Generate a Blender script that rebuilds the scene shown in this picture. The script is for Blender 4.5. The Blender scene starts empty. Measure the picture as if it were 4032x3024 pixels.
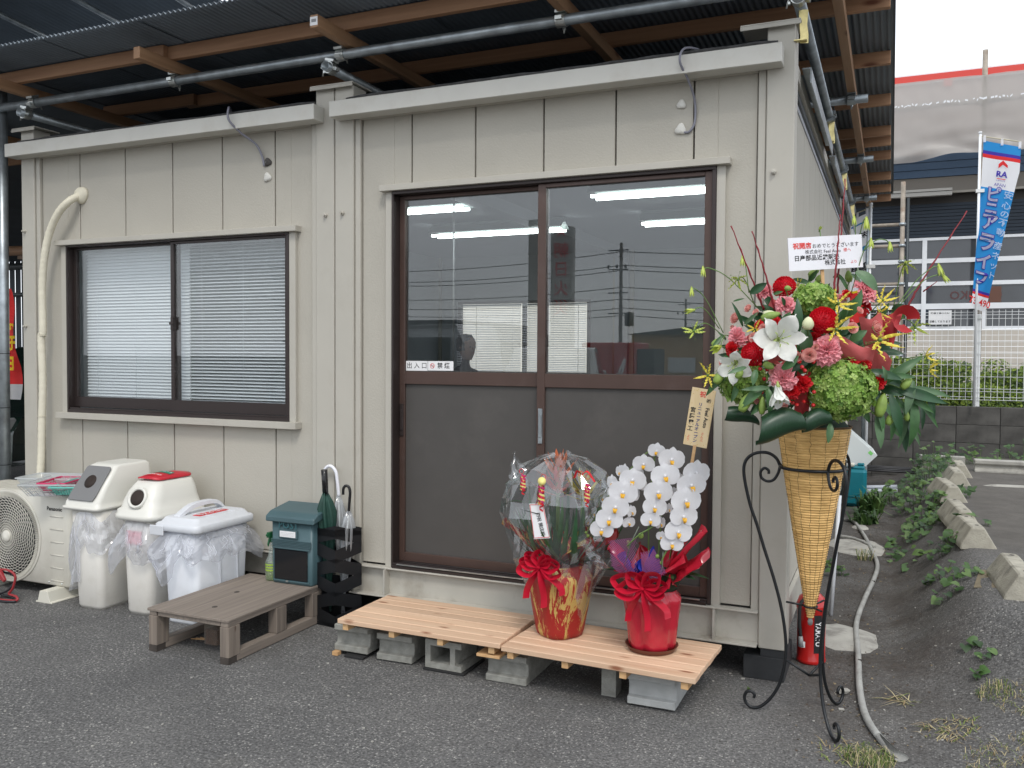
import bpy, bmesh, math, random
from math import sin, cos, pi, radians, sqrt
from mathutils import Vector, Matrix, noise
random.seed(7)
scn = bpy.context.scene
COL = scn.collection

# ---------------------------------------------------------------- camera
cam_d = bpy.data.cameras.new('camera'); cam = bpy.data.objects.new('camera', cam_d); COL.objects.link(cam)
cam_d.sensor_width = 36; cam_d.lens = 30.66; cam_d.clip_start = 0.05; cam_d.clip_end = 600
_f = Vector((-0.39819833, 0.91667976, -0.03370927)); _r = Vector((0.91710065, 0.398608, 0.0061687)); _u = Vector((-0.01909151, 0.02845842, 0.99941264))
M = Matrix((( _r.x, _u.x, -_f.x, 2.6416), (_r.y, _u.y, -_f.y, -3.7738), (_r.z, _u.z, -_f.z, 1.372), (0, 0, 0, 1)))
cam.matrix_world = M
scn.camera = cam

# ---------------------------------------------------------------- world: hazy bright overcast over a Nishita sky
world = bpy.data.worlds.new('World'); scn.world = world; world.use_nodes = True
nt = world.node_tree; nt.nodes.clear()
out = nt.nodes.new('ShaderNodeOutputWorld'); bg = nt.nodes.new('ShaderNodeBackground'); bg.inputs['Strength'].default_value = 0.12
sky = nt.nodes.new('ShaderNodeTexSky'); sky.sky_type = 'NISHITA'; sky.sun_disc = False
SUN_EL, SUN_AZ = radians(52), radians(150)      # azimuth measured clockwise from +y
sky.sun_elevation = SUN_EL; sky.sun_rotation = SUN_AZ; sky.air_density = 1.0; sky.dust_density = 2.0
tc = nt.nodes.new('ShaderNodeTexCoord'); no = nt.nodes.new('ShaderNodeTexNoise')
no.inputs['Scale'].default_value = 1.6; no.inputs['Detail'].default_value = 6
mp = nt.nodes.new('ShaderNodeMapping'); mp.inputs['Scale'].default_value = (1, 1, 3)
cr = nt.nodes.new('ShaderNodeValToRGB'); cr.color_ramp.elements[0].position = 0.25; cr.color_ramp.elements[1].position = 0.75
cr.color_ramp.elements[0].color = (0.72, 0.72, 0.72, 1); cr.color_ramp.elements[1].color = (1, 1, 1, 1)
mx = nt.nodes.new('ShaderNodeMix'); mx.data_type = 'RGBA'
mx.inputs['B'].default_value = (9.2, 9.6, 10.2, 1)
L = nt.links
L.new(tc.outputs['Generated'], mp.inputs[0]); L.new(mp.outputs[0], no.inputs['Vector']); L.new(no.outputs['Fac'], cr.inputs[0])
L.new(cr.outputs[0], mx.inputs['Factor']); L.new(sky.outputs[0], mx.inputs['A'])
L.new(mx.outputs['Result'], bg.inputs['Color']); L.new(bg.outputs[0], out.inputs['Surface'])

# ---------------------------------------------------------------- sun behind thin cloud
sd = bpy.data.lights.new('sun', 'SUN'); sd.energy = 1.1; sd.angle = radians(14); sd.color = (1.0, 0.96, 0.9)
sun = bpy.data.objects.new('sun', sd); COL.objects.link(sun)
sdir = Vector((sin(SUN_AZ) * cos(SUN_EL), cos(SUN_AZ) * cos(SUN_EL), sin(SUN_EL)))
sun.rotation_euler = sdir.to_track_quat('Z', 'Y').to_euler()
scn.view_settings.view_transform = 'Standard'; scn.view_settings.look = 'None'
scn.view_settings.exposure = 0.42; scn.view_settings.gamma = 1.0; scn.view_settings.use_curve_mapping = False
scn.cycles.max_bounces = 8; scn.cycles.transparent_max_bounces = 24; scn.cycles.sample_clamp_indirect = 6

# ---------------------------------------------------------------- materials
MT = {}
def mat(name, col, rough=0.6, metal=0.0, var=0.0, vs=6.0, bump=0.0, bs=200.0, spec=0.5, emit=None, es=0.0, transl=0.0, coat=0.0, dirt=None, ds=2.0, stretch=None, col2=None):
    """principled with optional colour variation (var, vs), relief (bump, bs), stains (dirt colour, scale)"""
    if name in MT: return MT[name]
    m = bpy.data.materials.new(name); m.use_nodes = True; n = m.node_tree; N = n.nodes; K = n.links
    p = N['Principled BSDF']; p.inputs['Base Color'].default_value = (*col, 1); p.inputs['Roughness'].default_value = rough
    p.inputs['Metallic'].default_value = metal; p.inputs['Specular IOR Level'].default_value = spec; p.inputs['Coat Weight'].default_value = coat
    t = N.new('ShaderNodeTexCoord'); src = t.outputs['Object']
    if stretch:
        mpp = N.new('ShaderNodeMapping'); mpp.inputs['Scale'].default_value = stretch; K.new(src, mpp.inputs[0]); src = mpp.outputs[0]
    c = None
    if var > 0 or col2:
        a = N.new('ShaderNodeTexNoise'); a.inputs['Scale'].default_value = vs; a.inputs['Detail'].default_value = 5; K.new(src, a.inputs['Vector'])
        r = N.new('ShaderNodeValToRGB'); r.color_ramp.elements[0].position = 0.3; r.color_ramp.elements[1].position = 0.7
        lo = tuple(x * (1 - var) for x in (col2 or col)); hi = tuple(min(1, x * (1 + var)) for x in col)
        r.color_ramp.elements[0].color = (*lo, 1); r.color_ramp.elements[1].color = (*hi, 1)
        K.new(a.outputs['Fac'], r.inputs[0]); c = r.outputs[0]
    if dirt:
        a = N.new('ShaderNodeTexNoise'); a.inputs['Scale'].default_value = ds; a.inputs['Detail'].default_value = 8; a.inputs['Roughness'].default_value = 0.7
        K.new(src, a.inputs['Vector'])
        r = N.new('ShaderNodeValToRGB'); r.color_ramp.elements[0].position = 0.52; r.color_ramp.elements[1].position = 0.72
        r.color_ramp.elements[1].color = (dirt[3],) * 3 + (1,); r.color_ramp.elements[0].color = (0, 0, 0, 1)
        K.new(a.outputs['Fac'], r.inputs[0])
        x = N.new('ShaderNodeMix'); x.data_type = 'RGBA'; K.new(r.outputs[0], x.inputs['Factor'])
        if c: K.new(c, x.inputs['A'])
        else: x.inputs['A'].default_value = (*col, 1)
        x.inputs['B'].default_value = (*dirt[:3], 1); c = x.outputs['Result']
    if c: K.new(c, p.inputs['Base Color'])
    if bump > 0:
        a = N.new('ShaderNodeTexNoise'); a.inputs['Scale'].default_value = bs; a.inputs['Detail'].default_value = 3; K.new(src, a.inputs['Vector'])
        b = N.new('ShaderNodeBump'); b.inputs['Strength'].default_value = bump; b.inputs['Distance'].default_value = 0.004
        K.new(a.outputs['Fac'], b.inputs['Height']); K.new(b.outputs[0], p.inputs['Normal'])
    if emit: p.inputs['Emission Color'].default_value = (*emit, 1); p.inputs['Emission Strength'].default_value = es
    if transl > 0:
        tl = N.new('ShaderNodeBsdfTranslucent'); ms = N.new('ShaderNodeMixShader'); ms.inputs[0].default_value = transl
        tl.inputs[0].default_value = (*col, 1)
        if c: K.new(c, tl.inputs[0])
        K.new(p.outputs[0], ms.inputs[1]); K.new(tl.outputs[0], ms.inputs[2]); K.new(ms.outputs[0], N['Material Output'].inputs[0])
    MT[name] = m; return m
def film(name, tint=(1, 1, 1), body=0.0, bodycol=(0.9, 0.9, 0.92), gloss=0.0, rough=0.02, ior=1.5, blend=1.0):
    """thin transparent sheet: clear + fresnel mirror + optional milky body"""
    if name in MT: return MT[name]
    m = bpy.data.materials.new(name); m.use_nodes = True; n = m.node_tree; N = n.nodes; K = n.links; N.remove(N['Principled BSDF'])
    tr = N.new('ShaderNodeBsdfTransparent'); tr.inputs[0].default_value = (*tint, 1)
    gl = N.new('ShaderNodeBsdfGlossy'); gl.inputs['Roughness'].default_value = rough; gl.inputs[0].default_value = (1, 1, 1, 1)
    lw = N.new('ShaderNodeLayerWeight'); lw.inputs[0].default_value = 0.5; pw = N.new('ShaderNodeMath'); pw.operation = 'POWER'; pw.inputs[1].default_value = 5; K.new(lw.outputs['Facing'], pw.inputs[0])
    r0 = ((ior - 1) / (ior + 1)) ** 2; fr = N.new('ShaderNodeMath'); fr.operation = 'MULTIPLY_ADD'; fr.inputs[1].default_value = 1 - r0; fr.inputs[2].default_value = r0; K.new(pw.outputs[0], fr.inputs[0])
    ad = N.new('ShaderNodeMath'); ad.operation = 'MULTIPLY_ADD'; ad.inputs[1].default_value = blend; ad.inputs[2].default_value = gloss; ad.use_clamp = True
    K.new(fr.outputs[0], ad.inputs[0])
    ms = N.new('ShaderNodeMixShader'); K.new(ad.outputs[0], ms.inputs[0]); K.new(tr.outputs[0], ms.inputs[1]); K.new(gl.outputs[0], ms.inputs[2])
    last = ms
    if body > 0:
        df = N.new('ShaderNodeBsdfDiffuse'); df.inputs[0].default_value = (*bodycol, 1); tl = N.new('ShaderNodeBsdfTranslucent'); tl.inputs[0].default_value = (*bodycol, 1)
        m1 = N.new('ShaderNodeMixShader'); m1.inputs[0].default_value = 0.5; K.new(df.outputs[0], m1.inputs[1]); K.new(tl.outputs[0], m1.inputs[2])
        m2 = N.new('ShaderNodeMixShader'); m2.inputs[0].default_value = body; K.new(ms.outputs[0], m2.inputs[1]); K.new(m1.outputs[0], m2.inputs[2]); last = m2
    K.new(last.outputs[0], N['Material Output'].inputs[0]); MT[name] = m; return m

# ---------------------------------------------------------------- mesh builder and object helpers
ORG = {}
class MB:
    def __init__(s): s.v = []; s.f = []; s.m = []; s.sm = []
    def add(s, vs, fs, mi=0, smooth=False):
        o = len(s.v); s.v += [Vector(p) for p in vs]
        for f in fs: s.f.append([i + o for i in f]); s.m.append(mi); s.sm.append(smooth)
        return s
    def box(s, a, b, mi=0):
        x0, y0, z0 = a; x1, y1, z1 = b
        return s.add([(x0, y0, z0), (x1, y0, z0), (x1, y1, z0), (x0, y1, z0), (x0, y0, z1), (x1, y0, z1), (x1, y1, z1), (x0, y1, z1)],
                     [(3, 2, 1, 0), (4, 5, 6, 7), (0, 1, 5, 4), (1, 2, 6, 5), (2, 3, 7, 6), (3, 0, 4, 7)], mi)
    def obox(s, c, ax, ay, az, mi=0):
        c, ax, ay, az = map(Vector, (c, ax, ay, az))
        P = [c + ax * i + ay * j + az * k for k in (-1, 1) for i, j in ((-1, -1), (1, -1), (1, 1), (-1, 1))]
        return s.add(P, [(3, 2, 1, 0), (4, 5, 6, 7), (0, 1, 5, 4), (1, 2, 6, 5), (2, 3, 7, 6), (3, 0, 4, 7)], mi)
    def rings(s, R, mi=0, caps=True, smooth=True, closed=True):
        n = len(R[0]); o = len(s.v); fs = []
        vs = [p for r in R for p in r]
        for k in range(len(R) - 1):
            for i in range(n if closed else n - 1):
                j = (i + 1) % n; fs.append((k * n + i, k * n + j, (k + 1) * n + j, (k + 1) * n + i))
        s.add(vs, fs, mi, smooth)
        if caps and closed:
            s.f.append([o + i for i in range(n)][::-1]); s.m.append(mi); s.sm.append(False)
            s.f.append([o + (len(R) - 1) * n + i for i in range(n)]); s.m.append(mi); s.sm.append(False)
        return s
    def tube(s, pts, r, n=8, mi=0, caps=True, smooth=True):
        pts = [Vector(p) for p in pts]; R = []; up = None
        for k, p in enumerate(pts):
            d = (pts[min(k + 1, len(pts) - 1)] - pts[max(k - 1, 0)])
            if d.length < 1e-9: d = Vector((0, 0, 1))
            d.normalize()
            if up is None: up = Vector((0, 0, 1)) if abs(d.z) < 0.9 else Vector((1, 0, 0))
            a = (up - d * up.dot(d)); a = a.normalized() if a.length > 1e-6 else d.orthogonal().normalized(); up = a; b = d.cross(a)
            rr = r[k] if isinstance(r, (list, tuple)) else r
            R.append([p + a * (cos(2 * pi * i / n) * rr) + b * (sin(2 * pi * i / n) * rr) for i in range(n)])
        return s.rings(R, mi, caps, smooth)
    def lathe(s, prof, n=24, c=(0, 0, 0), mi=0, caps=True, smooth=True, fn=None):
        c = Vector(c); R = []
        for (r, z) in prof:
            ring = []
            for i in range(n):
                a = 2 * pi * i / n; rr = r * (fn(a, z) if fn else 1); ring.append(c + Vector((rr * cos(a), rr * sin(a), z)))
            R.append(ring)
        return s.rings(R, mi, caps, smooth)
    def prism(s, poly, o, u, v, w, mi=0):
        o, u, v, w = map(Vector, (o, u, v, w)); n = len(poly)
        A = [o + u * a + v * b for a, b in poly]; B = [p + w for p in A]
        fs = [tuple(range(n))[::-1], tuple(range(n, 2 * n))] + [(i, (i + 1) % n, n + (i + 1) % n, n + i) for i in range(n)]
        return s.add(A + B, fs, mi)
    def grid(s, nu, nv, fn, mi=0, smooth=True):
        vs = [fn(i / nu, j / nv) for j in range(nv + 1) for i in range(nu + 1)]
        fs = [(j * (nu + 1) + i, j * (nu + 1) + i + 1, (j + 1) * (nu + 1) + i + 1, (j + 1) * (nu + 1) + i) for j in range(nv) for i in range(nu)]
        return s.add(vs, fs, mi, smooth)
    def xf(s, mtx):
        s.v = [mtx @ p for p in s.v]; return s
    def merge(s, o, mtx=None, mi=None):
        k = len(s.v); s.v += [(mtx @ p) if mtx else p for p in o.v]
        s.f += [[i + k for i in f] for f in o.f]; s.m += [mi if mi is not None else x for x in o.m]; s.sm += o.sm; return s
    def mesh(s, name, mats, off=(0, 0, 0), bev=0, fix=False):
        me = bpy.data.meshes.new(name); o = Vector(off)
        me.from_pydata([tuple(p - o) for p in s.v], [], s.f)
        for m in (mats if isinstance(mats, (list, tuple)) else [mats]): me.materials.append(m)
        me.polygons.foreach_set('material_index', s.m); me.polygons.foreach_set('use_smooth', s.sm)
        if bev or fix:
            b = bmesh.new(); b.from_mesh(me)
            if fix: bmesh.ops.recalc_face_normals(b, faces=b.faces)
            if bev: bmesh.ops.bevel(b, geom=list(b.edges), offset=bev, segments=1, affect='EDGES', clamp_overlap=True)
            b.to_mesh(me); b.free()
        me.update(); return me
    def build(s, name, mats, parent=None, bev=0, fix=False, label=None, cat=None, group=None, kind=None):
        off = ORG[parent.name] if parent else (0, 0, 0)
        return link(name, s.mesh(name, mats, off, bev, fix), parent, label, cat, group, kind)
def link(name, me, parent=None, label=None, cat=None, group=None, kind=None, loc=None, mtx=None):
    ob = bpy.data.objects.new(name, me); COL.objects.link(ob)
    if parent: ob.parent = parent; ORG[ob.name] = ORG[parent.name]
    else: ORG[ob.name] = (0, 0, 0)
    if mtx is not None:
        mm = mtx.copy()
        if parent: mm.translation = mm.translation - Vector(ORG[parent.name])
        ob.matrix_local = mm
    elif loc is not None: ob.location = Vector(loc) - Vector(ORG[parent.name] if parent else (0, 0, 0))
    if label: ob['label'] = label
    if cat: ob['category'] = cat
    if group: ob['group'] = group
    if kind: ob['kind'] = kind
    return ob
def thing(name, label, cat, loc=(0, 0, 0), group=None, rz=0):
    ob = bpy.data.objects.new(name, None); COL.objects.link(ob); ob.location = loc; ob.rotation_euler = (0, 0, rz); ob.empty_display_size = 0.1
    ob['label'] = label; ob['category'] = cat
    if group: ob['group'] = group
    ORG[ob.name] = tuple(loc) if rz == 0 else (0, 0, 0)
    return ob
def copytree(o, parent=None):
    c = o.copy(); COL.objects.link(c); ORG[c.name] = ORG.get(o.name, (0, 0, 0))
    if parent: c.parent = parent
    for ch in [x for x in o.children]: copytree(ch, c)
    return c
def frame(o, z, x=None):
    """matrix at o with local z along z"""
    z = Vector(z).normalized(); x = Vector(x) if x else (Vector((0, 0, 1)).cross(z) if abs(z.z) < 0.95 else Vector((1, 0, 0)))
    x = (x - z * x.dot(z)).normalized(); y = z.cross(x)
    return Matrix(((x.x, y.x, z.x, o[0]), (x.y, y.y, z.y, o[1]), (x.z, y.z, z.z, o[2]), (0, 0, 0, 1)))
def text(s, size, m, parent, o, u=(1, 0, 0), v=(0, 0, 1), name='lettering', depth=0.0005, mirror=False, vertical=False, bold=0.0, center=True, gap=1.05, label=None, sx=1.0, warp=None):
    """lettering lying on the plane (u, v) centred at o"""
    me_all = MB(); u = Vector(u).normalized(); v = Vector(v).normalized(); w = u.cross(v); o = Vector(o)
    rows = list(s) if vertical else [s]
    for k, row in enumerate(rows):
        if row == ' ': continue
        c = bpy.data.curves.new('t', 'FONT'); c.body = row; c.size = size; c.extrude = 0; c.align_x = 'CENTER' if center else 'LEFT'; c.align_y = 'CENTER'
        c.offset = bold; c.resolution_u = 2
        t = bpy.data.objects.new('t', c); me = bpy.data.meshes.new_from_object(t)
        yy = -k * size * gap + ((len(rows) - 1) * size * gap / 2 if center else 0)
        vs = [(p.co.x * (-1 if mirror else 1) * sx, p.co.y + (yy if vertical else 0)) for p in me.vertices]
        fs = [tuple(p.vertices) for p in me.polygons]
        if mirror: fs = [f[::-1] for f in fs]
        pts = [o + u * a + v * b + w * depth for a, b in vs]
        if warp: pts = [warp(a, b) for a, b in vs]
        me_all.add(pts, fs)
        bpy.data.objects.remove(t); bpy.data.curves.remove(c); bpy.data.meshes.remove(me)
    return me_all.build(name, m, parent, label=label)
def arc(c, r, a0, a1, n, u=(1, 0, 0), v=(0, 0, 1)):
    c, u, v = Vector(c), Vector(u), Vector(v)
    return [c + u * (r * cos(a0 + (a1 - a0) * i / n)) + v * (r * sin(a0 + (a1 - a0) * i / n)) for i in range(n + 1)]
def spline(P, n=8):
    P = [Vector(p) for p in P]; Q = [P[0] * 2 - P[1]] + P + [P[-1] * 2 - P[-2]]; R = []
    for i in range(1, len(Q) - 2):
        for k in range(n):
            t = k / n; a, b, c, d = Q[i - 1:i + 3]
            R.append(0.5 * ((2 * b) + (c - a) * t + (2 * a - 5 * b + 4 * c - d) * t * t + (3 * b - a - 3 * c + d) * t ** 3))
    return R + [P[-1]]
# ---------------------------------------------------------------- shared materials
beige = mat('beige_panel', (0.435, 0.412, 0.355), 0.75, var=0.05, vs=3, bump=0.35, bs=120, dirt=(0.36, 0.34, 0.29, 0.35), ds=1.5)
beige_s = mat('beige_steel', (0.455, 0.434, 0.378), 0.5, var=0.03, vs=4, bump=0.05, bs=60, dirt=(0.36, 0.33, 0.27, 0.4), ds=3)
beige_old = mat('beige_steel_weathered', (0.46, 0.44, 0.385), 0.6, var=0.08, vs=5, dirt=(0.22, 0.18, 0.13, 0.55), ds=4)
seam_m = mat('dark_joint', (0.07, 0.065, 0.06), 0.9)
brown = mat('bronze_aluminium', (0.085, 0.052, 0.042), 0.38, metal=0.25, var=0.08, vs=8, dirt=(0.14, 0.11, 0.1, 0.35), ds=6)
brown_d = mat('bronze_aluminium_dark', (0.04, 0.03, 0.028), 0.4, metal=0.3)
kick = mat('charcoal_board', (0.068, 0.063, 0.058), 0.55, var=0.05, vs=9, bump=0.1, bs=300, dirt=(0.12, 0.11, 0.1, 0.4), ds=2)
glass = film('window_glass', (0.94, 0.96, 0.96), ior=1.52, rough=0.0, gloss=0.022)
glass_d = film('dark_window_glass', (0.55, 0.58, 0.58), ior=1.6, rough=0.0, gloss=0.06)
blindw = mat('blind_slat_white', (0.93, 0.94, 0.96), 0.4, transl=0.22)
galv = mat('galvanised_steel', (0.36, 0.40, 0.42), 0.42, metal=0.75, var=0.25, vs=14, bump=0.05, bs=80, dirt=(0.25, 0.25, 0.24, 0.5), ds=9)
galv_b = mat('bright_galvanised_steel', (0.6, 0.62, 0.6), 0.35, metal=0.9, var=0.2, vs=20)
zincy = mat('yellow_zinc_plate', (0.55, 0.47, 0.22), 0.35, metal=0.85, var=0.25, vs=30)
tin = mat('dark_blue_corrugated_steel', (0.125, 0.150, 0.175), 0.5, metal=0.0, var=0.2, vs=2.5, dirt=(0.12, 0.13, 0.14, 0.4), ds=3)
tin_g = mat('grey_corrugated_steel', (0.12, 0.13, 0.14), 0.5, metal=0.3, var=0.15, vs=3)
def woodmat(name, c1, c2, axis='x', rough=0.6, knots=True, ks=5.0, grain=1.0):
    if name in MT: return MT[name]
    m = bpy.data.materials.new(name); m.use_nodes = True; n = m.node_tree; N = n.nodes; K = n.links; p = N['Principled BSDF']; p.inputs['Roughness'].default_value = rough
    t = N.new('ShaderNodeTexCoord'); oi = N.new('ShaderNodeObjectInfo'); vm = N.new('ShaderNodeVectorMath'); vm.operation = 'MULTIPLY_ADD'
    K.new(oi.outputs['Random'], vm.inputs[0]); vm.inputs[1].default_value = (37, 37, 37); K.new(t.outputs['Object'], vm.inputs[2])
    a = N.new('ShaderNodeMapping'); sc = [34 * grain] * 3; sc['xyz'.index(axis)] = 1.6; a.inputs['Scale'].default_value = sc; K.new(vm.outputs[0], a.inputs[0])
    w = N.new('ShaderNodeTexNoise'); w.inputs['Scale'].default_value = 1; w.inputs['Detail'].default_value = 6; w.inputs['Distortion'].default_value = 0.6; K.new(a.outputs[0], w.inputs['Vector'])
    r = N.new('ShaderNodeValToRGB'); r.color_ramp.elements[0].position = 0.3; r.color_ramp.elements[1].position = 0.68
    r.color_ramp.elements[0].color = (*c2, 1); r.color_ramp.elements[1].color = (*c1, 1); K.new(w.outputs['Fac'], r.inputs[0]); last = r.outputs[0]
    # board to board tone
    hs = N.new('ShaderNodeHueSaturation'); mr = N.new('ShaderNodeMapRange'); mr.inputs['To Min'].default_value = 0.88; mr.inputs['To Max'].default_value = 1.1
    K.new(oi.outputs['Random'], mr.inputs['Value']); K.new(mr.outputs[0], hs.inputs['Value']); K.new(last, hs.inputs['Color']); last = hs.outputs[0]
    if knots:
        km = N.new('ShaderNodeMapping'); s2 = [ks * 3.0] * 3; s2['xyz'.index(axis)] = ks; km.inputs['Scale'].default_value = s2; K.new(vm.outputs[0], km.inputs[0])
        vo = N.new('ShaderNodeTexVoronoi'); vo.inputs['Scale'].default_value = 1; K.new(km.outputs[0], vo.inputs['Vector'])
        kr = N.new('ShaderNodeValToRGB'); kr.color_ramp.elements[0].position = 0.06; kr.color_ramp.elements[0].color = (1, 1, 1, 1); kr.color_ramp.elements[1].position = 0.17; kr.color_ramp.elements[1].color = (0, 0, 0, 1)
        K.new(vo.outputs['Distance'], kr.inputs[0]); x = N.new('ShaderNodeMix'); x.data_type = 'RGBA'; K.new(kr.outputs[0], x.inputs['Factor']); K.new(last, x.inputs['A'])
        x.inputs['B'].default_value = (c2[0] * 0.45, c2[1] * 0.28, c2[2] * 0.22, 1); last = x.outputs['Result']
    K.new(last, p.inputs['Base Color'])
    b = N.new('ShaderNodeBump'); b.inputs['Strength'].default_value = 0.15; b.inputs['Distance'].default_value = 0.003; K.new(w.outputs['Fac'], b.inputs['Height']); K.new(b.outputs[0], p.inputs['Normal'])
    MT[name] = m; return m
roofwood_x = woodmat('roof_timber_lengthwise', (0.44, 0.25, 0.14), (0.33, 0.175, 0.095), 'x', ks=3)
roofwood_y = woodmat('roof_timber_crosswise', (0.38, 0.225, 0.125), (0.29, 0.16, 0.085), 'y', ks=3)
deckwood = woodmat('fresh_cedar', (0.70, 0.50, 0.345), (0.60, 0.385, 0.245), 'x', rough=0.55, ks=4.5)
joistwood = woodmat('fresh_cedar_joist', (0.62, 0.40, 0.20), (0.50, 0.29, 0.13), 'y', rough=0.6, knots=False)
greywood_y = woodmat('weathered_plywood', (0.27, 0.225, 0.185), (0.18, 0.15, 0.125), 'y', rough=0.75, knots=False, grain=1.6)
greywood = woodmat('weathered_timber', (0.26, 0.215, 0.175), (0.14, 0.115, 0.095), 'z', rough=0.8, ks=7)
conc = mat('concrete_block', (0.27, 0.268, 0.24), 0.9, var=0.22, vs=25, bump=0.8, bs=160, dirt=(0.17, 0.16, 0.14, 0.6), ds=7)
conc_s = mat('concrete_stop', (0.36, 0.34, 0.28), 0.9, var=0.2, vs=12, bump=0.9, bs=120, dirt=(0.12, 0.115, 0.1, 0.8), ds=9)
conc_p = mat('pale_concrete', (0.37, 0.36, 0.325), 0.9, var=0.15, vs=10, bump=0.4, bs=100, dirt=(0.12, 0.11, 0.1, 0.8), ds=6)
white_p = mat('white_plastic', (0.72, 0.73, 0.72), 0.35)
black_i = mat('black_iron', (0.018, 0.02, 0.022), 0.38, metal=0.4, bump=0.15, bs=120)
white_f = mat('white_fence_paint', (0.74, 0.76, 0.76), 0.45)

# ---------------------------------------------------------------- ground
def gh(x, y):
    t = 0.0
    x0 = 2.64; w = 0.46 if y > 0.6 else 0.46 + (0.6 - y) * 0.75
    k = max(0, min(1, (x - x0) / w)); h = 0.30 * k * k * (3 - 2 * k)
    if y > 0.2 and 0 < k < 1: h += (0.035 * noise.noise(Vector((x * 3, y * 3, 0))) + 0.018 * noise.noise(Vector((x * 9 + y * 3, y * 5, 2)))) * min(1, k * 3, (1 - k) * 4)
    if y > 3.3: h += 0.06 * max(0, 1 - abs(x - 2.62) / 0.3) * min(1, (y - 3.3) / 2)
    if y < -6: h *= max(0, 1 - (-6 - y) / 6)
    if x > 30: h *= max(0, 1 - (x - 30) / 10)
    return h
def ground_mat():
    m = bpy.data.materials.new('asphalt'); m.use_nodes = True; n = m.node_tree; N = n.nodes; K = n.links; p = N['Principled BSDF']; p.inputs['Roughness'].default_value = 0.88
    p.inputs['Specular IOR Level'].default_value = 0.35
    t = N.new('ShaderNodeTexCoord'); P = t.outputs['Object']
    def noi(s, d=4, ro=0.6):
        a = N.new('ShaderNodeTexNoise'); a.inputs['Scale'].default_value = s; a.inputs['Detail'].default_value = d; a.inputs['Roughness'].default_value = ro; K.new(P, a.inputs['Vector']); return a.outputs['Fac']
    def ramp(v, e):
        r = N.new('ShaderNodeValToRGB'); r.color_ramp.elements[0].position = e[0][0]; r.color_ramp.elements[0].color = (*e[0][1], 1); r.color_ramp.elements[1].position = e[-1][0]; r.color_ramp.elements[1].color = (*e[-1][1], 1)
        for q in e[1:-1]: k = r.color_ramp.elements.new(q[0]); k.color = (*q[1], 1)
        K.new(v, r.inputs[0]); return r.outputs[0]
    def mix(f, a, b, bt='MIX'):
        x = N.new('ShaderNodeMix'); x.data_type = 'RGBA'; x.blend_type = bt
        for s_, v in (('Factor', f), ('A', a), ('B', b)):
            if isinstance(v, (tuple, float, int)): x.inputs[s_].default_value = v if isinstance(v, (float, int)) else (*v, 1)
            else: K.new(v, x.inputs[s_])
        return x.outputs['Result']
    def g(v): return (v, v, v)
    base = ramp(noi(1.3, 8), [(0.3, (0.096, 0.095, 0.094)), (0.7, (0.145, 0.142, 0.137))])
    base = mix(0.85, base, ramp(noi(90, 3), [(0.35, g(0.45)), (0.65, g(1.5))]), 'MULTIPLY')
    vo = N.new('ShaderNodeTexVoronoi'); vo.inputs['Scale'].default_value = 125; vo.inputs['Randomness'].default_value = 1; K.new(P, vo.inputs['Vector'])
    sx = N.new('ShaderNodeSeparateColor'); K.new(vo.outputs['Color'], sx.inputs[0])
    chip = ramp(sx.outputs[0], [(0.0, g(0)), (0.62, g(0)), (0.65, g(0.22)), (0.85, g(0.45)), (0.95, g(0.8)), (1.0, g(1))])
    shape = ramp(vo.outputs['Distance'], [(0.32, g(1)), (0.55, g(0))]); chip = mix(1.0, chip, shape, 'MULTIPLY')
    patch = ramp(noi(2.2, 5), [(0.35, g(0.35)), (0.6, g(1))]); chip = mix(1.0, chip, patch, 'MULTIPLY')
    base = mix(chip, base, (0.44, 0.43, 0.40))
    vo2 = N.new('ShaderNodeTexVoronoi'); vo2.inputs['Scale'].default_value = 34; K.new(P, vo2.inputs['Vector']); s2 = N.new('ShaderNodeSeparateColor'); K.new(vo2.outputs['Color'], s2.inputs[0])
    c2 = mix(1.0, ramp(s2.outputs[1], [(0.0, g(0)), (0.94, g(0)), (0.95, g(0.8)), (1.0, g(1))]), ramp(vo2.outputs['Distance'], [(0.14, g(1)), (0.24, g(0))]), 'MULTIPLY')
    base = mix(c2, base, (0.42, 0.41, 0.38))
    # brown soil washed over the strip beside the office and the darker slope
    sep = N.new('ShaderNodeSeparateXYZ'); K.new(P, sep.inputs[0])
    def rng(v, a, b, c, d):
        def mr(f0, f1): 
            r = N.new('ShaderNodeMapRange'); r.interpolation_type = 'SMOOTHSTEP'; r.inputs['From Min'].default_value = f0; r.inputs['From Max'].default_value = f1; K.new(v, r.inputs['Value']); return r.outputs[0]
        r1, r2 = mr(a, b), mr(c, d); s_ = N.new('ShaderNodeMath'); s_.operation = 'SUBTRACT'; K.new(r1, s_.inputs[0]); K.new(r2, s_.inputs[1]); return s_.outputs[0]
    zx = rng(sep.outputs[0], 2.05, 2.45, 2.7, 3.2); zy = rng(sep.outputs[1], -1.1, 0.2, 20, 30)
    m1 = N.new('ShaderNodeMath'); m1.operation = 'MULTIPLY'; K.new(zx, m1.inputs[0]); K.new(zy, m1.inputs[1])
    m2 = N.new('ShaderNodeMath'); m2.operation = 'MULTIPLY'; K.new(m1.outputs[0], m2.inputs[0]); K.new(ramp(noi(3.5, 8, 0.7), [(0.32, g(0.25)), (0.62, g(1))]), m2.inputs[1])
    base = mix(m2.outputs[0], base, ramp(noi(40, 6, 0.8), [(0.3, (0.034, 0.030, 0.027)), (0.7, (0.092, 0.078, 0.066))]))
    lot = rng(sep.outputs[0], 3.0, 3.25, 90, 95); zy2 = rng(sep.outputs[1], 0.9, 2.2, 60, 70)
    m3 = N.new('ShaderNodeMath'); m3.operation = 'MULTIPLY'; K.new(lot, m3.inputs[0]); K.new(zy2, m3.inputs[1])
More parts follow.
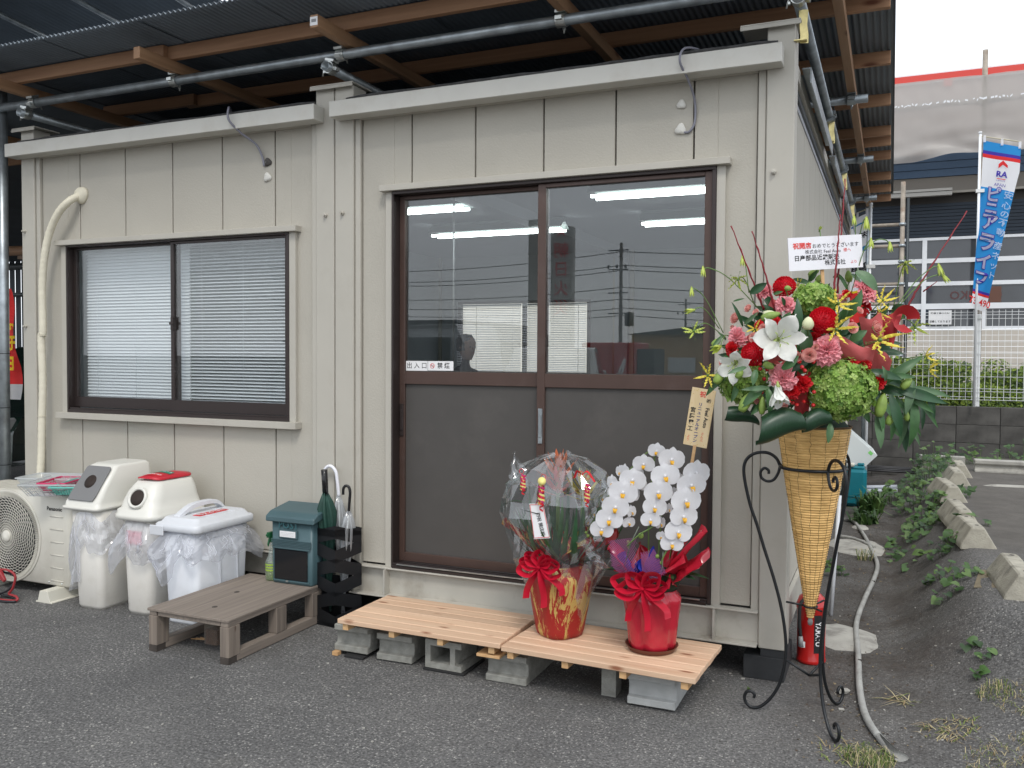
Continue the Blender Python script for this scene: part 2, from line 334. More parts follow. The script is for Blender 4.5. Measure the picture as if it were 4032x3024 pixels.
    base = mix(m3.outputs[0], base, ramp(noi(5, 8, 0.7), [(0.3, (0.085, 0.078, 0.07)), (0.7, (0.135, 0.125, 0.112))]))
    base = mix(ramp(noi(1.7, 7, 0.65), [(0.58, g(0)), (0.74, g(0.35))]), base, (0.15, 0.14, 0.12))
    st = ramp(noi(0.9, 6), [(0.60, g(0)), (0.76, g(0.6))]); base = mix(st, base, (0.055, 0.049, 0.044))
    K.new(base, p.inputs['Base Color'])
    b = N.new('ShaderNodeBump'); b.inputs['Strength'].default_value = 0.9; b.inputs['Distance'].default_value = 0.006; K.new(noi(130, 3), b.inputs['Height'])
    b2 = N.new('ShaderNodeBump'); b2.inputs['Strength'].default_value = 0.5; b2.inputs['Distance'].default_value = 0.03; K.new(noi(9, 5), b2.inputs['Height']); K.new(b.outputs[0], b2.inputs['Normal'])
    K.new(b2.outputs[0], p.inputs['Normal']); return m
def axisvals(lo, hi, dlo, dhi, fine, coarse):
    v = []; x = lo
    while x < hi:
        v.append(x); x += fine if dlo <= x < dhi else coarse
    v.append(hi); return v
gx = [-300, -120, -60, -30, -15, -8, -4, 0, 1.5, 2.2] + [2.3 + 0.045 * i for i in range(60)] + [5.3, 6, 8, 12, 20, 30, 40, 60, 120, 300]
gy = [-300, -120, -60, -30, -15, -9, -6, -4, -3] + [-2.5 + 0.06 * i for i in range(160)] + [7.5, 9, 12, 20, 40, 80, 160, 300]
g = MB(); vs = [(x, y, gh(x, y) if x > 2.2 else 0.0) for y in gy for x in gx]; nx = len(gx)
g.add(vs, [(j * nx + i, j * nx + i + 1, (j + 1) * nx + i + 1, (j + 1) * nx + i) for j in range(len(gy) - 1) for i in range(nx - 1)], 0, True)
g.build('ground', ground_mat(), kind='structure')

# ---------------------------------------------------------------- prefab office: two steel-framed units bolted side by side
DEP = 5.4
def office_unit(x0, x1, label, opening, seams, corner_left):
    t = thing('prefab_office_unit', label, 'prefab building', ((x0 + x1) / 2, 0, 0), group='steel framed prefab office units bolted side by side')
    ox0, ox1, oz0, oz1 = opening; zt, zb = 2.575, 0.30
    pw = 0.115
    # corner posts (front ones with stepped flange), beams
    for xa, sgn in ((x0, 1), (x1, -1)):
        xb = xa + sgn * pw; lo, hi = min(xa, xb), max(xa, xb)
        MB().box((lo + 0.0015, 0, 0.135), (hi - 0.0015, 0.12, 2.735)).build('corner_post', beige_s, t, bev=0.004)
        xc = xb + sgn * 0.034; lo2, hi2 = min(xb, xc), max(xb, xc)
        MB().box((lo2 + 0.001, 0.012, 0.27), (hi2 - 0.001, 0.08, 2.60)).build('post_flange', beige_s, t, bev=0.003)
        MB().box((lo, DEP - 0.12, 0.135), (hi, DEP, 2.735)).build('corner_post', beige_s, t, bev=0.004)
    if corner_left: MB().box((x0 + pw, 0.10, 0.145), (x1 - pw, 0.12, 0.285)).box((x0 + pw, 0.02, 0.286), (x1 - pw, 0.12, 0.2945)).build('base_beam', beige_old, t, bev=0.0015)
    else: MB().box((x0 + pw, 0.015, 0.155), (x1 - pw, 0.03, 0.285)).box((x0 + pw, -0.045, 0.148), (x1 - pw, 0.03, 0.156)).box((x0 + pw, -0.02, 0.285), (x1 - pw, 0.03, 0.2925)).build('base_beam', beige_old, t, bev=0.0015)
    MB().box((x0 + pw + 0.0345, 0.001, 2.5578), (x1 - pw - 0.0345, 0.0295, 2.62)).build('top_beam', beige_s, t)
    for xs in ((x0 + pw + 0.02, ox0 - 0.02, ox1 + 0.02) if oz0 < 0.5 else (x0 + 0.5, x0 + 1.2, x1 - 0.5)):
        if not corner_left: MB().box((xs - 0.004, -0.035, 0.157), (xs + 0.004, 0.0145, 0.2845)).build('beam_stiffener', beige_old, t)
    # wall panels between joints: above and below the opening, full height beside it
    edges = [x0 + pw + 0.034] + seams + [x1 - pw - 0.034]
    for i in range(len(edges) - 1):
        a, b = edges[i] + 0.004, edges[i + 1] - 0.004
        def pan(xa, xb, za, zc):
            if xb - xa > 0.02: MB().box((xa, 0.03, za), (xb, 0.07, zc)).build('wall_panel', beige, t, bev=0.002)
        o0, o1 = max(a, ox0), min(b, ox1)
        if o1 <= o0: pan(a, b, zb, zt)
        else:
            pan(a, o0, zb, zt); pan(o1, b, zb, zt); pan(o0, o1, oz1, zt)
            if oz0 > zb + 0.1: pan(o0, o1, zb, oz0)
    # dark backing that shows in the joints, around the opening only
    bk = MB()
    bk.box((x0 + pw, 0.071, zb), (ox0, 0.078, 2.6)); bk.box((ox1, 0.071, zb), (x1 - pw, 0.078, 2.6)); bk.box((ox0, 0.071, oz1), (ox1, 0.078, 2.6))
    if oz0 > 0.5: bk.box((ox0, 0.071, zb), (ox1, 0.078, oz0))
    bk.build('joint_backing', seam_m, t)
    inn = mat('office_interior_wall', (0.40, 0.43, 0.45), 0.8, var=0.03)
    iw = MB(); y = 0.079
    iw.box((x0 + pw, y, zb), (ox0, y + 0.01, 2.5)); iw.box((ox1, y, zb), (x1 - pw, y + 0.01, 2.5)); iw.box((ox0, y, oz1), (ox1, y + 0.01, 2.5))
    if oz0 > 0.5: iw.box((ox0, y, zb), (ox1, y + 0.01, oz0))
    iw.build('inner_lining', inn, t)
    MB().box((x0 + 0.02, 0.0905, 2.52), (x1 - 0.02, DEP, 2.6)).build('roof_slab', tin_g, t)
    MB().box((x0 + 0.03, 0.1, 2.49), (x1 - 0.03, DEP - 0.1, 2.515)).build('ceiling', mat('office_ceiling', (0.42, 0.43, 0.46), 0.8), t)
    MB().box((x0 + 0.03, 0.09, 0.26), (x1 - 0.03, DEP - 0.1, 0.285)).build('floor', mat('office_floor', (0.16, 0.15, 0.14), 0.5), t)
    return t
SE = 0.36
uL = office_unit(-2.32, -0.0015, 'left prefab unit with the wide brown window and blinds', (-1.948, -0.294, 1.006, 2.013), [-1.85, -1.482, -1.12, -0.76, -0.40], True)
uR = office_unit(0.0015, 2.26, 'right prefab unit with the brown sliding entrance doors', (0.340, 1.944, 0.27, 2.182), [0.44, 0.79, 1.142, 1.489, 1.84], False)
# side wall of the right unit (runs away from the camera) and left unit, back walls with a window
def side_wall(t, x, sgn):
    n = 15; y0, y1 = 0.13, DEP - 0.12
    for i in range(n):
        a = y0 + (y1 - y0) * i / n; b = y0 + (y1 - y0) * (i + 1) / n
        MB().box((x - 0.03 if sgn > 0 else x, a + 0.003, 0.30), (x if sgn > 0 else x + 0.03, b - 0.003, 2.55)).build('wall_panel', beige, t, bev=0.002)
    xi = x - 0.035 if sgn > 0 else x + 0.035
    MB().box((min(xi, xi - sgn * 0.012), y0, 0.28), (max(xi, xi - sgn * 0.012), y1, 2.5)).build('inner_lining', MT['office_interior_wall'], t)
    MB().box((min(x, x + sgn * 0.02), y0, 0.155), (max(x, x + sgn * 0.02), y1, 0.295)).build('base_beam', beige_old, t)
    MB().box((min(x, x + sgn * 0.03), y0, 2.552), (max(x, x + sgn * 0.03), y1, 2.61)).build('eaves_rail', beige_s, t)
side_wall(uR, 2.225, 1); side_wall(uL, -2.285, -1)
# galvanised angle rail lengths along the side eaves
for a, b in ((0.25, 1.75), (2.05, 3.5), (3.7, 5.2)):
    MB().box((2.262, a, 2.62), (2.30, b, 2.626)).box((2.296, a, 2.56), (2.302, b, 2.62)).build('side_flashing', galv, uR)
bw = MB()
bw.box((-2.2, 5.3, 0.28), (-1.985, 5.33, 2.5)); bw.box((-0.37, 5.3, 0.28), (-0.01, 5.33, 2.5)); bw.box((-1.985, 5.3, 0.28), (-0.37, 5.33, 1.15)); bw.box((-1.985, 5.3, 1.98), (-0.37, 5.33, 2.5))
bw.build('back_wall', MT['office_interior_wall'], uL)
MB().box((0.01, 5.3, 0.28), (2.2, 5.33, 2.5)).build('back_wall', MT['office_interior_wall'], uR)
w = MB(); [w.box((a, 5.29, 1.15), (a + 0.04, 5.34, 1.98)) for a in (-1.985, -1.175, -0.41)]; w.box((-1.945, 5.29, 1.15), (-0.41, 5.34, 1.18)); w.box((-1.945, 5.29, 1.95), (-0.41, 5.34, 1.98))
w.build('back_window_frame', brown_d, uL)
# inner columns and ceiling beam
for x in (-0.07,):
    MB().box((x, 5.2, 0.285), (x + 0.14, 5.299, 2.489)).build('inner_column', MT['office_ceiling'], uR)
MB().box((-0.06, 0.13, 2.40), (0.06, 5.2, 2.489)).build('ceiling_beam', MT['office_ceiling'], uR)
# exterior trims: gutter boxes, opening trims
for t, xa, xb in ((uL, -2.345, -0.062), (uR, 0.03, 2.215)):
    MB().box((xa, -0.09, 2.558), (xb, -0.0015, 2.636)).build('gutter_box', mat('cream_gutter', (0.56, 0.55, 0.50), 0.42, var=0.03, vs=5, dirt=(0.42, 0.38, 0.31, 0.35), ds=4), t, bev=0.002)
    pts = [(xa + 0.08 + (xb - xa - 0.1) * i / 24, -0.055 + 0.004 * random.uniform(-1, 1), 2.650 + 0.004 * random.uniform(-1, 1)) for i in range(25)]
    MB().tube(pts, 0.009, 6).build('sealing_strip', mat('old_black_sealant', (0.05, 0.05, 0.05), 0.85, var=0.4, vs=30), t)
    MB().box((xa + 0.1, -0.075, 2.6365), (xb - 0.02, -0.02, 2.643)).build('gutter_top', seam_m, t)
# post caps
for x, w_, t in ((-2.26, 0.20, uL), (0.0, 0.26, uR), (2.16, 0.24, uR)):
    m_ = MB().box((x - w_ / 2, -0.03, 2.7365), (x + w_ / 2, 0.15, 2.744)); m_.box((x - w_ / 2, -0.032, 2.72), (x + w_ / 2, -0.028, 2.7365)); m_.build('post_cap_plate', beige_old, t, bev=0.0015)
for x, z, t in ((-2.29, 2.115, uL), (-2.29, 1.53, uL), (-0.052, 2.085, uL), (0.052, 2.09, uR), (2.18, 2.135, uR)):
    MB().lathe([(0.011, 0), (0.011, 0.012), (0.006, 0.014), (0.006, 0.022)], 6, smooth=False).xf(frame((x, 0.0, z), (0, -1, 0))).build('bolt', beige_old, t)
def trim(t, x0, x1, z0, z1, w_, sill):
    for a, b in ((x0 - w_, x0 - 0.001), (x1 + 0.001, x1 + w_)): MB().box((a, 0.008, z0), (b, 0.0295, z1)).build('opening_trim', beige_s, t, bev=0.001)
    MB().box((x0 - w_ - 0.022, -0.022, z1), (x1 + w_ + 0.022, 0.0295, z1 + 0.03)).build('drip_cap', beige_s, t, bev=0.0015)
    if sill: MB().box((x0 - w_ - 0.022, -0.026, z0 - 0.036), (x1 + w_ + 0.022, 0.0295, z0)).build('sill_trim', beige_s, t, bev=0.0015)
trim(uL, -1.948, -0.294, 1.006, 2.013, 0.042, True)
trim(uR, 0.340, 1.944, 0.2925, 2.182, 0.038, False)

# window of the left unit
wn = MB().box((-1.948, 0.005, 2.002), (-0.294, 0.09, 2.013)).box((-1.948, 0.005, 1.006), (-0.294, 0.09, 1.026)).box((-1.948, 0.005, 1.026), (-1.936, 0.09, 2.002)).box((-0.309, 0.005, 1.026), (-0.294, 0.09, 2.002))
wn.box((-1.936, 0.012, 1.0261), (-0.309, 0.018, 1.036)).box((-1.936, 0.036, 1.0261), (-0.309, 0.042, 1.034))
wf = wn.build('window', brown_d, uL, bev=0.001)
for xa, xb, y in ((-1.936, -1.105, 0.05), (-1.135, -0.309, 0.024)):
    s_ = MB().box((xa, y, 1.037), (xb, y + 0.024, 1.10)).box((xa, y, 1.988), (xb, y + 0.024, 2.0015)).box((xa, y, 1.10), (xa + 0.024, y + 0.024, 1.988)).box((xb - 0.024, y, 1.10), (xb, y + 0.024, 1.988))
    s_.build('sliding_sash', brown_d, wf, bev=0.001)
    MB().box((xa + 0.024, y + 0.010, 1.10), (xb - 0.024, y + 0.014, 1.988)).build('pane', glass, wf)
MB().box((-1.125, 0.010, 1.50), (-1.108, 0.0235, 1.575)).box((-1.13, 0.004, 1.53), (-1.102, 0.0115, 1.545)).build('latch', brown_d, wf, bev=0.002)

# entrance doors
fr = MB().box((0.340, 0.0, 2.166), (1.944, 0.11, 2.182)).box((0.340, 0.0, 0.2926), (0.351, 0.11, 2.166)).box((1.927, 0.0, 0.2926), (1.944, 0.11, 2.166))
fr.box((0.351, -0.012, 0.2926), (1.927, 0.11, 0.308)).box((0.351, -0.004, 0.3081), (1.927, 0.002, 0.318)).box((0.351, 0.026, 0.3081), (1.927, 0.030, 0.316)).box((0.351, 0.058, 0.3081), (1.927, 0.0615, 0.316))
frame_o = fr.build('door_frame', brown_d, uR, bev=0.0015)
MB().box((0.38, -0.016, 0.313), (1.90, -0.0045, 0.3165)).build('threshold_strip', galv_b, uR)
RAIL = 1.284
def leaf_door(xa, xb, y, handle_x, keys, sl, sr):
    d = MB().box((xa, y, 0.317), (xa + sl, y + 0.03, 2.165)).box((xb - sr, y, 0.317), (xb, y + 0.03, 2.165))
    d.box((xa + sl, y, 0.317), (xb - sr, y + 0.03, 0.362)).box((xa + sl, y, 2.147), (xb - sr, y + 0.03, 2.165)).box((xa + sl, y, RAIL - 0.064), (xb - sr, y + 0.03, RAIL))
    o = d.build('sliding_door', brown, uR, bev=0.0015)
    MB().box((xa + sl, y + 0.014, 0.362), (xb - sr, y + 0.02, RAIL - 0.064)).build('kick_panel', kick, o)
    MB().box((xa + sl, y + 0.013, RAIL), (xb - sr, y + 0.017, 2.147)).build('glass_pane', glass, o)
    for zz in (RAIL, 2.144): MB().box((xa + sl, y + 0.006, zz), (xb - sr, y + 0.0125, zz + 0.003)).build('glazing_bead', seam_m, o)
    hd = MB().box((handle_x - 0.011, y - 0.006, 0.955), (handle_x + 0.011, y - 0.0005, 1.12)).box((handle_x - 0.008, y - 0.010, 0.985), (handle_x + 0.008, y - 0.0062, 1.09))
    h = hd.build('handle', galv if keys else brown_d, o, bev=0.002)
    return o
dl = leaf_door(0.3515, 1.150, 0.062, 0.366, False, 0.030, 0.045)
dr = leaf_door(1.119, 1.9265, 0.022, 1.139, True, 0.040, 0.034)
# stickers on the door glass
wht = mat('white_sticker', (0.80, 0.80, 0.80), 0.5); blk = mat('black_print', (0.012, 0.012, 0.014), 0.6); redp = mat('red_print', (0.62, 0.03, 0.035), 0.55); bluep = mat('dark_blue_print', (0.03, 0.06, 0.22), 0.6); greenp = mat('green_print', (0.01, 0.22, 0.14), 0.5)
def sticker(x0, x1, z0, z1, y): return MB().box((x0, y, z0), (x1, y + 0.0008, z1)).build('sticker', wht, dl)
s1 = sticker(0.3835, 0.508, RAIL + 0.004, RAIL + 0.053, 0.0735); text('出 入 口', 0.034, blk, s1, (0.446, 0.0732, RAIL + 0.028), sx=0.98)
s2 = sticker(0.5105, 0.653, RAIL + 0.006, RAIL + 0.053, 0.0735); text('禁 煙', 0.031, blk, s2, (0.598, 0.0732, RAIL + 0.029), bold=0.0004)
ng = MB().tube(arc((0.535, 0.0728, RAIL + 0.029), 0.0115, 0, 2 * pi, 20), 0.0012, 5).tube([(0.527, 0.0728, RAIL + 0.037), (0.543, 0.0728, RAIL + 0.021)], 0.0011, 5); ng.box((0.528, 0.0726, RAIL + 0.0275), (0.542, 0.0734, RAIL + 0.0305), 1)
ng.build('no_smoking_symbol', [redp, blk], s2)

# blinds: inside the left window (two), each slat a part
def blind(x0, x1, z0, z1, y, n, tilt, label, headz=True):
    t = thing('venetian_blind', label, 'blind', ((x0 + x1) / 2, y, z1), group='white venetian blinds in the office windows')
    sl = MB(); hw = 0.0115
    sl.box((-0.5, -hw, -0.0006), (0.5, hw, 0.0006)); sl.v = [Vector((p.x, p.y * cos(tilt) - p.z * sin(tilt), p.y * sin(tilt) + p.z * cos(tilt))) for p in sl.v]
    sl.v = [Vector((p.x * (x1 - x0), p.y, p.z)) for p in sl.v]
    me = sl.mesh('slat', blindw)
    for i in range(n):
        z = z1 - 0.03 - (z1 - 0.03 - z0) * i / (n - 1)
        o = link('slat', me, t, loc=((x0 + x1) / 2, y, z)); o.rotation_euler = (random.uniform(-0.03, 0.03), random.uniform(-0.0012, 0.0012), 0)
    MB().box((x0, y - 0.014, z1 - 0.02), (x1, y + 0.014, z1)).build('head_rail', blindw, t)
    for k in (0.12, 0.5, 0.88):
        x = x0 + (x1 - x0) * k
        MB().tube([(x, y - 0.013, z1 - 0.02), (x, y - 0.013, z0)], 0.0009, 4).build('ladder_cord', blindw, t)
    return t
blind(-1.925, -1.10, 1.055, 2.01, 0.14, 50, 0.95, 'nearly closed white venetian blind behind the left sash of the office window')
blind(-1.085, -0.30, 1.055, 2.01, 0.13, 50, 0.42, 'half open white venetian blind behind the right sash of the office window')
blind(-1.97, -1.17, 1.19, 1.94, 5.24, 38, 0.35, 'backlit venetian blind left of the mullion in the rear window of the office', True)
blind(-1.15, -0.40, 1.19, 1.94, 5.24, 38, 0.35, 'backlit venetian blind right of the mullion in the rear window of the office', True)

# office lights
tube_m = mat('lit_fluorescent_tube', (1, 1, 1), 0.4, emit=(0.92, 1.0, 0.97), es=8.0); refl = mat('lamp_reflector_white', (0.26, 0.30, 0.29), 0.5)
for x0, y, lab in ((-1.27, 1.67, 'twin tube ceiling lamp nearest the glass, seen through the left door leaf'), (0.855, 1.62, 'twin tube ceiling lamp nearest the glass, seen through the right door leaf'), (-1.0, 2.9, 'twin tube ceiling lamp farther inside, seen through the left door leaf'), (0.85, 2.87, 'twin tube ceiling lamp farther inside, seen through the right door leaf')):
    t = thing('fluorescent_lamp', lab, 'ceiling lamp', (x0 + 0.6, y, 2.49), group='twin tube ceiling lamps in the office')
    m_ = MB(); m_.prism([(-0.11, -0.085), (-0.035, -0.02), (-0.035, 0), (0.035, 0), (0.035, -0.02), (0.11, -0.085), (0.10, -0.088), (0, -0.03), (-0.10, -0.088)], (x0, y, 2.488), (0, 1, 0), (0, 0, 1), (1.2, 0, 0)); m_.build('reflector', refl, t)
    for dy in (-0.055, 0.055): MB().tube([(x0 + 0.01, y + dy, 2.385), (x0 + 1.19, y + dy, 2.385)], 0.0105, 8).build('tube', tube_m, t)
# ---------------------------------------------------------------- lean-to roof over the office: corrugated sheets on timber and scaffold pipes
PITCH = 0.032
def corr(x0, x1, y0, y1, za, zb, amp=0.0085, seg=4, pitch=PITCH, th=0.0015, nyy=1):
    m_ = MB(); n = int((x1 - x0) / pitch * seg); rows = []
    for k in range(nyy + 1):
        y = y0 + (y1 - y0) * k / nyy; zz = za + (zb - za) * k / nyy
        rows.append([(x0 + (x1 - x0) * i / n, y, zz + amp * sin(2 * pi * (i / seg)) + th) for i in range(n + 1)])
        rows.append([(x0 + (x1 - x0) * i / n, y, zz + amp * sin(2 * pi * (i / seg))) for i in range(n + 1)])
    vs = [p for r in rows for p in r]; w_ = n + 1; fs = []
    for k in range(nyy):
        for i in range(n):
            a = 2 * k * w_ + i; fs.append((a, a + 1, a + 2 * w_ + 1, a + 2 * w_)); b = a + w_; fs.append((b, b + 2 * w_, b + 2 * w_ + 1, b + 1))
    for i in range(n): fs.append((i, w_ + i, w_ + i + 1, i + 1)); a = 2 * nyy * w_ + i; fs.append((a, a + 1, a + w_ + 1, a + w_))
    return m_.add(vs, fs, 0, True)
roof = thing('lean_to_roof', 'low corrugated steel roof on orange timber battens over the beige office', 'roof', (0, 2.8, 2.9))
ZS = 3.048
xs = -4.4; i = 0
while xs < 2.60:
    xe = min(xs + 0.7, 2.612); corr(xs, xe + 0.03 if xe < 2.6 else xe, -0.45, 6.1, ZS + (0.002 if i % 2 else 0), ZS + (0.002 if i % 2 else 0), nyy=6).build('roof_sheet', tin, roof); xs = xe; i += 1
    if xe >= 2.61: break
for y, cuts in ((-0.15, (-4.4, -1.10, 2.61)), (0.60, (-2.3, -1.6, 0.0, 2.61)), (1.40, (-4.4, 0.6, 2.61)), (2.24, (-4.4, 1.3, 2.61)), (3.10, (-4.4, 2.61)), (3.42, (-0.5, 2.61)), (3.92, (-4.4, 2.61)), (4.80, (-4.4, 2.61)), (5.42, (-4.4, 2.61)), (5.98, (-4.4, 2.61))):
    for k in range(len(cuts) - 1):
        o = 0.035 * (k % 2)
        MB().box((cuts[k] + 0.002, y + o, 2.966), (cuts[k + 1] - 0.002 + (0.1 if k < len(cuts) - 2 else 0), y + o + 0.034, 3.037)).build('batten', roofwood_x, roof, bev=0.002)
for x in (-3.4, -2.17, -1.0, 0.12, 1.265, 2.40):
    MB().box((x - 0.022, -0.335 if x < 2 else 0.0, 2.905), (x + 0.022, 6.0, 2.9655)).build('rafter', roofwood_y, roof, bev=0.002)
lb = MB().box((0.099, -0.3365, 2.915), (0.141, -0.3355, 2.955)).build('price_tag', wht, roof)
MB().box((0.107, -0.3375, 2.93), (0.133, -0.3366, 2.944)).build('tag_print', mat('grey_print', (0.25, 0.25, 0.26), 0.6), lb)

def pipe(a, b, r, label, group=None, name='scaffold_pipe', m=None, open_end=True, pin=False):
    t = thing(name, label, 'steel pipe', a, group=group)
    a, b = Vector(a), Vector(b); d = (b - a).normalized(); n = 20
    R = []; x = d.orthogonal().normalized(); y = d.cross(x)
    for p, rr in ((a + d * 0.25, r - 0.003), (a, r - 0.003), (a, r), (b, r), (b, r - 0.003), (b - d * 0.25, r - 0.003)):
        R.append([p + x * cos(2 * pi * i / n) * rr + y * sin(2 * pi * i / n) * rr for i in range(n)])
    MB().rings(R).build('tube', m or galv, t)
    return t
def clamp(parent, c, ax, r, up, m=None, name='clamp'):
    """hinged pipe clamp: band round the pipe, saddle, bolt with nut"""
    m = m or galv_b; c, ax, up = Vector(c), Vector(ax).normalized(), Vector(up).normalized(); sd_ = ax.cross(up)
    k = MB(); R = []
    for s_, rr in ((-0.022, r + 0.001), (-0.022, r + 0.006), (0.022, r + 0.006), (0.022, r + 0.001)):
        R.append([c + ax * s_ + up * cos(2 * pi * i / 16) * rr + sd_ * sin(2 * pi * i / 16) * rr for i in range(16)])
    k.rings(R, caps=False, smooth=False)
    k.obox(c + sd_ * (r + 0.012), ax * 0.016, sd_ * 0.010, up * 0.008); k.obox(c - sd_ * (r + 0.010), ax * 0.02, sd_ * 0.008, up * 0.012)
    k.obox(c + up * (r + 0.012), ax * 0.024, sd_ * 0.026, up * 0.006)
    o = k.build(name, m, parent)
    b0 = c - sd_ * (r + 0.012)
    MB().tube([b0 + up * 0.03, b0 - up * 0.045], 0.004, 6).lathe([(0.008, -0.03), (0.008, -0.02)], 6, c=b0, smooth=False).build('bolt', m, o)
    return o
PG = 'scaffold pipes under the lean-to roof'
xp = [pipe((-2.95, -0.05, 2.872), (2.30, -0.05, 2.872), 0.0243, 'long front scaffold pipe running above the gutters of the office', PG)]
xp[0].location = (-2.95, -0.05, 2.872)
for x in (-1.02, 1.255): clamp(xp[0], (x, -0.05, 2.872), (1, 0, 0), 0.0243, (0, 0, 1))
for x in (0.05, -2.16): clamp(xp[0], (x + 0.03, -0.05, 2.872), (1, 0, 0), 0.0243, (0, -0.4, 1))
clamp(xp[0], (-2.62, -0.05, 2.872), (1, 0, 0), 0.0243, (0, 0, 1))
for x, lab in ((-2.2, 'scaffold pipe running back over the left post of the office'), (0.015, 'scaffold pipe running back over the middle posts, open end facing front'), (2.272, 'scaffold pipe running back along the right side eaves of the office')):
    p_ = pipe((x, -0.10, 2.812), (x, 5.6, 2.812), 0.0243, lab, PG, m=galv)
    clamp(p_, (x, -0.055, 2.812), (0, 1, 0), 0.0245, (0.25, 0, 1))
    if x > 2:
        for y in (1.80, 3.4, 4.9): clamp(p_, (x, y, 2.812), (0, 1, 0), 0.0245, (0.3, 0, -1), galv)
        for y in (0.02, 1.85, 3.45, 4.95):
            k = MB(); k.prism([(-0.02, 0.0), (0.02, 0.0), (0.016, -0.06), (0.022, -0.10), (0.022, -0.135), (-0.012, -0.135), (-0.012, -0.1), (-0.016, -0.06)], (x + 0.012, y, 2.79), (0.9, 0.35, 0), (0, 0, 1), (0.002, -0.004, 0)); k.box((x - 0.02, y - 0.03, 2.66), (x + 0.03, y + 0.0, 2.664))
            k.build('hook_plate', zincy, p_)
for y in (1.72, 3.40, 5.15):
    p_ = pipe((2.49, y, 2.868), (-2.6, y, 2.868), 0.0243, {1.72: 'short visible cross pipe nearest the camera poking out past the right eaves', 3.40: 'middle cross pipe poking out past the right eaves', 5.15: 'rearmost cross pipe poking out past the right eaves'}[y], PG)
    clamp(p_, (2.40, y, 2.868), (1, 0, 0), 0.0243, (0, 0, 1), galv)
# loose cables on the facade
def cable(P, r, m, label, n=6, **k): 
    return MB().tube(spline(P, 6), r, 7).build('cable', m, None, label=label, cat='cable', **k)
cg = mat('grey_cable_sheath', (0.22, 0.22, 0.26), 0.5)
o1 = cable([(-0.72, 0.08, 2.66), (-0.66, -0.02, 2.685), (-0.60, -0.10, 2.665), (-0.585, -0.115, 2.60), (-0.55, -0.06, 2.54), (-0.50, -0.005, 2.49), (-0.475, 0.015, 2.43), (-0.465, 0.022, 2.375)], 0.0062, cg, 'grey twin cable hanging over the left gutter above the window')
o2 = cable([(1.90, 0.06, 2.66), (1.86, -0.03, 2.672), (1.82, -0.10, 2.655), (1.808, -0.115, 2.60), (1.83, -0.05, 2.54), (1.845, 0.015, 2.47), (1.845, 0.022, 2.38), (1.82, 0.022, 2.34), (1.79, 0.025, 2.345)], 0.0052, cg, 'grey cable bent over the right gutter and hanging beside a panel joint')
putty = mat('white_sealant_putty', (0.66, 0.65, 0.6), 0.8, bump=0.6, bs=90)
def blob(x, z, r, t, name, m, hole=True):
    k = MB(); random.seed(int(x * 1000) + 77)
    k.lathe([(r, 0), (r * 1.02, 0.006), (r * 0.75, 0.012), (r * 0.3, 0.014)], 14, fn=lambda a, z_: 1 + 0.16 * sin(3 * a + x * 9) + 0.1 * sin(7 * a)); k.xf(frame((x, 0.03, z), (0, -1, 0))); return k.build(name, m, t)
blob(-0.445, 2.395, 0.022, uL, 'open_hole', seam_m); blob(-0.448, 2.395, 0.013, uL, 'sealant', putty); blob(-0.448, 2.315, 0.024, uL, 'sealant', putty)
blob(1.785, 2.462, 0.02, uR, 'sealant', putty); blob(1.783, 2.355, 0.024, uR, 'sealant', putty)

# upper neighbouring roof high on the left
up = thing('upper_roof', 'higher dark corrugated roof with timber battens seen past the roof edge at top left', 'roof', (-5, 1, 4.5))
corr(-13, -2.93, -4.5, 2.55, 5.25, 4.53, amp=0.012, seg=4, pitch=0.06).build('roof_sheet', tin, up)
def zup(y): return 5.25 + (4.53 - 5.25) * (y + 4.5) / 7.05
for y, a, b in ((1.1, -13, -4.55), (0.2, -5.0, -3.1), (-1.0, -13, -3.0), (2.2, -13, -7)):
    MB().box((a, y, zup(y) - 0.10), (b, y + 0.05, zup(y) - 0.018)).build('batten', roofwood_x, up)
for x in (-3.1, -4.0, -4.95, -6.4): 
    MB().tube([(x, -4.4, zup(-4.4) - 0.13), (x, 2.5, zup(2.5) - 0.13)], 0.0243, 10).build('support_pipe', galv, up)

# ---------------------------------------------------------------- left edge: post, banner, neighbouring garage and car
post = thing('steel_post', 'round galvanised post rising beside the left end of the office', 'post', (-2.475, -0.02, 0))
MB().tube([(-2.475, -0.02, 0), (-2.455, -0.02, 3.0)], 0.0303, 18).build('tube', galv, post)
for z in (0.66, 1.02, 1.36): MB().tube(arc((-2.468, -0.02, z), 0.032, 0, 2 * pi, 16, (1, 0, 0), (0, 1, 0.05)), 0.0022, 5).build('wire_tie', black_i, post)
MB().box((-2.53, -0.07, 0), (-2.42, 0.03, 0.006)).build('base_plate', galv, post)
yel = mat('banner_yellow', (0.85, 0.62, 0.02), 0.8, transl=0.3); redb = mat('banner_red', (0.70, 0.03, 0.03), 0.8, transl=0.3); whb = mat('banner_white', (0.92, 0.92, 0.94), 0.8, transl=0.65); blub = mat('banner_blue', (0.02, 0.26, 0.62), 0.75, transl=0.3); navyb = mat('banner_navy', (0.05, 0.03, 0.33), 0.8, transl=0.2)
wpole = mat('white_banner_pole', (0.75, 0.77, 0.78), 0.4)
nb = thing('banner_flag', 'narrow red and yellow banner flag on a white pole behind the steel post', 'banner', (-2.62, 0.12, 0), group='advertising banner flags on poles')
MB().tube([(-2.625, 0.12, 0.05), (-2.625, 0.12, 2.05)], 0.011, 10).build('pole', wpole, nb)
fl = MB(); Lx = -2.625
def fx(z): return 0.015 + 0.085 * min(1, (1.78 - z) / 0.50) if z < 1.78 else 0.012
zz = [1.78 - 0.02 * i for i in range(37)]
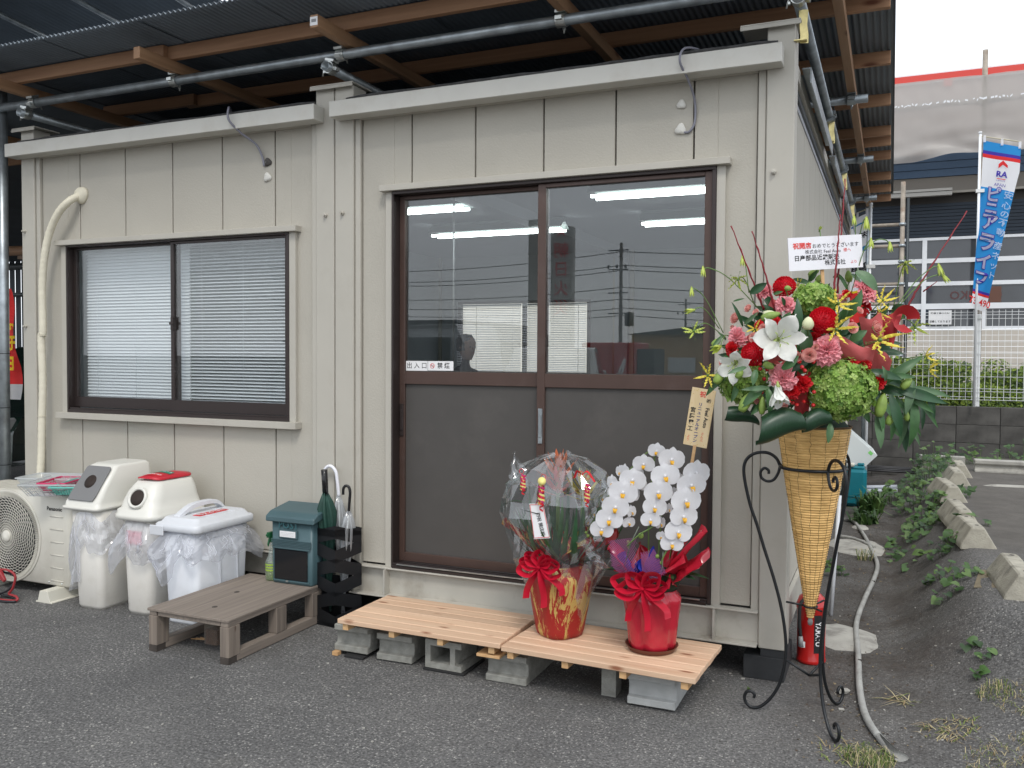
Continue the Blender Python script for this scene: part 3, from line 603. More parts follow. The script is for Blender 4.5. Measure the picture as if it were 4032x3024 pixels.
for i in range(36):
    za, zb = zz[i], zz[i + 1]; mi = 1 if i > 30 else (0 if (4 < i < 12 or 24 < i < 31) else 0)
    A = (Lx, 0.13, za), (Lx + fx(za), 0.13 + 0.02 * sin(za * 12), za), (Lx + fx(zb), 0.13 + 0.02 * sin(zb * 12), zb), (Lx, 0.13, zb)
    fl.add(A, [(0, 1, 2, 3)], mi)
flo = fl.build('flag_cloth', [redb, whb], nb)
for s_, z, sz in (('93', 1.53, 0.05), ('モ', 1.42, 0.12), ('E', 1.29, 0.12)): text(s_, sz, yel, flo, (Lx + 0.058, 0.105, z), mirror=True, sx=0.75, bold=0.004)
# garage shell on the left
gl = thing('open_garage', 'dark steel framed open garage beyond the left end of the office', 'garage', (-6, 6, 0))
dk = mat('dark_garage_siding', (0.045, 0.055, 0.065), 0.7, metal=0.2, var=0.2, vs=2)
k = MB(); n = 240
for i in range(n):
    xa, xb = -18 + 9.5 * i / n, -18 + 9.5 * (i + 1) / n; da, db = 0.012 * ((i // 2) % 2), 0.012 * (((i + 1) // 2) % 2)
    k.add([(xa, 7.5 + da, 0), (xb, 7.5 + da, 0), (xb, 7.5 + da, 4.4), (xa, 7.5 + da, 4.4)], [(0, 1, 2, 3)])
k.build('siding', dk, gl)
MB().box((-13, -2.0, 3.05), (-4.45, 7.5, 3.09)).build('inner_roof', dk, gl)
for x in (-9.3, -11.6, -14): MB().box((x - 0.05, 7.3, 0), (x + 0.05, 7.4, 4.2)).build('column', mat('dark_steel_frame', (0.06, 0.07, 0.075), 0.5, metal=0.5), gl)
for a, b in (((-9.3, 7.2, 1.3), (-11.6, 7.2, 3.2)), ((-9.3, 7.2, 3.2), (-11.6, 7.2, 1.3)), ((-15, 7.2, 2.4), (-9, 7.2, 2.4)), ((-8, 3.2, 2.35), (-2.7, 3.2, 2.35)), ((-2.75, 3.2, 2.1), (-3.4, 3.2, 1.2))): MB().tube([a, b], 0.04, 8).build('brace', MT['dark_steel_frame'], gl)
MB().tube([(-2.75, 2.5, 2.36), (-7, 2.5, 2.44)], 0.05, 8).build('timber_rail', roofwood_x, gl)
MB().box((-7, 3.5, 2.48), (-3.2, 3.9, 2.52)).build('pale_board', mat('pale_pink_board', (0.55, 0.38, 0.28), 0.7), gl)
wb = thing('added_rear_building', 'white panelled building added behind the office to brighten its rear window blinds', 'building', (-14, 24, 0))  # invented pale building, added so the rear blinds show bright
for i in range(12): MB().box((-26 + i * 1.9, 24, 0), (-26 + i * 1.9 + 1.88, 24.3, 6)).build('wall_panel', mat('added_rear_cladding', (.80, .76, .66), .6), wb)
MB().box((-26.2, 23.8, 6.001), (-3, 30, 6.2)).build('roof', tin_g, wb)
# car parked in the garage: tapered body, cabin, glass, wheels
def car(name, label, loc, rz, paint, group=None, cat='car', L_=3.9, W=1.6, H=1.45, van=False):
    t = thing(name, label, cat, (0, 0, 0), group=group); b = MB(); hw = W / 2
    if van: prof = [(0, .35), (0.02, .85), (.25, 1.05), (.75, 1.75), (1.0, 1.88), (L_ - .15, 1.9), (L_ - .02, 1.6), (L_, .9), (L_ - .02, .35)]
    else: prof = [(0, .35), (.02, .65), (.12, .78), (1.0, .92), (1.65, H - .03), (2.1, H), (2.9, H - .03), (3.55, .98), (L_ - .06, .92), (L_, .7), (L_ - .02, .35)]
    R = []
    for s_, ins in ((-1, .10), (-1, 0), (1, 0), (1, .10)):
        R.append([(x - L_ / 2, s_ * (hw - ins - (0.13 if z > 1.0 else 0) * min(1, (z - 1.0) * 2)), z if ins == 0 else 0.35 + (z - 0.35) * 0.96 + 0.01) for x, z in prof])
    b.rings(R, smooth=False); b.build('body', paint, t, bev=0.02, fix=True)
    gm = mat('car_glass', (0.015, 0.018, 0.02), 0.05, spec=0.8)
    zt = (1.75 if van else H) - .08; zl = 1.1 if van else 0.95
    xa, xb, xc, xd = (.45, .95, L_ - .25, L_ - .2) if van else (1.15, 1.72, 2.85, 3.38)
    for s_ in (-1, 1):
        g_ = MB(); o = s_ * (hw - .012)
        for (p, q, r_, s2) in (((xa + .1), (xb + .02), (xb + xc) / 2 - .03, (xb + xc) / 2 - .03), ((xb + xc) / 2 + .03, (xb + xc) / 2 + .03, xc, xd)):
            P = [(p - L_ / 2, o, zl), (q - L_ / 2, o - s_ * .12, zt), (r_ - L_ / 2, o - s_ * .12, zt), (s2 - L_ / 2, o, zl)]
            g_.add(P, [(0, 1, 2, 3)])
        g_.build('side_window', gm, t)
    for xx in (.72, L_ - .75):
        for s_ in (-1, 1):
            w_ = MB().lathe([(.10, -.09), (.25, -.09), (.29, -.06), (.29, .06), (.25, .09), (.10, .09)], 24).xf(frame((xx - L_ / 2, s_ * (hw - .08), .29), (0, s_, 0))).build('wheel', mat('tyre_rubber', (0.02, 0.02, 0.02), 0.8), t)
            MB().lathe([(.02, .093), (.17, .088), (.18, .08), (.05, .03)], 18).xf(frame((xx - L_ / 2, s_ * (hw - .08), .29), (0, s_, 0))).build('rim', galv_b, w_)
    lm = mat('lamp_lens', (0.6, 0.6, 0.6), 0.1); rl = mat('tail_lamp_red', (0.4, 0.01, 0.01), 0.2)
    for s_ in (-1, 1):
        MB().box((-L_ / 2 - .01, s_ * (hw - .2) - .14, .66), (-L_ / 2 + .12, s_ * (hw - .2) + .14, .78)).build('headlight', lm, t, bev=.02)
        MB().box((L_ / 2 - .1, s_ * (hw - .1) - .07, .75), (L_ / 2 + .01, s_ * (hw - .1) + .07, .95)).build('tail_lamp', rl, t, bev=.01)
    t.location = loc; t.rotation_euler = (0, 0, rz); return t
car('parked_car', 'dark green car parked in the garage at the left edge', (-5.6, 3.3, 0), 1.75, mat('dark_green_paint', (0.012, 0.03, 0.022), 0.2, coat=0.8))

# ---------------------------------------------------------------- right: block wall, fence, hedge, dealership
def wallcourses():
    t = thing('block_wall', 'stained dark concrete block wall below the white mesh fence', 'wall', (4, 6.8, 0.1))
    cb = mat('stained_wall_block', (0.082, 0.079, 0.073), 0.92, var=0.65, vs=3.2, bump=0.5, bs=80, dirt=(0.032, 0.032, 0.03, 1.0), ds=1.6)
    ch, bl = 0.196, 0.42
    MB().box((-1.5, 6.815, -0.1), (16, 6.92, 0.83)).build('mortar_core', mat('dark_mortar', (0.06, 0.06, 0.055), 0.95), t)
    me = MB().box((0.003, 0, 0.003), (bl - 0.003, 0.12, ch - 0.001)).mesh('block', cb, bev=0.002)
    for r_ in range(5):
        z = 0.84 - 0.196 * (5 - r_) + 0.0
        for i in range(26):
            x = -0.9 + i * bl; 
            if x > 9.5: break
            o = link('block', me, t, loc=(x, 6.80 + random.uniform(-0.002, 0.002), z)); 
    return t
wallcourses()
fe = thing('mesh_fence', 'white welded mesh fence on top of the dark block wall', 'fence', (4, 6.86, 0.85))
fm = MB(); X0, X1 = 0.0, 10.0; nv = int((X1 - X0) / 0.0605)
for i in range(nv):
    x = X0 + i * 0.0605; fm.box((x - 0.0021, 6.858, 0.91), (x + 0.0021, 6.8622, 1.885))
hz = [0.915, 0.945, 1.005, 1.035, 1.165, 1.29, 1.415, 1.54, 1.665, 1.79, 1.83, 1.86]
for z in hz: fm.box((X0, 6.8535, z - 0.0021), (X1, 6.8578, z + 0.0021))
fm.build('wire_mesh', white_f, fe, kind='stuff')
for x in (1.52, 3.50, 5.5, 7.5): 
    MB().box((x - 0.024, 6.866, 0.84), (x + 0.024, 6.905, 1.84)).build('fence_post', white_f, fe, bev=0.003)
    MB().box((x - 0.03, 6.848, 1.79), (x + 0.03, 6.866, 1.81)).build('bracket', galv_b, fe)
# hedge bushes: clumps of small leaves behind the fence
def foliage(name, c, rad, n, m, parent=None, size=0.03, seed=1, flat=0.5, front=False, **k):
    rnd = random.Random(seed); b = MB(); c = Vector(c)
    blobs = [(Vector((rnd.uniform(-.8, .8) * rad[0], rnd.uniform(-.7, .7) * rad[1], rnd.uniform(-.8, .72) * rad[2])), rnd.uniform(.28, .5)) for _ in range(44)]
    for _ in range(n):
        bc, br = rnd.choice(blobs); th, ph = rnd.uniform(0, 2 * pi), math.acos(rnd.uniform(-1, 1)); d = Vector((sin(ph) * cos(th), sin(ph) * sin(th), cos(ph)))
        p = c + bc + Vector((d.x * rad[0] * br * .55, d.y * rad[1] * br, d.z * rad[2] * br)) * rnd.uniform(.75, 1.05)
        s_ = size * rnd.uniform(.6, 1.3); nn = (d + Vector((rnd.uniform(-.6, .6), rnd.uniform(-.6, .6), rnd.uniform(-.2, .9)))).normalized(); a = nn.orthogonal().normalized(); a.rotate(Matrix.Rotation(rnd.uniform(0, 6.3), 3, nn)); bb = nn.cross(a)
        b.add([p - a * s_, p + bb * s_ * flat + nn * s_ * .15, p + a * s_, p - bb * s_ * flat + nn * s_ * .15], [(0, 1, 2, 3)], rnd.choice((0, 0, 1, 2)))
    if front:
        for _ in range(int(n * .8)):
            sx_ = rnd.uniform(-.97, .97); zt_ = rnd.uniform(-.95, .88 - .16 * sx_ * sx_ + .10 * noise.noise(Vector((sx_ * 4, seed, 0)))); p = Vector((c.x + sx_ * rad[0], c.y - .30 + .10 * sx_ * sx_ - rnd.uniform(0, .09), c.z + zt_ * rad[2]))
            s_ = size * rnd.uniform(.6, 1.3); nn = Vector((rnd.uniform(-.7, .7), -1, rnd.uniform(-.1, 1.2))).normalized(); a = nn.orthogonal().normalized(); a.rotate(Matrix.Rotation(rnd.uniform(0, 6.3), 3, nn)); bb = nn.cross(a)
            b.add([p - a * s_, p + bb * s_ * flat + nn * s_ * .15, p + a * s_, p - bb * s_ * flat + nn * s_ * .15], [(0, 1, 2, 3)], rnd.choice((0, 0, 1, 2)))
    return b.build(name, m, parent, **k)
hl = [mat('hedge_leaf_mid', (0.15, 0.23, 0.035), 0.5, transl=0.25, var=0.2, vs=9), mat('hedge_leaf_bright', (0.30, 0.40, 0.05), 0.5, transl=0.3), mat('hedge_leaf_dark', (0.045, 0.08, 0.02), 0.5, transl=0.15)]
core = mat('hedge_inner_twigs', (0.035, 0.055, 0.018), 1.0)
for i, (x, w_, top, lab) in enumerate(((2.45, 1.05, 1.44, 'clipped green shrub behind the fence, partly hidden by the bouquet'), (4.35, 0.85, 1.32, 'clipped green shrub behind the fence just right of the fence post'), (3.42, 0.55, 1.12, 'lowest clipped shrub in the dip of the hedge behind the fence'), (5.6, 0.8, 1.30, 'clipped green shrub at the far right end of the hedge'))):
    t = thing('hedge_shrub', lab, 'shrub', (x, 7.6, 0.3), group='clipped shrubs behind the mesh fence')
    hh = (top - 0.35) / 2
    k = MB().lathe([(0.05, -hh * .9), (w_ * .9, -hh * .85), (w_ * .93, 0), (w_ * .86, hh * .6), (w_ * .5, hh * .84), (0.02, hh * .86)], 18, c=(x, 7.62, 0.35 + hh), fn=lambda a, z: 1 / max(abs(cos(a)), abs(sin(a)) * w_ / .33, .3)); k.build('inner_mass', core, t)
    foliage('foliage', (x, 7.55, 0.35 + hh), (w_, .38, hh), 15000, hl, t, size=0.024, seed=i + 3, front=True)
    MB().tube([(x, 7.6, 0.2), (x, 7.6, 0.8)], 0.03, 6).build('trunk', mat('bark', (0.1, 0.07, 0.05), 0.9), t)
# raised ground behind the wall
MB().box((-3, 6.925, -0.5), (40, 60, 0.42)).build('upper_ground', mat('upper_ground_soil', (0.07, 0.06, 0.05), 0.9, var=0.2), kind='structure')

# dealership
de = thing('dealership_building', 'large car dealership with red striped parapet, navy fascia and glazed sectional doors', 'building', (8, 17, 0.4))
cream = mat('cream_siding', (0.50, 0.46, 0.40), 0.7, var=0.04); navy = mat('navy_cladding', (0.055, 0.10, 0.17), 0.5, metal=0.2); shut = mat('dark_navy_shutter', (0.018, 0.028, 0.042), 0.5, metal=0.3); white_b = mat('white_cladding', (0.74, 0.76, 0.78), 0.5); redst = mat('red_stripe', (0.62, 0.055, 0.04), 0.5)
MB().box((-2, 16.99, 7.215), (30, 17.5, 7.43)).build('parapet', white_b, de)
st = MB(); st.box((-2, 16.975, 7.245), (30, 16.989, 7.395))
for x in (3.55, 5.9, 8.4, 11): st.box((x, 16.975, 7.1), (x + 0.16, 16.989, 7.245))
st.build('red_stripe', redst, de)
MB().box((-2, 17.05, 5.1), (30, 17.6, 7.214)).build('upper_wall', mat('pale_pink_fascia', (0.42, 0.36, 0.34), 0.6, var=0.15, vs=0.8), de)
for i in range(3): MB().box((-2, 16.9 - 0.01 * i, 5.20 + i * .16), (30, 17.04, 5.20 + i * .16 + .152)).build('navy_fascia', navy, de)
MB().box((-2, 16.92, 4.88), (30, 17.1, 5.19)).build('eave_soffit', mat('taupe_soffit', (0.17, 0.155, 0.135), 0.6), de)
MB().box((-2, 16.84, 4.83), (30, 16.9, 4.875)).build('eave_rail', mat('soffit_rail', (0.33, 0.31, 0.27), 0.6), de)
lt = MB(); lt.box((-1, 16.6, 4.85), (3.74, 16.78, 4.90)).box((-1, 16.62, 4.76), (3.74, 16.76, 4.84)); lt.build('light_trough', mat('grey_trough', (0.42, 0.41, 0.38), 0.6), de)
me = MB().box((0, 0, 0), (32, 0.05, 0.062)).mesh('shutter_slat', shut)
k = MB().box((-2, 17.13, 3.9), (30, 17.2, 5.1)).build('shutter_backing', seam_m, de)
for i in range(10): link('shutter_slat', me, de, loc=(-2, 17.08 + 0.012 * (i % 2), 3.95 + i * 0.072))
# glazed doors: frames and panes
gdm = mat('dealer_dark_glass', (0.05, 0.055, 0.062), 0.06, spec=0.7, var=0.3, vs=0.7)
zr = [2.16, 2.42, 3.08, 3.84]; zr = [2.13, 2.37, 3.03, 3.84]
ZB = [(3.13, 3.80), (2.44, 3.02), (2.12 - 0.35, 2.12 + 0.22)]
xg = [-2, 0.6, 2.95, 3.2]
dx = [0.2, 1.9, 3.257, 4.397, 5.9, 7.4, 9]
def pane_rows(xa, xb):
    for za, zb in ((3.28, 3.82), (2.60, 3.12), (1.98, 2.46), (1.45, 1.86)): pass
rows = [(3.20, 3.84), (2.44, 3.07), (1.82, 2.31), (1.30, 1.70)]
rows = [(3.155, 3.86), (2.35, 3.02), (1.60, 2.22)]
rows = [(3.48, 3.88), (2.985, 3.385), (2.52, 2.90), (2.03, 2.40)]
fr_ = MB(); lastz = 3.93
fr_.box((-2, 17.0, 3.872), (30, 17.06, 3.93))
for i, (za, zb) in enumerate(rows):
    fr_.box((-2, 17.0, (rows[i + 1][1] if i + 1 < len(rows) else 1.975)), (30, 17.06, za))
for x in dx: fr_.box((x - 0.045, 16.985, 1.98), (x + 0.045, 17.0595, 3.90))
fr_.build('door_frame', white_b, de)
for i in range(len(dx) - 1):
    for za, zb in rows: MB().box((dx[i] + .045, 17.03, za), (dx[i + 1] - .045, 17.05, zb)).build('glass_pane', gdm, de)
for i in range(13): MB().box((-2, 17.0 - 0.0015 * (i % 2), 0.42 + i * 0.119), (30, 17.1, 0.42 + i * 0.119 + 0.112)).build('siding_course', cream, de)
nt_ = MB().box((3.36, 16.95, 2.07), (3.80, 16.97, 2.37)); nt_ = nt_.build('notice_paper', wht, de)
text('改装工事のため', 0.052, blk, nt_, (3.58, 16.948, 2.31), bold=0.001); text('営業しております', 0.052, blk, nt_, (3.58, 16.948, 2.13), bold=0.001)
rf = mat('painted_sign_reflection', (0.09, 0.035, 0.035), 0.4)
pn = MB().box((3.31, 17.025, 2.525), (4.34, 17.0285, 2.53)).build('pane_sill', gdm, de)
text('CA DIKO', 0.24, rf, pn, (4.25, 17.02, 2.68), mirror=True, bold=0.004)  # reflection of a red sign, drawn as mirrored lettering on the pane
MB().box((4.50, 17.01, 2.53), (4.72, 17.028, 2.86)).build('indoor_poster', mat('brown_poster', (0.12, 0.05, 0.03), 0.5), de)
# scaffold in front of dealership with dust sheet
sc = thing('scaffold', 'rusty scaffold standard with cross rails in front of the glazed doors', 'scaffold', (2.9, 15.6, 0.4))
rust = mat('rusty_scaffold_steel', (0.34, 0.30, 0.25), 0.7, metal=0.4, var=0.3, vs=6, dirt=(0.2, 0.1, 0.05, 0.6), ds=4)
MB().tube([(2.80, 15.6, 0.4), (2.80, 15.6, 4.90)], 0.045, 10).build('standard', rust, sc)
MB().tube([(2.90, 15.8, 0.4), (2.90, 15.8, 4.6)], 0.03, 8).build('rear_standard', MT['dark_steel_frame'], sc)
for z in (4.05, 3.62, 2.85, 2.45): 
    MB().tube([(-1.0, 15.62, z), (2.82, 15.62, z)], 0.035, 8).build('ledger', rust, sc)
    MB().lathe([(0.06, -0.03), (0.075, 0), (0.06, 0.03)], 10, c=(2.80, 15.6, z)).build('coupler', galv, sc)
for z in (3.3, 1.9, 1.4): MB().lathe([(0.06, -0.03), (0.075, 0), (0.06, 0.03)], 10, c=(2.80, 15.6, z)).build('coupler', galv, sc)
MB().tube([(2.80, 15.6, 1.0), (2.2, 15.6, 1.75)], 0.035, 8).build('brace', galv, sc)
ts = thing('dust_sheet', 'translucent grey dust sheet hung on scaffold across the dealership front', 'tarpaulin', (6, 16, 5.5))
def shf(u, v):
    x = -1 + 22 * u; zt_ = 6.99; s5 = max(0, min(1, (x - 2.9) / .9)); zb = 5.345 + 0.02 * sin(x * 2.1) + 0.09 * s5 * s5 * (3 - 2 * s5)
    fold = 0.03 * noise.noise(Vector((x * 0.9, v * 1.2, 0))) + 0.008 * noise.noise(Vector((x * 5.5, v * 6, 3))) + 0.08 * (1 - v) ** 3 * noise.noise(Vector((x * 1.5, 7, v * 7))) + 0.035 * math.exp(-((x - 4.25) / .10) ** 2) * v
    return (x, 16.0 + fold * 1.6 - 0.10 * (1 - v) ** 2, zb + (zt_ - zb) * v)
sheet = film('grey_dust_sheet', (0.9, 0.88, 0.86), body=0.80, bodycol=(0.57, 0.55, 0.52), rough=0.3, gloss=0.02)
MB().grid(420, 26, shf).build('sheet', sheet, ts)
for x in (4.25, 8.2): MB().tube([(x, 16.12, 0.4), (x, 16.12, 7.5)], 0.05, 8).build('standard', rust, ts)
MB().tube([(-1, 16.14, 6.5), (21, 16.14, 6.5)], 0.05, 8).build('ledger', white_b, ts)
lc_ = MB(); rl_ = random.Random(4)
for i in range(150):
    x = -.5 + i * .065
    if rl_.random() < .22: continue
    z_ = 6.50 + rl_.uniform(-.015, .015); lc_.obox((x, 15.93, z_), (rl_.uniform(.012, .035), 0, rl_.uniform(-.02, .02)), (0, .003, 0), (0, 0, rl_.uniform(.008, .02)))
lc_.build('painted_glints', white_b, ts, kind='stuff')  # small white pieces imitating a row of glints across the sheet
# ---------------------------------------------------------------- banners on the right
def nobori(label, px, py, z0, ztop, wdt, yaw, bands, cloth_len, lean=0.0, group='advertising banner flags on poles', squeeze=None, base=0.05):
    t = thing('banner_flag', label, 'banner', (px, py, z0), group=group)
    MB().tube([(px, py, z0), (px, py, ztop)], 0.0135, 10).lathe([(0.017, 0), (0.017, 0.02)], 10, c=(px, py, ztop)).build('pole', wpole, t)
    ux, uy = cos(yaw), sin(yaw)
    MB().tube([(px - ux * .02, py - uy * .02, ztop - 0.02), (px + ux * (wdt + .03), py + uy * (wdt + .03), ztop - 0.02 - wdt * .32)], 0.006, 6).build('cross_arm', mat('pale_cane', (0.5, 0.46, 0.33), 0.6), t)
    def P(u, v):
        """u across 0..1, v down 0..1"""
        sq = squeeze(v) if squeeze else 1.0; lx = lean * max(0, v) ** 1.3
        a = u * wdt * sq + lx; fold = 0.03 * sin(u * 5 + v * 6) * min(1, v * 3 + .2)
        return Vector((px + ux * (0.03 + a) - uy * fold, py + uy * (0.03 + a) + ux * fold, ztop - 0.075 - v * cloth_len - u * wdt * .32 * (1 - .5 * v)))
    ms = [whb, blub, navyb, redb, yel]; m_ = MB(); n = 12
    for (va, vb, mi) in bands:
        nv_ = max(1, int((vb - va) * 60)); m_.grid(n, nv_, lambda a, b, va=va, vb=vb: P(a, va + (vb - va) * b), mi)
    c = m_.build('cloth', ms, t)
    for u in (0.03, 0.5, 0.97): MB().obox(P(u, -0.01) + Vector((0, -.008, 0.0)), (ux * .012, uy * .012, 0), (0, .002, 0), (0, 0, .035)).build('tab', whb, t)
    MB().box((px - .03, py - .02, ztop - .62), (px + .05, py + .02, ztop - .585)).build('clip', white_p, t)
    return t, c, P, Vector((ux, uy, 0))
def wrapP(P, cu, cv, wdt, length, off=0.012):
    def f(a, b):
        p = P(cu + a / wdt, cv - b / length); return p + Vector((0, -off, 0))
    return f
b1, c1, P1, _ = nobori('tall blue banner flag with white katakana on the fence at right', 3.462, 6.74, 0.845, 3.74, 0.345, -0.12,
    [(0, .055, 1), (.055, .075, 2), (.075, .097, 3), (.097, .27, 0), (.27, .885, 1), (.885, .9, 2), (.9, .915, 3), (.915, 1, 0)], 1.76, lean=-0.075,
    squeeze=lambda v: 1.0 if v < .15 else max(.36, 1 - .62 * ((v - .15) / .85) ** .9))
CL = 1.76
for ch, v, sz in (('ピ', .315, .17), ('ニ', .395, .15), ('ア', .48, .19), ('ラ', .60, .21), ('イ', .715, .18), ('フ', .815, .16)):
    sq = max(.36, 1 - .62 * ((v - .15) / .85) ** .9); uo = 0.40 if v < .7 else .38
    text(ch, sz, navyb, c1, (0, 0, 0), warp=wrapP(P1, uo, v, .345 * sq * 1.25, CL, .010), bold=0.012, sx=1.0)
    text(ch, sz, whb, c1, (0, 0, 0), warp=wrapP(P1, uo, v, .345 * sq * 1.25, CL, .013), bold=0.005)
for ch, v in zip('安心の不動産ネット', (.30, .36, .41, .46, .52, .60, .66, .72, .78)): text(ch, .085, whb, c1, (0, 0, 0), warp=wrapP(P1, .86, v, .345 * (1 - .55 * v), CL, .013), bold=0.001)
text('73 490', .10, redb, c1, (0, 0, 0), warp=wrapP(P1, .5, .955, .2, CL, .013), bold=0.002)
text('RA', .085, navyb, c1, (0, 0, 0), warp=wrapP(P1, .55, .185, .345, CL, .012), bold=0.003); text('L ESTATE', .022, navyb, c1, (0, 0, 0), warp=wrapP(P1, .55, .222, .345, CL, .012)); text('APAN', .045, navyb, c1, (0, 0, 0), warp=wrapP(P1, .55, .248, .345, CL, .012))
f_ = wrapP(P1, .55, .125, .345, CL, .012)
MB().add([f_(a, b) for a, b in ((-.04, -.045), (-.04, 0), (.0, .045), (.045, .0), (.045, -.03), (.0, .0))], [(0, 1, 2, 5), (5, 2, 3, 4)]).add([f_(a, b) for a, b in ((-.04, -.155), (-.04, -.147), (.045, -.147), (.045, -.155))], [(3, 2, 1, 0)]).build('roof_logo', redb, c1)
# second banner beside the corner of the office, seen from its back
b2, c2, P2, _ = nobori('white, blue and red banner flag with mirrored characters behind the office corner', 2.43, 5.55, 0.0, 2.865, 0.21, pi - 0.45,
    [(0, .045, 0), (.045, .055, 1), (.055, .205, 0), (.205, .24, 1), (.24, .47, 0), (.47, .485, 4), (.485, .84, 3), (.84, .855, 4), (.855, 1, 0)], 1.55, lean=0)
def wp2(cu, cv, off=.014):
    return lambda a, b: P2(cu - a / .21, cv - b / 1.55) + Vector((0, -off, 0))
for i, ch in enumerate('末車市場'): text(ch, .068, blk, c2, (0, 0, 0), warp=wp2(.12 + .25 * i, .135), mirror=True, bold=0.002)
text('専門', .12, blk, c2, (0, 0, 0), warp=wp2(.52, .35), mirror=True, bold=0.004)
text('M I N I  V A N', .02, whb, c2, (0, 0, 0), warp=wp2(.5, .222), mirror=True)
# grey drain pipe standing by the second banner
MB().tube([(2.398, 5.62, 0), (2.398, 5.62, 2.86)], 0.019, 10).build('steel_pole', galv, None, label='thin galvanised pole standing right beside the white banner pole', cat='pole')

# ---------------------------------------------------------------- wheel stops along the raised lot
def stop(loc, rz, label, L_=0.52, notch=True, s=1.0):
    t = thing('wheel_stop', label, 'wheel stop', (0, 0, 0), group='concrete wheel stops along the edge of the raised lot')
    prof = [(-.095, 0), (.095, 0), (.095, .012), (.034, .128), (-.034, .130), (-.092, .03)]
    R = []; n = 10
    for i in range(n + 1):
        f = i / n; e = min(1, min(f, 1 - f) * 9 + .96); y = (f) * L_
        R.append([Vector((x * s * (1 if z < .05 else e) + .002 * noise.noise(Vector((x * 30, y * 9, rz))), y + (.02 if z > .05 else 0) * (1 - 2 * f) , z * s * (e if z > .05 else 1))) for x, z in prof])
    MB().rings(R, smooth=False).build('stop_body', conc_s, t, bev=0.006, fix=True)
    for yy in (.09, L_ - .09): MB().lathe([(0.011, 0.1295 * s), (0.011, 0.1308 * s)], 8, c=(.004, yy, 0)).build('anchor_hole', seam_m, t)
    t.location = loc; t.rotation_euler = (0, 0, rz); return t
stop((3.215, 0.62, 0.285), 0.05, 'wheel stop nearest the camera, cut by the right edge of the photo')
stop((3.115, 1.74, 0.285), 0.12, 'wheel stop with a leaf clump at its left foot, second nearest', L_=.46)
stop((3.09, 2.30, 0.285), 0.09, 'wheel stop with heart shaped leaves lying over its near end', L_=.56)
stop((3.09, 3.42, 0.285), 0.12, 'wheel stop standing alone in the middle of the row with a drain notch', L_=.6)
stop((3.18, 4.35, 0.285), 0.05, 'wheel stop just in front of the farthest one', L_=.5)
stop((3.235, 4.92, 0.285), 0.02, 'farthest wheel stop, touching the long grey kerb block', L_=.5)
def kerb(x0, x1, y, label):
    t = thing('kerb_block', label, 'kerb block', ((x0 + x1) / 2, y, .285), group='long grooved concrete blocks lying before the wall')
    MB().prism([(-.07, 0), (.07, 0), (.07, .03), (.045, .045), (.045, .075), (.07, .09), (.07, .125), (-.07, .125), (-.07, .09), (-.045, .075), (-.045, .045), (-.07, .03)], (x0, y, .287), (0, 1, 0), (0, 0, 1), (x1 - x0, 0, 0)).build('grooved_body', conc_p, t, bev=0.005, fix=True)
kerb(3.38, 3.83, 5.50, 'long grooved concrete block lying right of the farthest wheel stop')
kerb(3.86, 4.5, 5.46, 'long grooved concrete block lying at the right edge in front of the wall')
MB().box((2.92, 5.72, .1), (3.32, 5.85, .40)).build('concrete_slab', conc_p, None, label='flat pale concrete slab leaning behind the leaf covered bank', cat='slab')
# plywood scrap below nearest stop and pale repair patches
MB().add([(3.02, .86, gh(3.02, .86) + .006), (3.16, .80, gh(3.16, .8) + .012), (3.17, 1.16, gh(3.17, 1.16) + .012), (3.07, 1.17, gh(3.07, 1.17) + .008)], [(0, 1, 2, 3)]).build('plywood_scrap', mat('sandy_plywood', (0.17, 0.14, 0.09), 0.85, var=.2, vs=20), None, label='thin brown plywood scrap under the nearest wheel stop', cat='board')
def slabpatch(c, r1, r2, rz, label, seed=0):
    m_ = MB(); n = 26; P = []
    for i in range(n):
        a = 2 * pi * i / n; k = 1 + .22 * noise.noise(Vector((cos(a) * 2, sin(a) * 2, seed)));  x = cos(a) * r1 * k; y = sin(a) * r2 * k
        X = c[0] + x * cos(rz) - y * sin(rz); Y = c[1] + x * sin(rz) + y * cos(rz); P.append((X, Y, gh(X, Y)))
    cz = gh(c[0], c[1]); o = [(c[0], c[1], cz + .016)]; inn = [(c[0] + (p[0] - c[0]) * .7, c[1] + (p[1] - c[1]) * .7, p[2] + .013) for p in P]
    m_.add(P + inn + o, [(i, (i + 1) % n, n + (i + 1) % n, n + i) for i in range(n)] + [(n + i, n + (i + 1) % n, 2 * n) for i in range(n)], 0, True)
    m_.build('concrete_footing', conc_p, None, label=label, cat='footing', group='pale concrete footings beside the office')
slabpatch((2.44, 2.95), .19, .30, .2, 'pale round concrete footing under the grey hose beside the office', 1)
slabpatch((2.46, 0.75), .15, .22, .3, 'pale concrete footing right behind the red fire extinguisher', 2)
slabpatch((2.44, 3.70), .06, .10, .3, 'small pale concrete footing far back beside the office', 4)
slabpatch((3.60, 4.5), .24, .035, .1, 'crumbled pale mortar strip on the raised lot before the kerb block', 5)

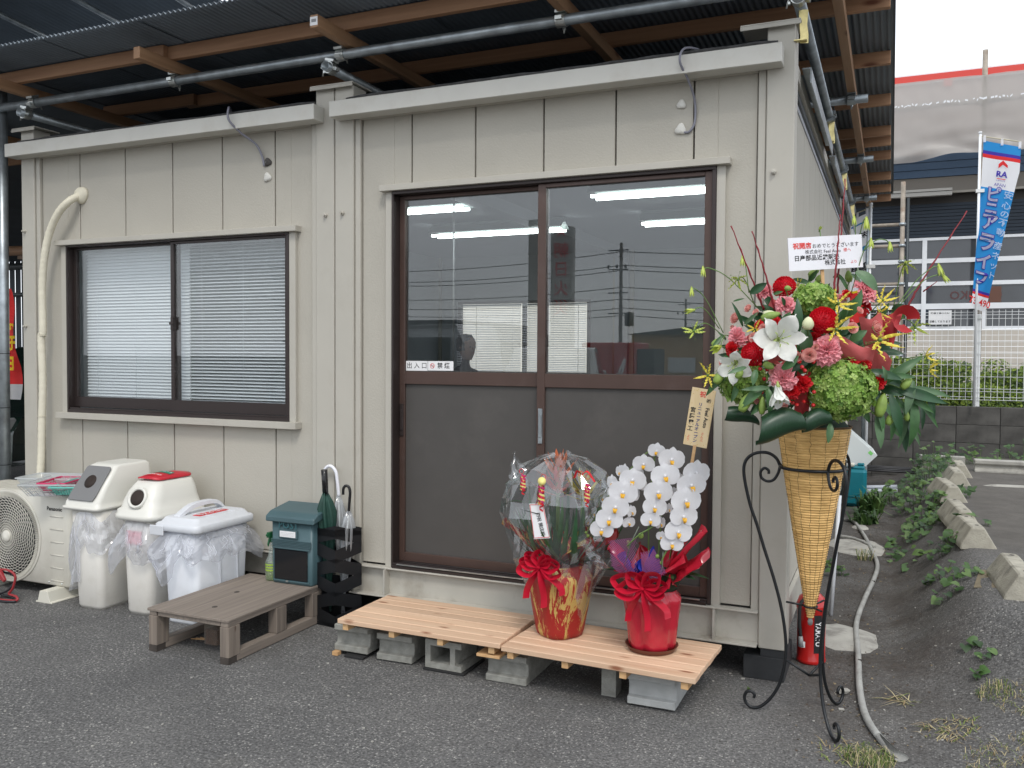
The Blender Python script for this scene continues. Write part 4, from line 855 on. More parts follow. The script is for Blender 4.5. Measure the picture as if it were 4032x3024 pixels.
# hose: split grey conduit
hm = mat('weathered_grey_conduit', (0.34, 0.34, 0.32), 0.75, var=.15, vs=12, bump=.5, bs=150, dirt=(0.12, 0.11, 0.1, .7), ds=8)
hp = [(2.30, 3.98), (2.38, 3.90), (2.47, 3.40), (2.55, 2.75), (2.585, 2.35), (2.57, 1.95), (2.53, 1.45), (2.505, .95), (2.53, .45), (2.55, .02), (2.585, -.28), (2.655, -.50), (2.70, -.58)]
ht = thing('grey_conduit', 'long weathered grey conduit snaking along the ground beside the office', 'hose', (2.5, 1.5, 0))
pts = spline([(x, y, gh(x, y) + .014) for x, y in hp], 10)
MB().tube(pts[:-14], 0.0135, 10).build('tube', hm, ht)
e = pts[-15:]; m_ = MB(); R = []
for i, p in enumerate(e):
    f = i / (len(e) - 1); op = 0.25 + 1.1 * f; rr = .0135 * (1 + .9 * f); d = (e[min(i + 1, len(e) - 1)] - e[max(0, i - 1)]).normalized(); s_ = d.cross(Vector((0, 0, 1)))
    R.append([p + s_ * (cos(a) * rr) + Vector((0, 0, 1)) * (sin(a) * rr * (1 - .5 * f)) for a in [pi / 2 + op + (2 * pi - 2 * op) * j / 9 for j in range(10)]])
m_.rings(R, closed=False).build('split_end', hm, ht)
for k_ in (52, 82): 
    p = pts[k_]; MB().obox(p + Vector((.006, 0, .011)), (.008, .002, 0), (-.001, .005, 0), (0, 0, .004)).build('crack', seam_m, ht)
MB().tube(spline([(2.56, 2.9, .02), (2.42, 3.15, .02), (2.30, 3.22, .02)]), .011, 8).build('conduit_offcut', hm, None, label='short grey conduit branch lying across behind the long one', cat='hose')

# fire extinguisher case
ex = thing('fire_extinguisher', 'large red fire extinguisher standing behind the wicker cone', 'fire extinguisher', (2.335, .30, 0))
rede = mat('extinguisher_red', (0.50, 0.014, 0.012), 0.28, coat=.4, var=.06)
c = (2.335, .33, 0)
MB().lathe([(.058, 0), (.064, .006), (.064, .018), (.061, .024), (.061, .235), (.066, .243), (.066, .262), (.062, .27), (.054, .293), (.032, .312), (.0, .317)], 32, c=c).build('tank', rede, ex)
MB().tube(spline([(2.315, .285, .30), (2.293, .262, .27), (2.290, .257, .2), (2.296, .258, .13)]), .0075, 8).build('rubber_hose', mat('black_rubber', (.02, .02, .02), .7), ex)
MB().tube([(2.296, .258, .13), (2.299, .257, .085)], [.009, .013], 10).build('nozzle', mat('clear_grey_nozzle', (.3, .3, .3), .3), ex)
MB().box((2.293, .252, .082), (2.316, .2545, .108)).build('tag', wht, ex)
lm_ = MB(); th0, th1 = -1.30, -.72
lm_.grid(8, 1, lambda u, v: (c[0] + .0618 * cos(th0 + (th1 - th0) * u), c[1] + .0618 * sin(th0 + (th1 - th0) * u), .055 + .17 * v)); lb_ = lm_.build('label_band', blk, ex)
text('YAMATO', .036, wht, lb_, (0, 0, 0), warp=lambda a, b: Vector((c[0] + .0624 * cos(-1.01 + b / .062), c[1] + .0624 * sin(-1.01 + b / .062), .14 - a * .72)), bold=.001, name='brand_lettering')

# jerrycan, foam box, pipes behind
jc = thing('jerrycan', 'teal plastic jerrycan with white cap standing beside the office', 'jerrycan', (2.365, 4.72, 0))
teal = mat('teal_plastic', (0.0, 0.155, 0.20), .45, var=.1, vs=6, dirt=(.1, .13, .12, .4), ds=5)
MB().box((2.272, 4.70, 0.012), (2.458, 4.90, .35)).build('body', teal, jc, bev=.028)
MB().box((2.29, 4.72, .345), (2.44, 4.88, .375)).build('shoulder', teal, jc, bev=.012)
MB().box((2.375, 4.78, .376), (2.435, 4.83, .398)).build('handle', teal, jc, bev=.008)
MB().lathe([(.03, 0), (.03, .028), (.026, .032), (0, .033)], 20, c=(2.325, 4.735, .372)).build('cap', mat('cream_cap', (.6, .58, .5), .5), jc)
for z in (.1,): MB().tube([(2.30, 4.698, z), (2.43, 4.698, z)], .004, 6).build('rib', teal, jc)
fb = thing('foam_box', 'white foam box tilted on end behind the teal jerrycan', 'foam box', (2.25, 5.1, .2))
foam = mat('white_foam', (.72, .76, .76), .8)
k = MB(); M_ = Matrix.Translation((2.30, 5.15, .52)) @ Matrix.Rotation(.75, 4, 'Y') @ Matrix.Rotation(.25, 4, 'Z')
for a, b in (((-.2, -.13, -.11), (.2, .13, -.09)), ((-.2, -.13, -.0895), (-.18, .13, .11)), ((.18, -.13, -.0895), (.2, .13, .11)), ((-.1795, -.13, -.0895), (.1795, -.11, .11)), ((-.1795, .11, -.0895), (.1795, .13, .11))): k.box(a, b)
k.xf(M_); k.build('box_shell', foam, fb)
MB().box((.12, -.1315, .07), (.16, -.1305, .1)).xf(M_).build('green_sticker', mat('lime_sticker', (.25, .7, .2), .5), fb)
MB().box((2.18, 4.9, 0.0), (2.3, 5.6, .30)).build('storage_crate', mat('pale_crate_plastic', (.45, .47, .46), .6), None, label='pale grey crate under the tilted foam box beside the office', cat='crate')
for i in range(7):
    MB().tube([(2.2, 5.95 + .035 * i, .20 + .012 * (i % 3)), (3.0, 6.0 + .035 * i, .19 + .012 * (i % 3))], .010, 6).build('black_pipe', mat('black_pvc', (.02, .02, .022), .5), None, label='thin black pipe in the bundle at the foot of the wall', cat='pipe', group='thin black pipes bundled at the foot of the wall')
for i in range(3):
    MB().tube([(2.3, 5.35 + .05 * i, .05 + .03 * (i % 2)), (2.72, 5.4 + .05 * i, .08 + .03 * (i % 2))], .022, 10).build('grey_pipe', mat('grey_pvc', (.42, .45, .5), .4), None, label='light grey plastic pipe in the pile beside the teal jerrycan', cat='pipe', group='light grey plastic pipes piled beside the jerrycan')
# leaning thin white pipe beside extinguisher
MB().tube([(2.375, 1.1, .0), (2.40, 1.25, .62)], .010, 8).build('white_stick', mat('grey_white_stick', (.6, .62, .65), .5), None, label='pale thin stick leaning beside the iron stand leg', cat='stick')
MB().obox((2.487, -.02, .012), (.018, .006, 0), (-.008, .014, 0), (.008, 0, .010)).build('broken_tile', conc_p, None, bev=.004, label='triangular grey concrete chip against the conduit', cat='chip')

# ---------------------------------------------------------------- weeds on the bank
def leafmat(name, c, tl=.25): return mat(name, c, .5, transl=tl, var=.25, vs=18)
ivy = [leafmat('weed_green', (.06, .13, .03)), leafmat('weed_green_pale', (.11, .19, .05)), leafmat('weed_green_dark', (.03, .07, .02))]
def heart_leaf(m_, p, nrm, s_, rnd, mi):
    nrm = nrm.normalized(); a = nrm.orthogonal().normalized(); a.rotate(Matrix.Rotation(rnd.uniform(0, 6.28), 3, nrm)); b = nrm.cross(a)
    out_ = [(-.1, 0), (-.55, .35), (-.45, .75), (.1, .9), (.6, .55), (1.1, 0), (.6, -.55), (.1, -.9), (-.45, -.75), (-.55, -.35)]
    P = [p + nrm * s_ * .12] + [p + a * (x * s_) + b * (y * s_) + nrm * s_ * (.28 * abs(y) - .12 * x * x + rnd.uniform(-.05, .05)) for x, y in out_]
    m_.add(P, [(0, i, i % 10 + 1) for i in range(1, 11)], mi, True)
def ivy_patch(label, spots, seed, size=.035):
    rnd = random.Random(seed); t = thing('creeping_weed', label, 'weed', (spots[0][0], spots[0][1], gh(spots[0][0], spots[0][1])), group='creeping heart leaved weeds on the bank')
    m_ = MB(); sm_ = MB()
    for x, y, r_, n, hgt in spots:
        c = Vector((x, y, gh(x, y)))
        for _ in range(int(n * .72)):
            a, d = rnd.uniform(0, 6.28), r_ * sqrt(rnd.random()); X, Y = x + cos(a) * d, y + sin(a) * d * 1.1; h = rnd.uniform(.01, hgt) * (1 - .4 * d / r_)
            p = Vector((X, Y, gh(X, Y) + h)); heart_leaf(m_, p, Vector((rnd.uniform(-.5, .5), rnd.uniform(-.9, .1), 1)), size * rnd.uniform(.5, 1.15), rnd, rnd.choice((0, 0, 1, 2)))
            sm_.tube([(X * .7 + x * .3, Y * .7 + y * .3, gh(X, Y)), p], .0015, 3, caps=False)
    m_.build('leaves', ivy, t, kind='stuff'); sm_.build('stems', ivy[1], t, kind='stuff')
ivy_patch('leafy weeds in a chain down the bank below the second wheel stop', [(2.96, 1.95, .11, 34, .10), (2.90, 1.42, .09, 16, .07), (2.96, 1.18, .11, 16, .06), (2.93, .98, .07, 9, .05), (3.05, 1.12, .08, 8, .03)], 1)
ivy_patch('heart shaped leaves over the near end of the third wheel stop', [(3.08, 2.30, .05, 9, .20), (3.20, 2.5, .06, 6, .12)], 2)
ivy_patch('dense patch of weeds along the foot of the middle wheel stop', [(2.92, 2.85, .17, 56, .09), (2.80, 3.05, .22, 60, .10), (2.90, 3.45, .15, 60, .18), (2.72, 2.6, .10, 14, .05), (2.86, 2.2, .14, 16, .03)], 3)
ivy_patch('tall ragged weeds climbing the far bank beside the concrete slab', [(2.86, 4.2, .18, 60, .2), (2.95, 5.0, .22, 90, .25), (2.68, 4.9, .25, 80, .2), (3.02, 5.5, .22, 90, .38)], 4)
ivy_patch('weeds behind the long kerb blocks at the foot of the wall', [(3.45, 6.1, .2, 44, .28), (3.85, 6.0, .28, 60, .34), (4.4, 6.1, .3, 50, .3)], 5)
ivy_patch('small weeds between the middle stop and the raised lot', [(3.17, 3.75, .10, 18, .12)], 6)
ivy_patch('tiny weeds at the foot of the office beside the fire extinguisher', [(2.37, 2.0, .06, 10, .08), (2.31, 2.2, .05, 8, .08)], 7)
ivy_patch('two small star leaved weeds on the sloping asphalt at lower right', [(2.98, .32, .03, 7, .035), (3.02, .22, .035, 8, .035), (2.98, .08, .02, 6, .04)], 8, size=.026)
def grassclump(label, c, r_, n, h, seed, cols, spread=.8, width=.0022, cat='grass tuft', name='grass_tuft', group=None, lie=0):
    rnd = random.Random(seed); m_ = MB()
    for _ in range(n):
        a, d = rnd.uniform(0, 6.28), r_ * sqrt(rnd.random()); X, Y = c[0] + cos(a) * d, c[1] + sin(a) * d; b0 = Vector((X, Y, gh(X, Y))); hh = h * rnd.uniform(.4, 1.1)
        dr = Vector((rnd.uniform(-1, 1), rnd.uniform(-1, 1), 0)) * spread * hh; sd_ = Vector((-dr.y, dr.x, 0)); sd_ = sd_.normalized() * width if sd_.length > 1e-6 else Vector((width, 0, 0))
        zf = 1 - lie; mid = b0 + dr * .4 + Vector((0, 0, hh * .6 * zf + .004)); tip = b0 + dr + Vector((0, 0, hh * .75 * zf * rnd.uniform(.4, 1.1) + .003))
        m_.add([b0 - sd_, b0 + sd_, mid + sd_ * .8, mid - sd_ * .8, tip], [(0, 1, 2, 3), (3, 2, 4)], rnd.randrange(len(cols)))
    o = m_.build(name, cols, None, label=label, cat=cat, group=group); return o
gg = [leafmat('grass_green', (.09, .16, .03)), leafmat('grass_yellow_green', (.19, .24, .06)), mat('dry_straw', (.42, .36, .20), .7)]
dry = [mat('dry_straw', (.42, .36, .2)), mat('dry_straw_dark', (.28, .21, .11), .8), gg[1]]
GG = 'tufts of grass on the asphalt'
grassclump('green grass tuft where the conduit splits at the bottom edge', (2.60, -.62), .08, 240, .06, 1, gg, group=GG, width=.0013)
grassclump('yellowing grass patch in the lower right corner', (3.06, -.56), .18, 480, .04, 2, dry, group=GG, lie=.6, width=.0012, spread=1.2)
grassclump('dry grass patch at the right edge above the corner patch', (3.15, -.16), .13, 260, .04, 3, dry, group=GG, lie=.6, width=.0012, spread=1.2)
grassclump('small green and straw tuft at the right edge', (3.02, -.06), .06, 100, .045, 12, gg, group=GG, width=.0013)
grassclump('low straw litter left of the corner patch', (2.86, -.30), .10, 120, .04, 13, dry, group=GG, lie=.7, spread=1.6)
grassclump('dead straw lying right of the conduit', (2.70, -.02), .05, 26, .10, 4, dry, group=GG, lie=.9, spread=1.6)
grassclump('straw bits around the split conduit end', (2.55, -.58), .12, 80, .04, 6, dry, group=GG, lie=.6, spread=1.6)
grassclump('broad leaved weed clump right of the teal jerrycan', (2.50, 4.35), .10, 90, .26, 5, ivy, width=.012, spread=.7, cat='weed', name='weed_clump')
grassclump('weed clump just before the teal jerrycan and conduit bend', (2.47, 3.9), .10, 70, .16, 7, ivy, width=.012, spread=.9, cat='weed', name='weed_clump')
grassclump('thin grass tuft beside the pale footing', (2.50, 2.55), .05, 40, .12, 8, gg, group=GG)
grassclump('single green seedling near the left scroll foot of the iron stand', (2.13, -.14), .008, 8, .02, 9, [gg[0]], group=GG)
# loose litter: chips and pebbles scattered over the asphalt
rnd = random.Random(5); pb = MB()
for _ in range(900):
    X, Y = rnd.uniform(-2.2, 3.4), rnd.uniform(-2.2, 1.5)
    if Y > -.05 and X < 2.3: continue
    s_ = rnd.choice((.0015, .002, .0025, .004)); z = gh(X, Y) if X > 2.3 else 0
    a = rnd.uniform(0, 3.1); pb.obox((X, Y, z + s_ * .4), (cos(a) * s_, sin(a) * s_, 0), (-sin(a) * s_ * .7, cos(a) * s_ * .7, 0), (0, 0, s_ * .5), rnd.choice((0, 0, 0, 1)))
for X, Y, s_ in ((2.09, -.02, .007), (2.03, .02, .005), (2.52, .60, .007), (2.49, -.19, .010), (2.17, .06, .004), (1.98, -.10, .004), (2.4, -.35, .004)):
    pb.obox((X, Y, gh(X, Y) + .002), (s_, s_ * .2, 0), (-s_ * .15, s_ * .8, 0), (0, 0, .0015))
pb.build('loose_grit', [conc_p, mat('dark_grit', (.09, .085, .08), .9)], None, label='loose pale grit and chips scattered over the asphalt', cat='grit', kind='stuff')
# fallen leaf litter on the soil strip
lf = MB(); rnd = random.Random(9)
for _ in range(900):
    X, Y = rnd.gauss(2.52, .12), rnd.uniform(-.7, 4.6)
    if X < 2.27: continue
    s_ = rnd.uniform(.002, .007); heart_leaf(lf, Vector((X, Y, gh(X, Y) + .002)), Vector((rnd.uniform(-.4, .4), rnd.uniform(-.4, .4), 1)), s_, rnd, rnd.choice((0, 0, 1)))
lf.build('leaf_litter', [mat('brown_litter', (.07, .05, .035), .9), mat('tan_litter', (.22, .17, .1), .9)], None, label='crumbled brown leaf litter along the soil strip', cat='litter', kind='stuff')
# bank in front of stacked bits: dark foundation block
ft = thing('foundation_block', 'black rubber and concrete support block under the right front corner post', 'support block', (2.17, .09, 0))
dkb = mat('black_support_block', (.028, .03, .032), .8, var=.2, vs=12, bump=.3)
MB().box((2.085, .005, 0), (2.255, .30, .10)).build('base_block', dkb, ft, bev=.003); MB().box((2.155, .006, .1005), (2.253, .2, .134)).build('packer', dkb, ft, bev=.002)
for i, (x, l) in enumerate(((-2.2, 'dark support block under the left corner post'), (-.1, 'dark support block under the middle posts'),)): MB().box((x, .02, 0), (x + .2, .3, .134)).build('support_block', dkb, None, label=l, cat='support block')
# ---------------------------------------------------------------- front yard objects
def rrect(cx, cy, hx, hy, r, z, n=5):
    P = []; r = min(r, hx * .98, hy * .98)
    for sx_, sy_, a0 in ((1, 1, 0), (-1, 1, pi / 2), (-1, -1, pi), (1, -1, 3 * pi / 2)):
        for i in range(n + 1):
            a = a0 + pi / 2 * i / n; P.append(Vector((cx + sx_ * (hx - r) + r * cos(a), cy + sy_ * (hy - r) + r * sin(a), z)))
    return P
def rloft(m_, levels, n=5, mi=0, caps=True, smooth=True):
    """levels: (cx, cy, hx, hy, radius, z)"""
    return m_.rings([rrect(*l[:5], l[5], n) for l in levels], mi, caps, smooth)

# air conditioner outdoor unit
ac = thing('air_conditioner_unit', 'cream outdoor air conditioner unit with round fan grille at the left edge', 'air conditioner', (-1.95, -.22, 0))
acm = mat('aged_cream_metal', (.60, .58, .51), .42, var=.04, vs=4, dirt=(.36, .33, .27, .35), ds=3); acg = mat('cream_grille', (.62, .60, .53), .45)
m_ = MB(); rloft(m_, [(-1.93, -.215, .44, .14, .03, .066), (-1.93, -.215, .445, .145, .035, .074), (-1.93, -.215, .445, .145, .035, .566), (-1.93, -.215, .435, .135, .03, .58)])
m_.build('casing', acm, ac)
HX, HZ, FR = -1.985, .316, .262; yf = -.36
MB().lathe([(.0, .001), (FR - .015, .001), (FR - .012, .004), (FR, .004), (FR + .004, .0)], 56).xf(frame((HX, yf - .0005, HZ), (0, -1, 0))).build('grille_rim', acm, ac)
MB().lathe([(0, .0), (.222, .0), (.222, .0045), (0, .0045)], 48).xf(frame((HX, yf - .0015, HZ), (0, -1, 0))).build('fan_opening', mat('black_fan_opening', (.012, .013, .014), .7), ac)
gm_ = MB()
for k in range(13):
    r_ = .042 + .0148 * k; gm_.tube(arc((HX, yf - .014, HZ), r_, 0, 2 * pi, 44), .0017, 5, caps=False)
ns = 44
for k in range(ns):
    P = []
    for j in range(10):
        r_ = .034 + (.228 - .034) * j / 9; a = 2 * pi * k / ns + 1.15 * (r_ / .228) ** 1.4; P.append((HX + r_ * cos(a), yf - .011, HZ + r_ * sin(a)))
    gm_.tube(P, .0017, 4, caps=False)
for k in range(150):
    a = 2 * pi * k / 150; gm_.obox((HX + .238 * cos(a), yf - .007, HZ + .238 * sin(a)), (.011 * cos(a), 0, .011 * sin(a)), (0, .003, 0), (-.0016 * sin(a), 0, .0016 * cos(a)))
gm_.build('fan_grille', acg, ac)
MB().lathe([(.034, 0), (.034, .016), (.028, .021), (0, .022)], 28).xf(frame((HX, yf - .002, HZ), (0, -1, 0))).build('hub_cap', acg, ac)
for i in range(6): MB().tube([(-1.645, yf - .0005, .455 - .072 * i), (-1.545, yf - .0005, .455 - .072 * i)], .0035, 6).build('pressed_rib', acm, ac)
text('Panasonic', .030, blk, ac, (-1.612, yf - .001, .497), bold=.0008)
for x in (-1.66, -1.56): MB().lathe([(.006, 0), (.006, .003), (0, .004)], 8).xf(frame((x, yf, .083), (0, -1, 0))).build('screw', galv_b, ac)
for x in (-1.58,):
    m_ = MB().prism([(-.062, 0), (.062, 0), (.062, .006), (.047, .008), (.030, .064), (-.030, .064), (-.047, .008), (-.062, .006)], (x, -.46, 0), (1, 0, 0), (0, 0, 1), (0, .38, 0)); m_.box((x - .02, -.44, .064), (x + .02, -.36, .0665)); m_.build('mounting_foot', mat('cream_foot_plastic', (.66, .64, .55), .5), ac, bev=.002, fix=True)
MB().prism([(-.062, 0), (.062, 0), (.04, .064), (-.04, .064)], (-2.2, -.46, 0), (1, 0, 0), (0, 0, 1), (0, .38, 0)).build('mounting_foot', MT['cream_foot_plastic'], ac, fix=True)
for i in range(9): MB().box((-2.33 + .055 * i, -.34, .580), (-2.305 + .055 * i, -.10, .5825)).build('top_rib', acm, ac)
# wrapped refrigerant pipe
rp = thing('insulated_pipe', 'tape wrapped cream pipe curving from the wall down to the air conditioner', 'pipe', (-2.08, -.05, .58))
P = spline([(-1.835, .02, 2.31), (-1.86, -.035, 2.27), (-1.93, -.055, 2.20), (-2.01, -.055, 2.08), (-2.055, -.055, 1.93), (-2.075, -.055, 1.75), (-2.07, -.058, 1.5), (-2.085, -.058, 1.45), (-2.08, -.055, 1.2), (-2.092, -.055, .95), (-2.10, -.055, .75), (-2.11, -.06, .585)], 14)
R_ = [.0205 + .0016 * ((i * 7) % 5) / 5 + (.001 if i % 3 == 0 else 0) for i in range(len(P))]
MB().tube(P, R_, 14).build('wrapped_tube', mat('cream_wrapping_tape', (.70, .66, .53), .6, bump=.5, bs=60, var=.05), rp)
k = MB().lathe([(.052, 0), (.05, .012), (.038, .026), (.024, .032), (0, .034)], 18, fn=lambda a, z: 1 + .06 * sin(3 * a)).xf(frame((-1.832, .03, 2.312), (0, -1, 0))); k.build('wall_putty_cap', MT['cream_wrapping_tape'], rp)
for z in (1.47, .98): MB().tube(arc((-2.075 if z > 1 else -2.09, -.0565, z), .0235, 0, 2 * pi, 16, (1, 0, 0), (0, 1, 0)), .0015, 5).build('tape_edge', MT['cream_wrapping_tape'], rp)

# baskets on the air conditioner
def basket(label, cx, cy, z, hx, hy, h, m, rz, holes=True, group='plastic trays and baskets on the air conditioner'):
    t = thing('plastic_basket', label, 'basket', (0, 0, 0), group=group); b = MB(); fl_ = 1.12
    rloft(b, [(0, 0, hx * .9, hy * .9, .012, 0), (0, 0, hx * .9, hy * .9, .012, .003)]); 
    R0, R1 = rrect(0, 0, hx * fl_ + .004, hy * fl_ + .004, .014, h), rrect(0, 0, hx * fl_ - .004, hy * fl_ - .004, .012, h)
    b.rings([rrect(0, 0, hx * fl_ + .004, hy * fl_ + .004, .014, h - .008), R0, R1, rrect(0, 0, hx * fl_ - .003, hy * fl_ - .003, .012, h - .008)], caps=False)
    if holes:
        for (ax, n_) in (('x', 11), ('y', 15)):
            L_ = hx if ax == 'x' else hy
            for s_ in (-1, 1):
                for i in range(n_ + 1):
                    f = -1 + 2 * i / n_
                    if ax == 'x': a0, a1 = (hx * .9 * f, s_ * hy * .9, 0), (hx * fl_ * f, s_ * hy * fl_, h - .006)
                    else: a0, a1 = (s_ * hx * .9, hy * .9 * f, 0), (s_ * hx * fl_, hy * fl_ * f, h - .006)
                    b.tube([a0, a1], .0017, 4)
        for k_ in (.2, .4, .6, .8):
            f = .9 + (fl_ - .9) * k_; b.tube([Vector(p) for p in rrect(0, 0, hx * f, hy * f, .01, h * k_, 2)] + [Vector(rrect(0, 0, hx * f, hy * f, .01, h * k_, 2)[0])], .0015, 4)
    else:
        b.rings([rrect(0, 0, hx * .9, hy * .9, .012, .001), rrect(0, 0, hx * fl_, hy * fl_, .014, h - .004)], caps=False)
    b.build('basket_shell', m, t); t.location = (cx, cy, z); t.rotation_euler = (0, 0, rz); return t
clearp = film('clear_white_plastic', (.85, .87, .88), body=.55, bodycol=(.8, .83, .84), gloss=.05, rough=.15); pinkp = mat('pink_plastic', (.72, .05, .17), .4, transl=.3); mint = mat('mint_plastic', (.18, .58, .50), .4, transl=.3)
basket('mint green open mesh basket resting in the front of the white mesh basket', -1.485, -.295, .598, .088, .150, .048, mint, .45)
basket('pink open mesh basket resting in the white mesh basket behind the mint one', -1.66, -.265, .600, .07, .125, .048, pinkp, .45)
basket('large white translucent mesh basket holding the mint and pink baskets', -1.575, -.275, .583, .185, .165, .07, clearp, .45)
basket('empty clear shallow tray at the back of the air conditioner', -1.86, -.16, .584, .15, .10, .06, clearp, .3, holes=False)

# rubbish bins
binm = mat('aged_white_bin', (.63, .61, .56), .42, var=.03, vs=5, dirt=(.42, .39, .32, .4), ds=5); binw = mat('cool_white_bin', (.64, .66, .69), .38, var=.02, dirt=(.48, .47, .45, .35), ds=5); lidw = mat('ivory_lid', (.70, .69, .63), .36)
bagf = film('clear_rubbish_bag', (.93, .94, .96), body=.30, bodycol=(.88, .89, .93), gloss=.09, rough=.12, ior=1.5)
bag_fold = mat('bag_crease', (.78, .79, .85), .25, transl=.3)
def skirt(parent, cx, cy, hx, hy, ztop, drop, flare, seed, drops=None):
    """plastic bag folded over the rim: crumpled hanging skirt"""
    m_ = MB(); nu, nv = 150, 12; base = rrect(cx, cy, 1, 1, .3, 0)
    def f(u, v):
        a = 2 * pi * u; c_, s_ = cos(a), sin(a); e = 4; k = 1 / (abs(c_) ** e + abs(s_) ** e) ** (1 / e)
        N_ = noise.noise(Vector((c_ * 2.2 + seed, s_ * 2.2, v * 1.2))); N2 = noise.noise(Vector((u * 60, v * 4, seed))); N3 = noise.noise(Vector((u * 22 + v * 3, v * 3, seed * 2)))
        d_ = drops(c_, s_) if drops else 1
        out_ = flare * sin(min(1, v * 1.15) * pi * .75) * (1 + 1.2 * N_) + .016 * N3 * (v * 1.6) + .009 * N2 * min(1, v * 2)
        x = cx + c_ * k * (hx + out_); y = cy + s_ * k * (hy + out_); y = min(y, -.006)
        return (x, y, ztop - v * drop * d_ * (1 + .5 * N_ + .28 * noise.noise(Vector((u * 9, 0, seed)))))
    m_.grid(nu, nv, f, smooth=False); m_.build('rubbish_bag', bagf, parent)
    cs = MB(); rnd = random.Random(seed)
    for _ in range(46):
        u = rnd.random(); v0 = rnd.uniform(.05, .6); P = [Vector(f(u + .02 * (j / 4) * rnd.choice((-1, 1, .3)), v0 + .35 * j / 4)) for j in range(5)]
        for p in P: p += (p - Vector((cx, cy, p.z))).normalized() * .002
        cs.tube(P, [.0004, .0013, .0016, .0012, .0003], 4)
    cs.build('bag_crease', bag_fold, parent, kind='stuff')
# bin 1: hood with grey flap
b1_ = thing('rubbish_bin', 'ivory rubbish bin with a sloping hood and round hole in a grey plate', 'rubbish bin', (-1.27, -.26, 0), group='rubbish bins lined up against the office wall')
m_ = MB(); rloft(m_, [(-1.262, -.265, .085, .165, .03, 0), (-1.262, -.265, .092, .175, .035, .02), (-1.275, -.265, .112, .188, .035, .53)]); m_.build('bin_body', binm, b1_)
m_ = MB(); rloft(m_, [(-1.29, -.27, .132, .205, .03, .533), (-1.29, -.27, .135, .208, .03, .55), (-1.285, -.27, .127, .20, .03, .552), (-1.285, -.27, .125, .197, .03, .575), (-1.275, -.25, .112, .165, .03, .66), (-1.262, -.225, .10, .125, .028, .755), (-1.262, -.215, .09, .10, .025, .768)])
m_.build('hood', lidw, b1_)
gp = Vector((0, -.118, .19)).normalized(); nn = Vector((0, -.19, -.0)).normalized()
P0, P1_ = Vector((-1.285, -.466, .583)), Vector((-1.262, -.352, .758)); vv = (P1_ - P0); wn_ = Vector((1, 0, 0)).cross(vv).normalized()
m_ = MB().prism([(-.088, 0), (.088, 0), (.094, .03), (.088, .195), (.078, .205), (-.078, .205), (-.088, .195), (-.094, .03)], P0 + wn_ * .002, (1, 0, 0), vv.normalized(), wn_ * .006)
pl = m_.build('grey_plate', mat('grey_flap_plastic', (.19, .19, .19), .45), b1_, bev=.0015, fix=True)
MB().lathe([(0, 0), (.038, 0), (.038, .0012), (0, .0012)], 30).xf(frame(P0 + vv * .53 + wn_ * .0083, wn_)).build('round_hole', mat('brown_hole', (.028, .018, .014), .8), pl)
skirt(b1_, -1.275, -.265, .112, .186, .53, .20, .024, 3, lambda c_, s_: 1 + (.8 if (c_ < -.2 and s_ < 0) else 0))
# bin 2: dome lid with red cap
b2_ = thing('rubbish_bin', 'ivory rubbish bin with a domed lid, round side hole and red cap on top', 'rubbish bin', (-.95, -.24, 0), group='rubbish bins lined up against the office wall')
m_ = MB(); rloft(m_, [(-.95, -.235, .078, .165, .04, 0), (-.95, -.235, .088, .172, .045, .02), (-.945, -.235, .112, .185, .05, .50)]); m_.build('bin_body', binm, b2_)
m_ = MB(); rloft(m_, [(-.95, -.24, .140, .205, .07, .50), (-.95, -.24, .145, .210, .07, .512), (-.95, -.24, .145, .210, .07, .528), (-.95, -.24, .137, .201, .065, .534), (-.95, -.24, .137, .201, .065, .55), (-.95, -.235, .127, .188, .065, .56), (-.95, -.235, .120, .180, .07, .60), (-.95, -.225, .110, .166, .07, .645), (-.95, -.215, .092, .148, .055, .675), (-.95, -.21, .080, .135, .045, .692), (-.95, -.21, .03, .05, .02, .70)], n=6); m_.build('domed_lid', lidw, b2_)
m_ = MB(); capf = lambda x, y: .683 + .046 * max(0, 1 - ((x + .95) / .125) ** 2) * max(0, 1 - ((y + .21) / .26) ** 2)
k_ = [rrect(-.95, -.21, .080 * s_, .135 * s_, .045 * s_, 0, 6) for s_ in (1.0, 1.0, .75, .5, .25, .03)]
for q_ in k_[1:]:
    for p in q_: p.z = capf(p.x, p.y)
for p in k_[0]: p.z = capf(p.x, p.y) - .008
m_.rings(k_, caps=False)
cap = m_.build('red_cap', mat('red_cap_plastic', (.50, .02, .035), .4), b2_)
def capz(x, y): return capf(x, y) + .0015
for (cx_, cy_, hx_, hy_, rz_, m2, s_, sz) in ((-.95, -.225, .055, .024, .25, greenp, 'ペットボトル', .019), (-.955, -.295, .060, .017, .15, redp, '資源物専用袋で出す', .013)):
    k = MB(); k.grid(8, 4, lambda u, v: (lambda x, y: (x, y, capz(x, y)))(cx_ + (2 * u - 1) * hx_ * cos(rz_) - (2 * v - 1) * hy_ * sin(rz_), cy_ + (2 * u - 1) * hx_ * sin(rz_) + (2 * v - 1) * hy_ * cos(rz_))); stk = k.build('sticker', m2, cap)
    text(s_, sz, wht, stk, (0, 0, 0), warp=lambda a, b: (lambda x, y: Vector((x, y, capz(x, y) + .0012)))(cx_ + a * cos(rz_) - b * sin(rz_), cy_ + a * sin(rz_) + b * cos(rz_)), bold=.0004)
hn = Vector((.10, -1, .42)).normalized(); hc = Vector((-.935, -.418, .618))
MB().lathe([(.058, -.012), (.056, .001), (.046, .003), (.042, -.004), (.040, -.016)], 30, caps=False).xf(frame(hc, hn)).build('hole_bezel', lidw, b2_)
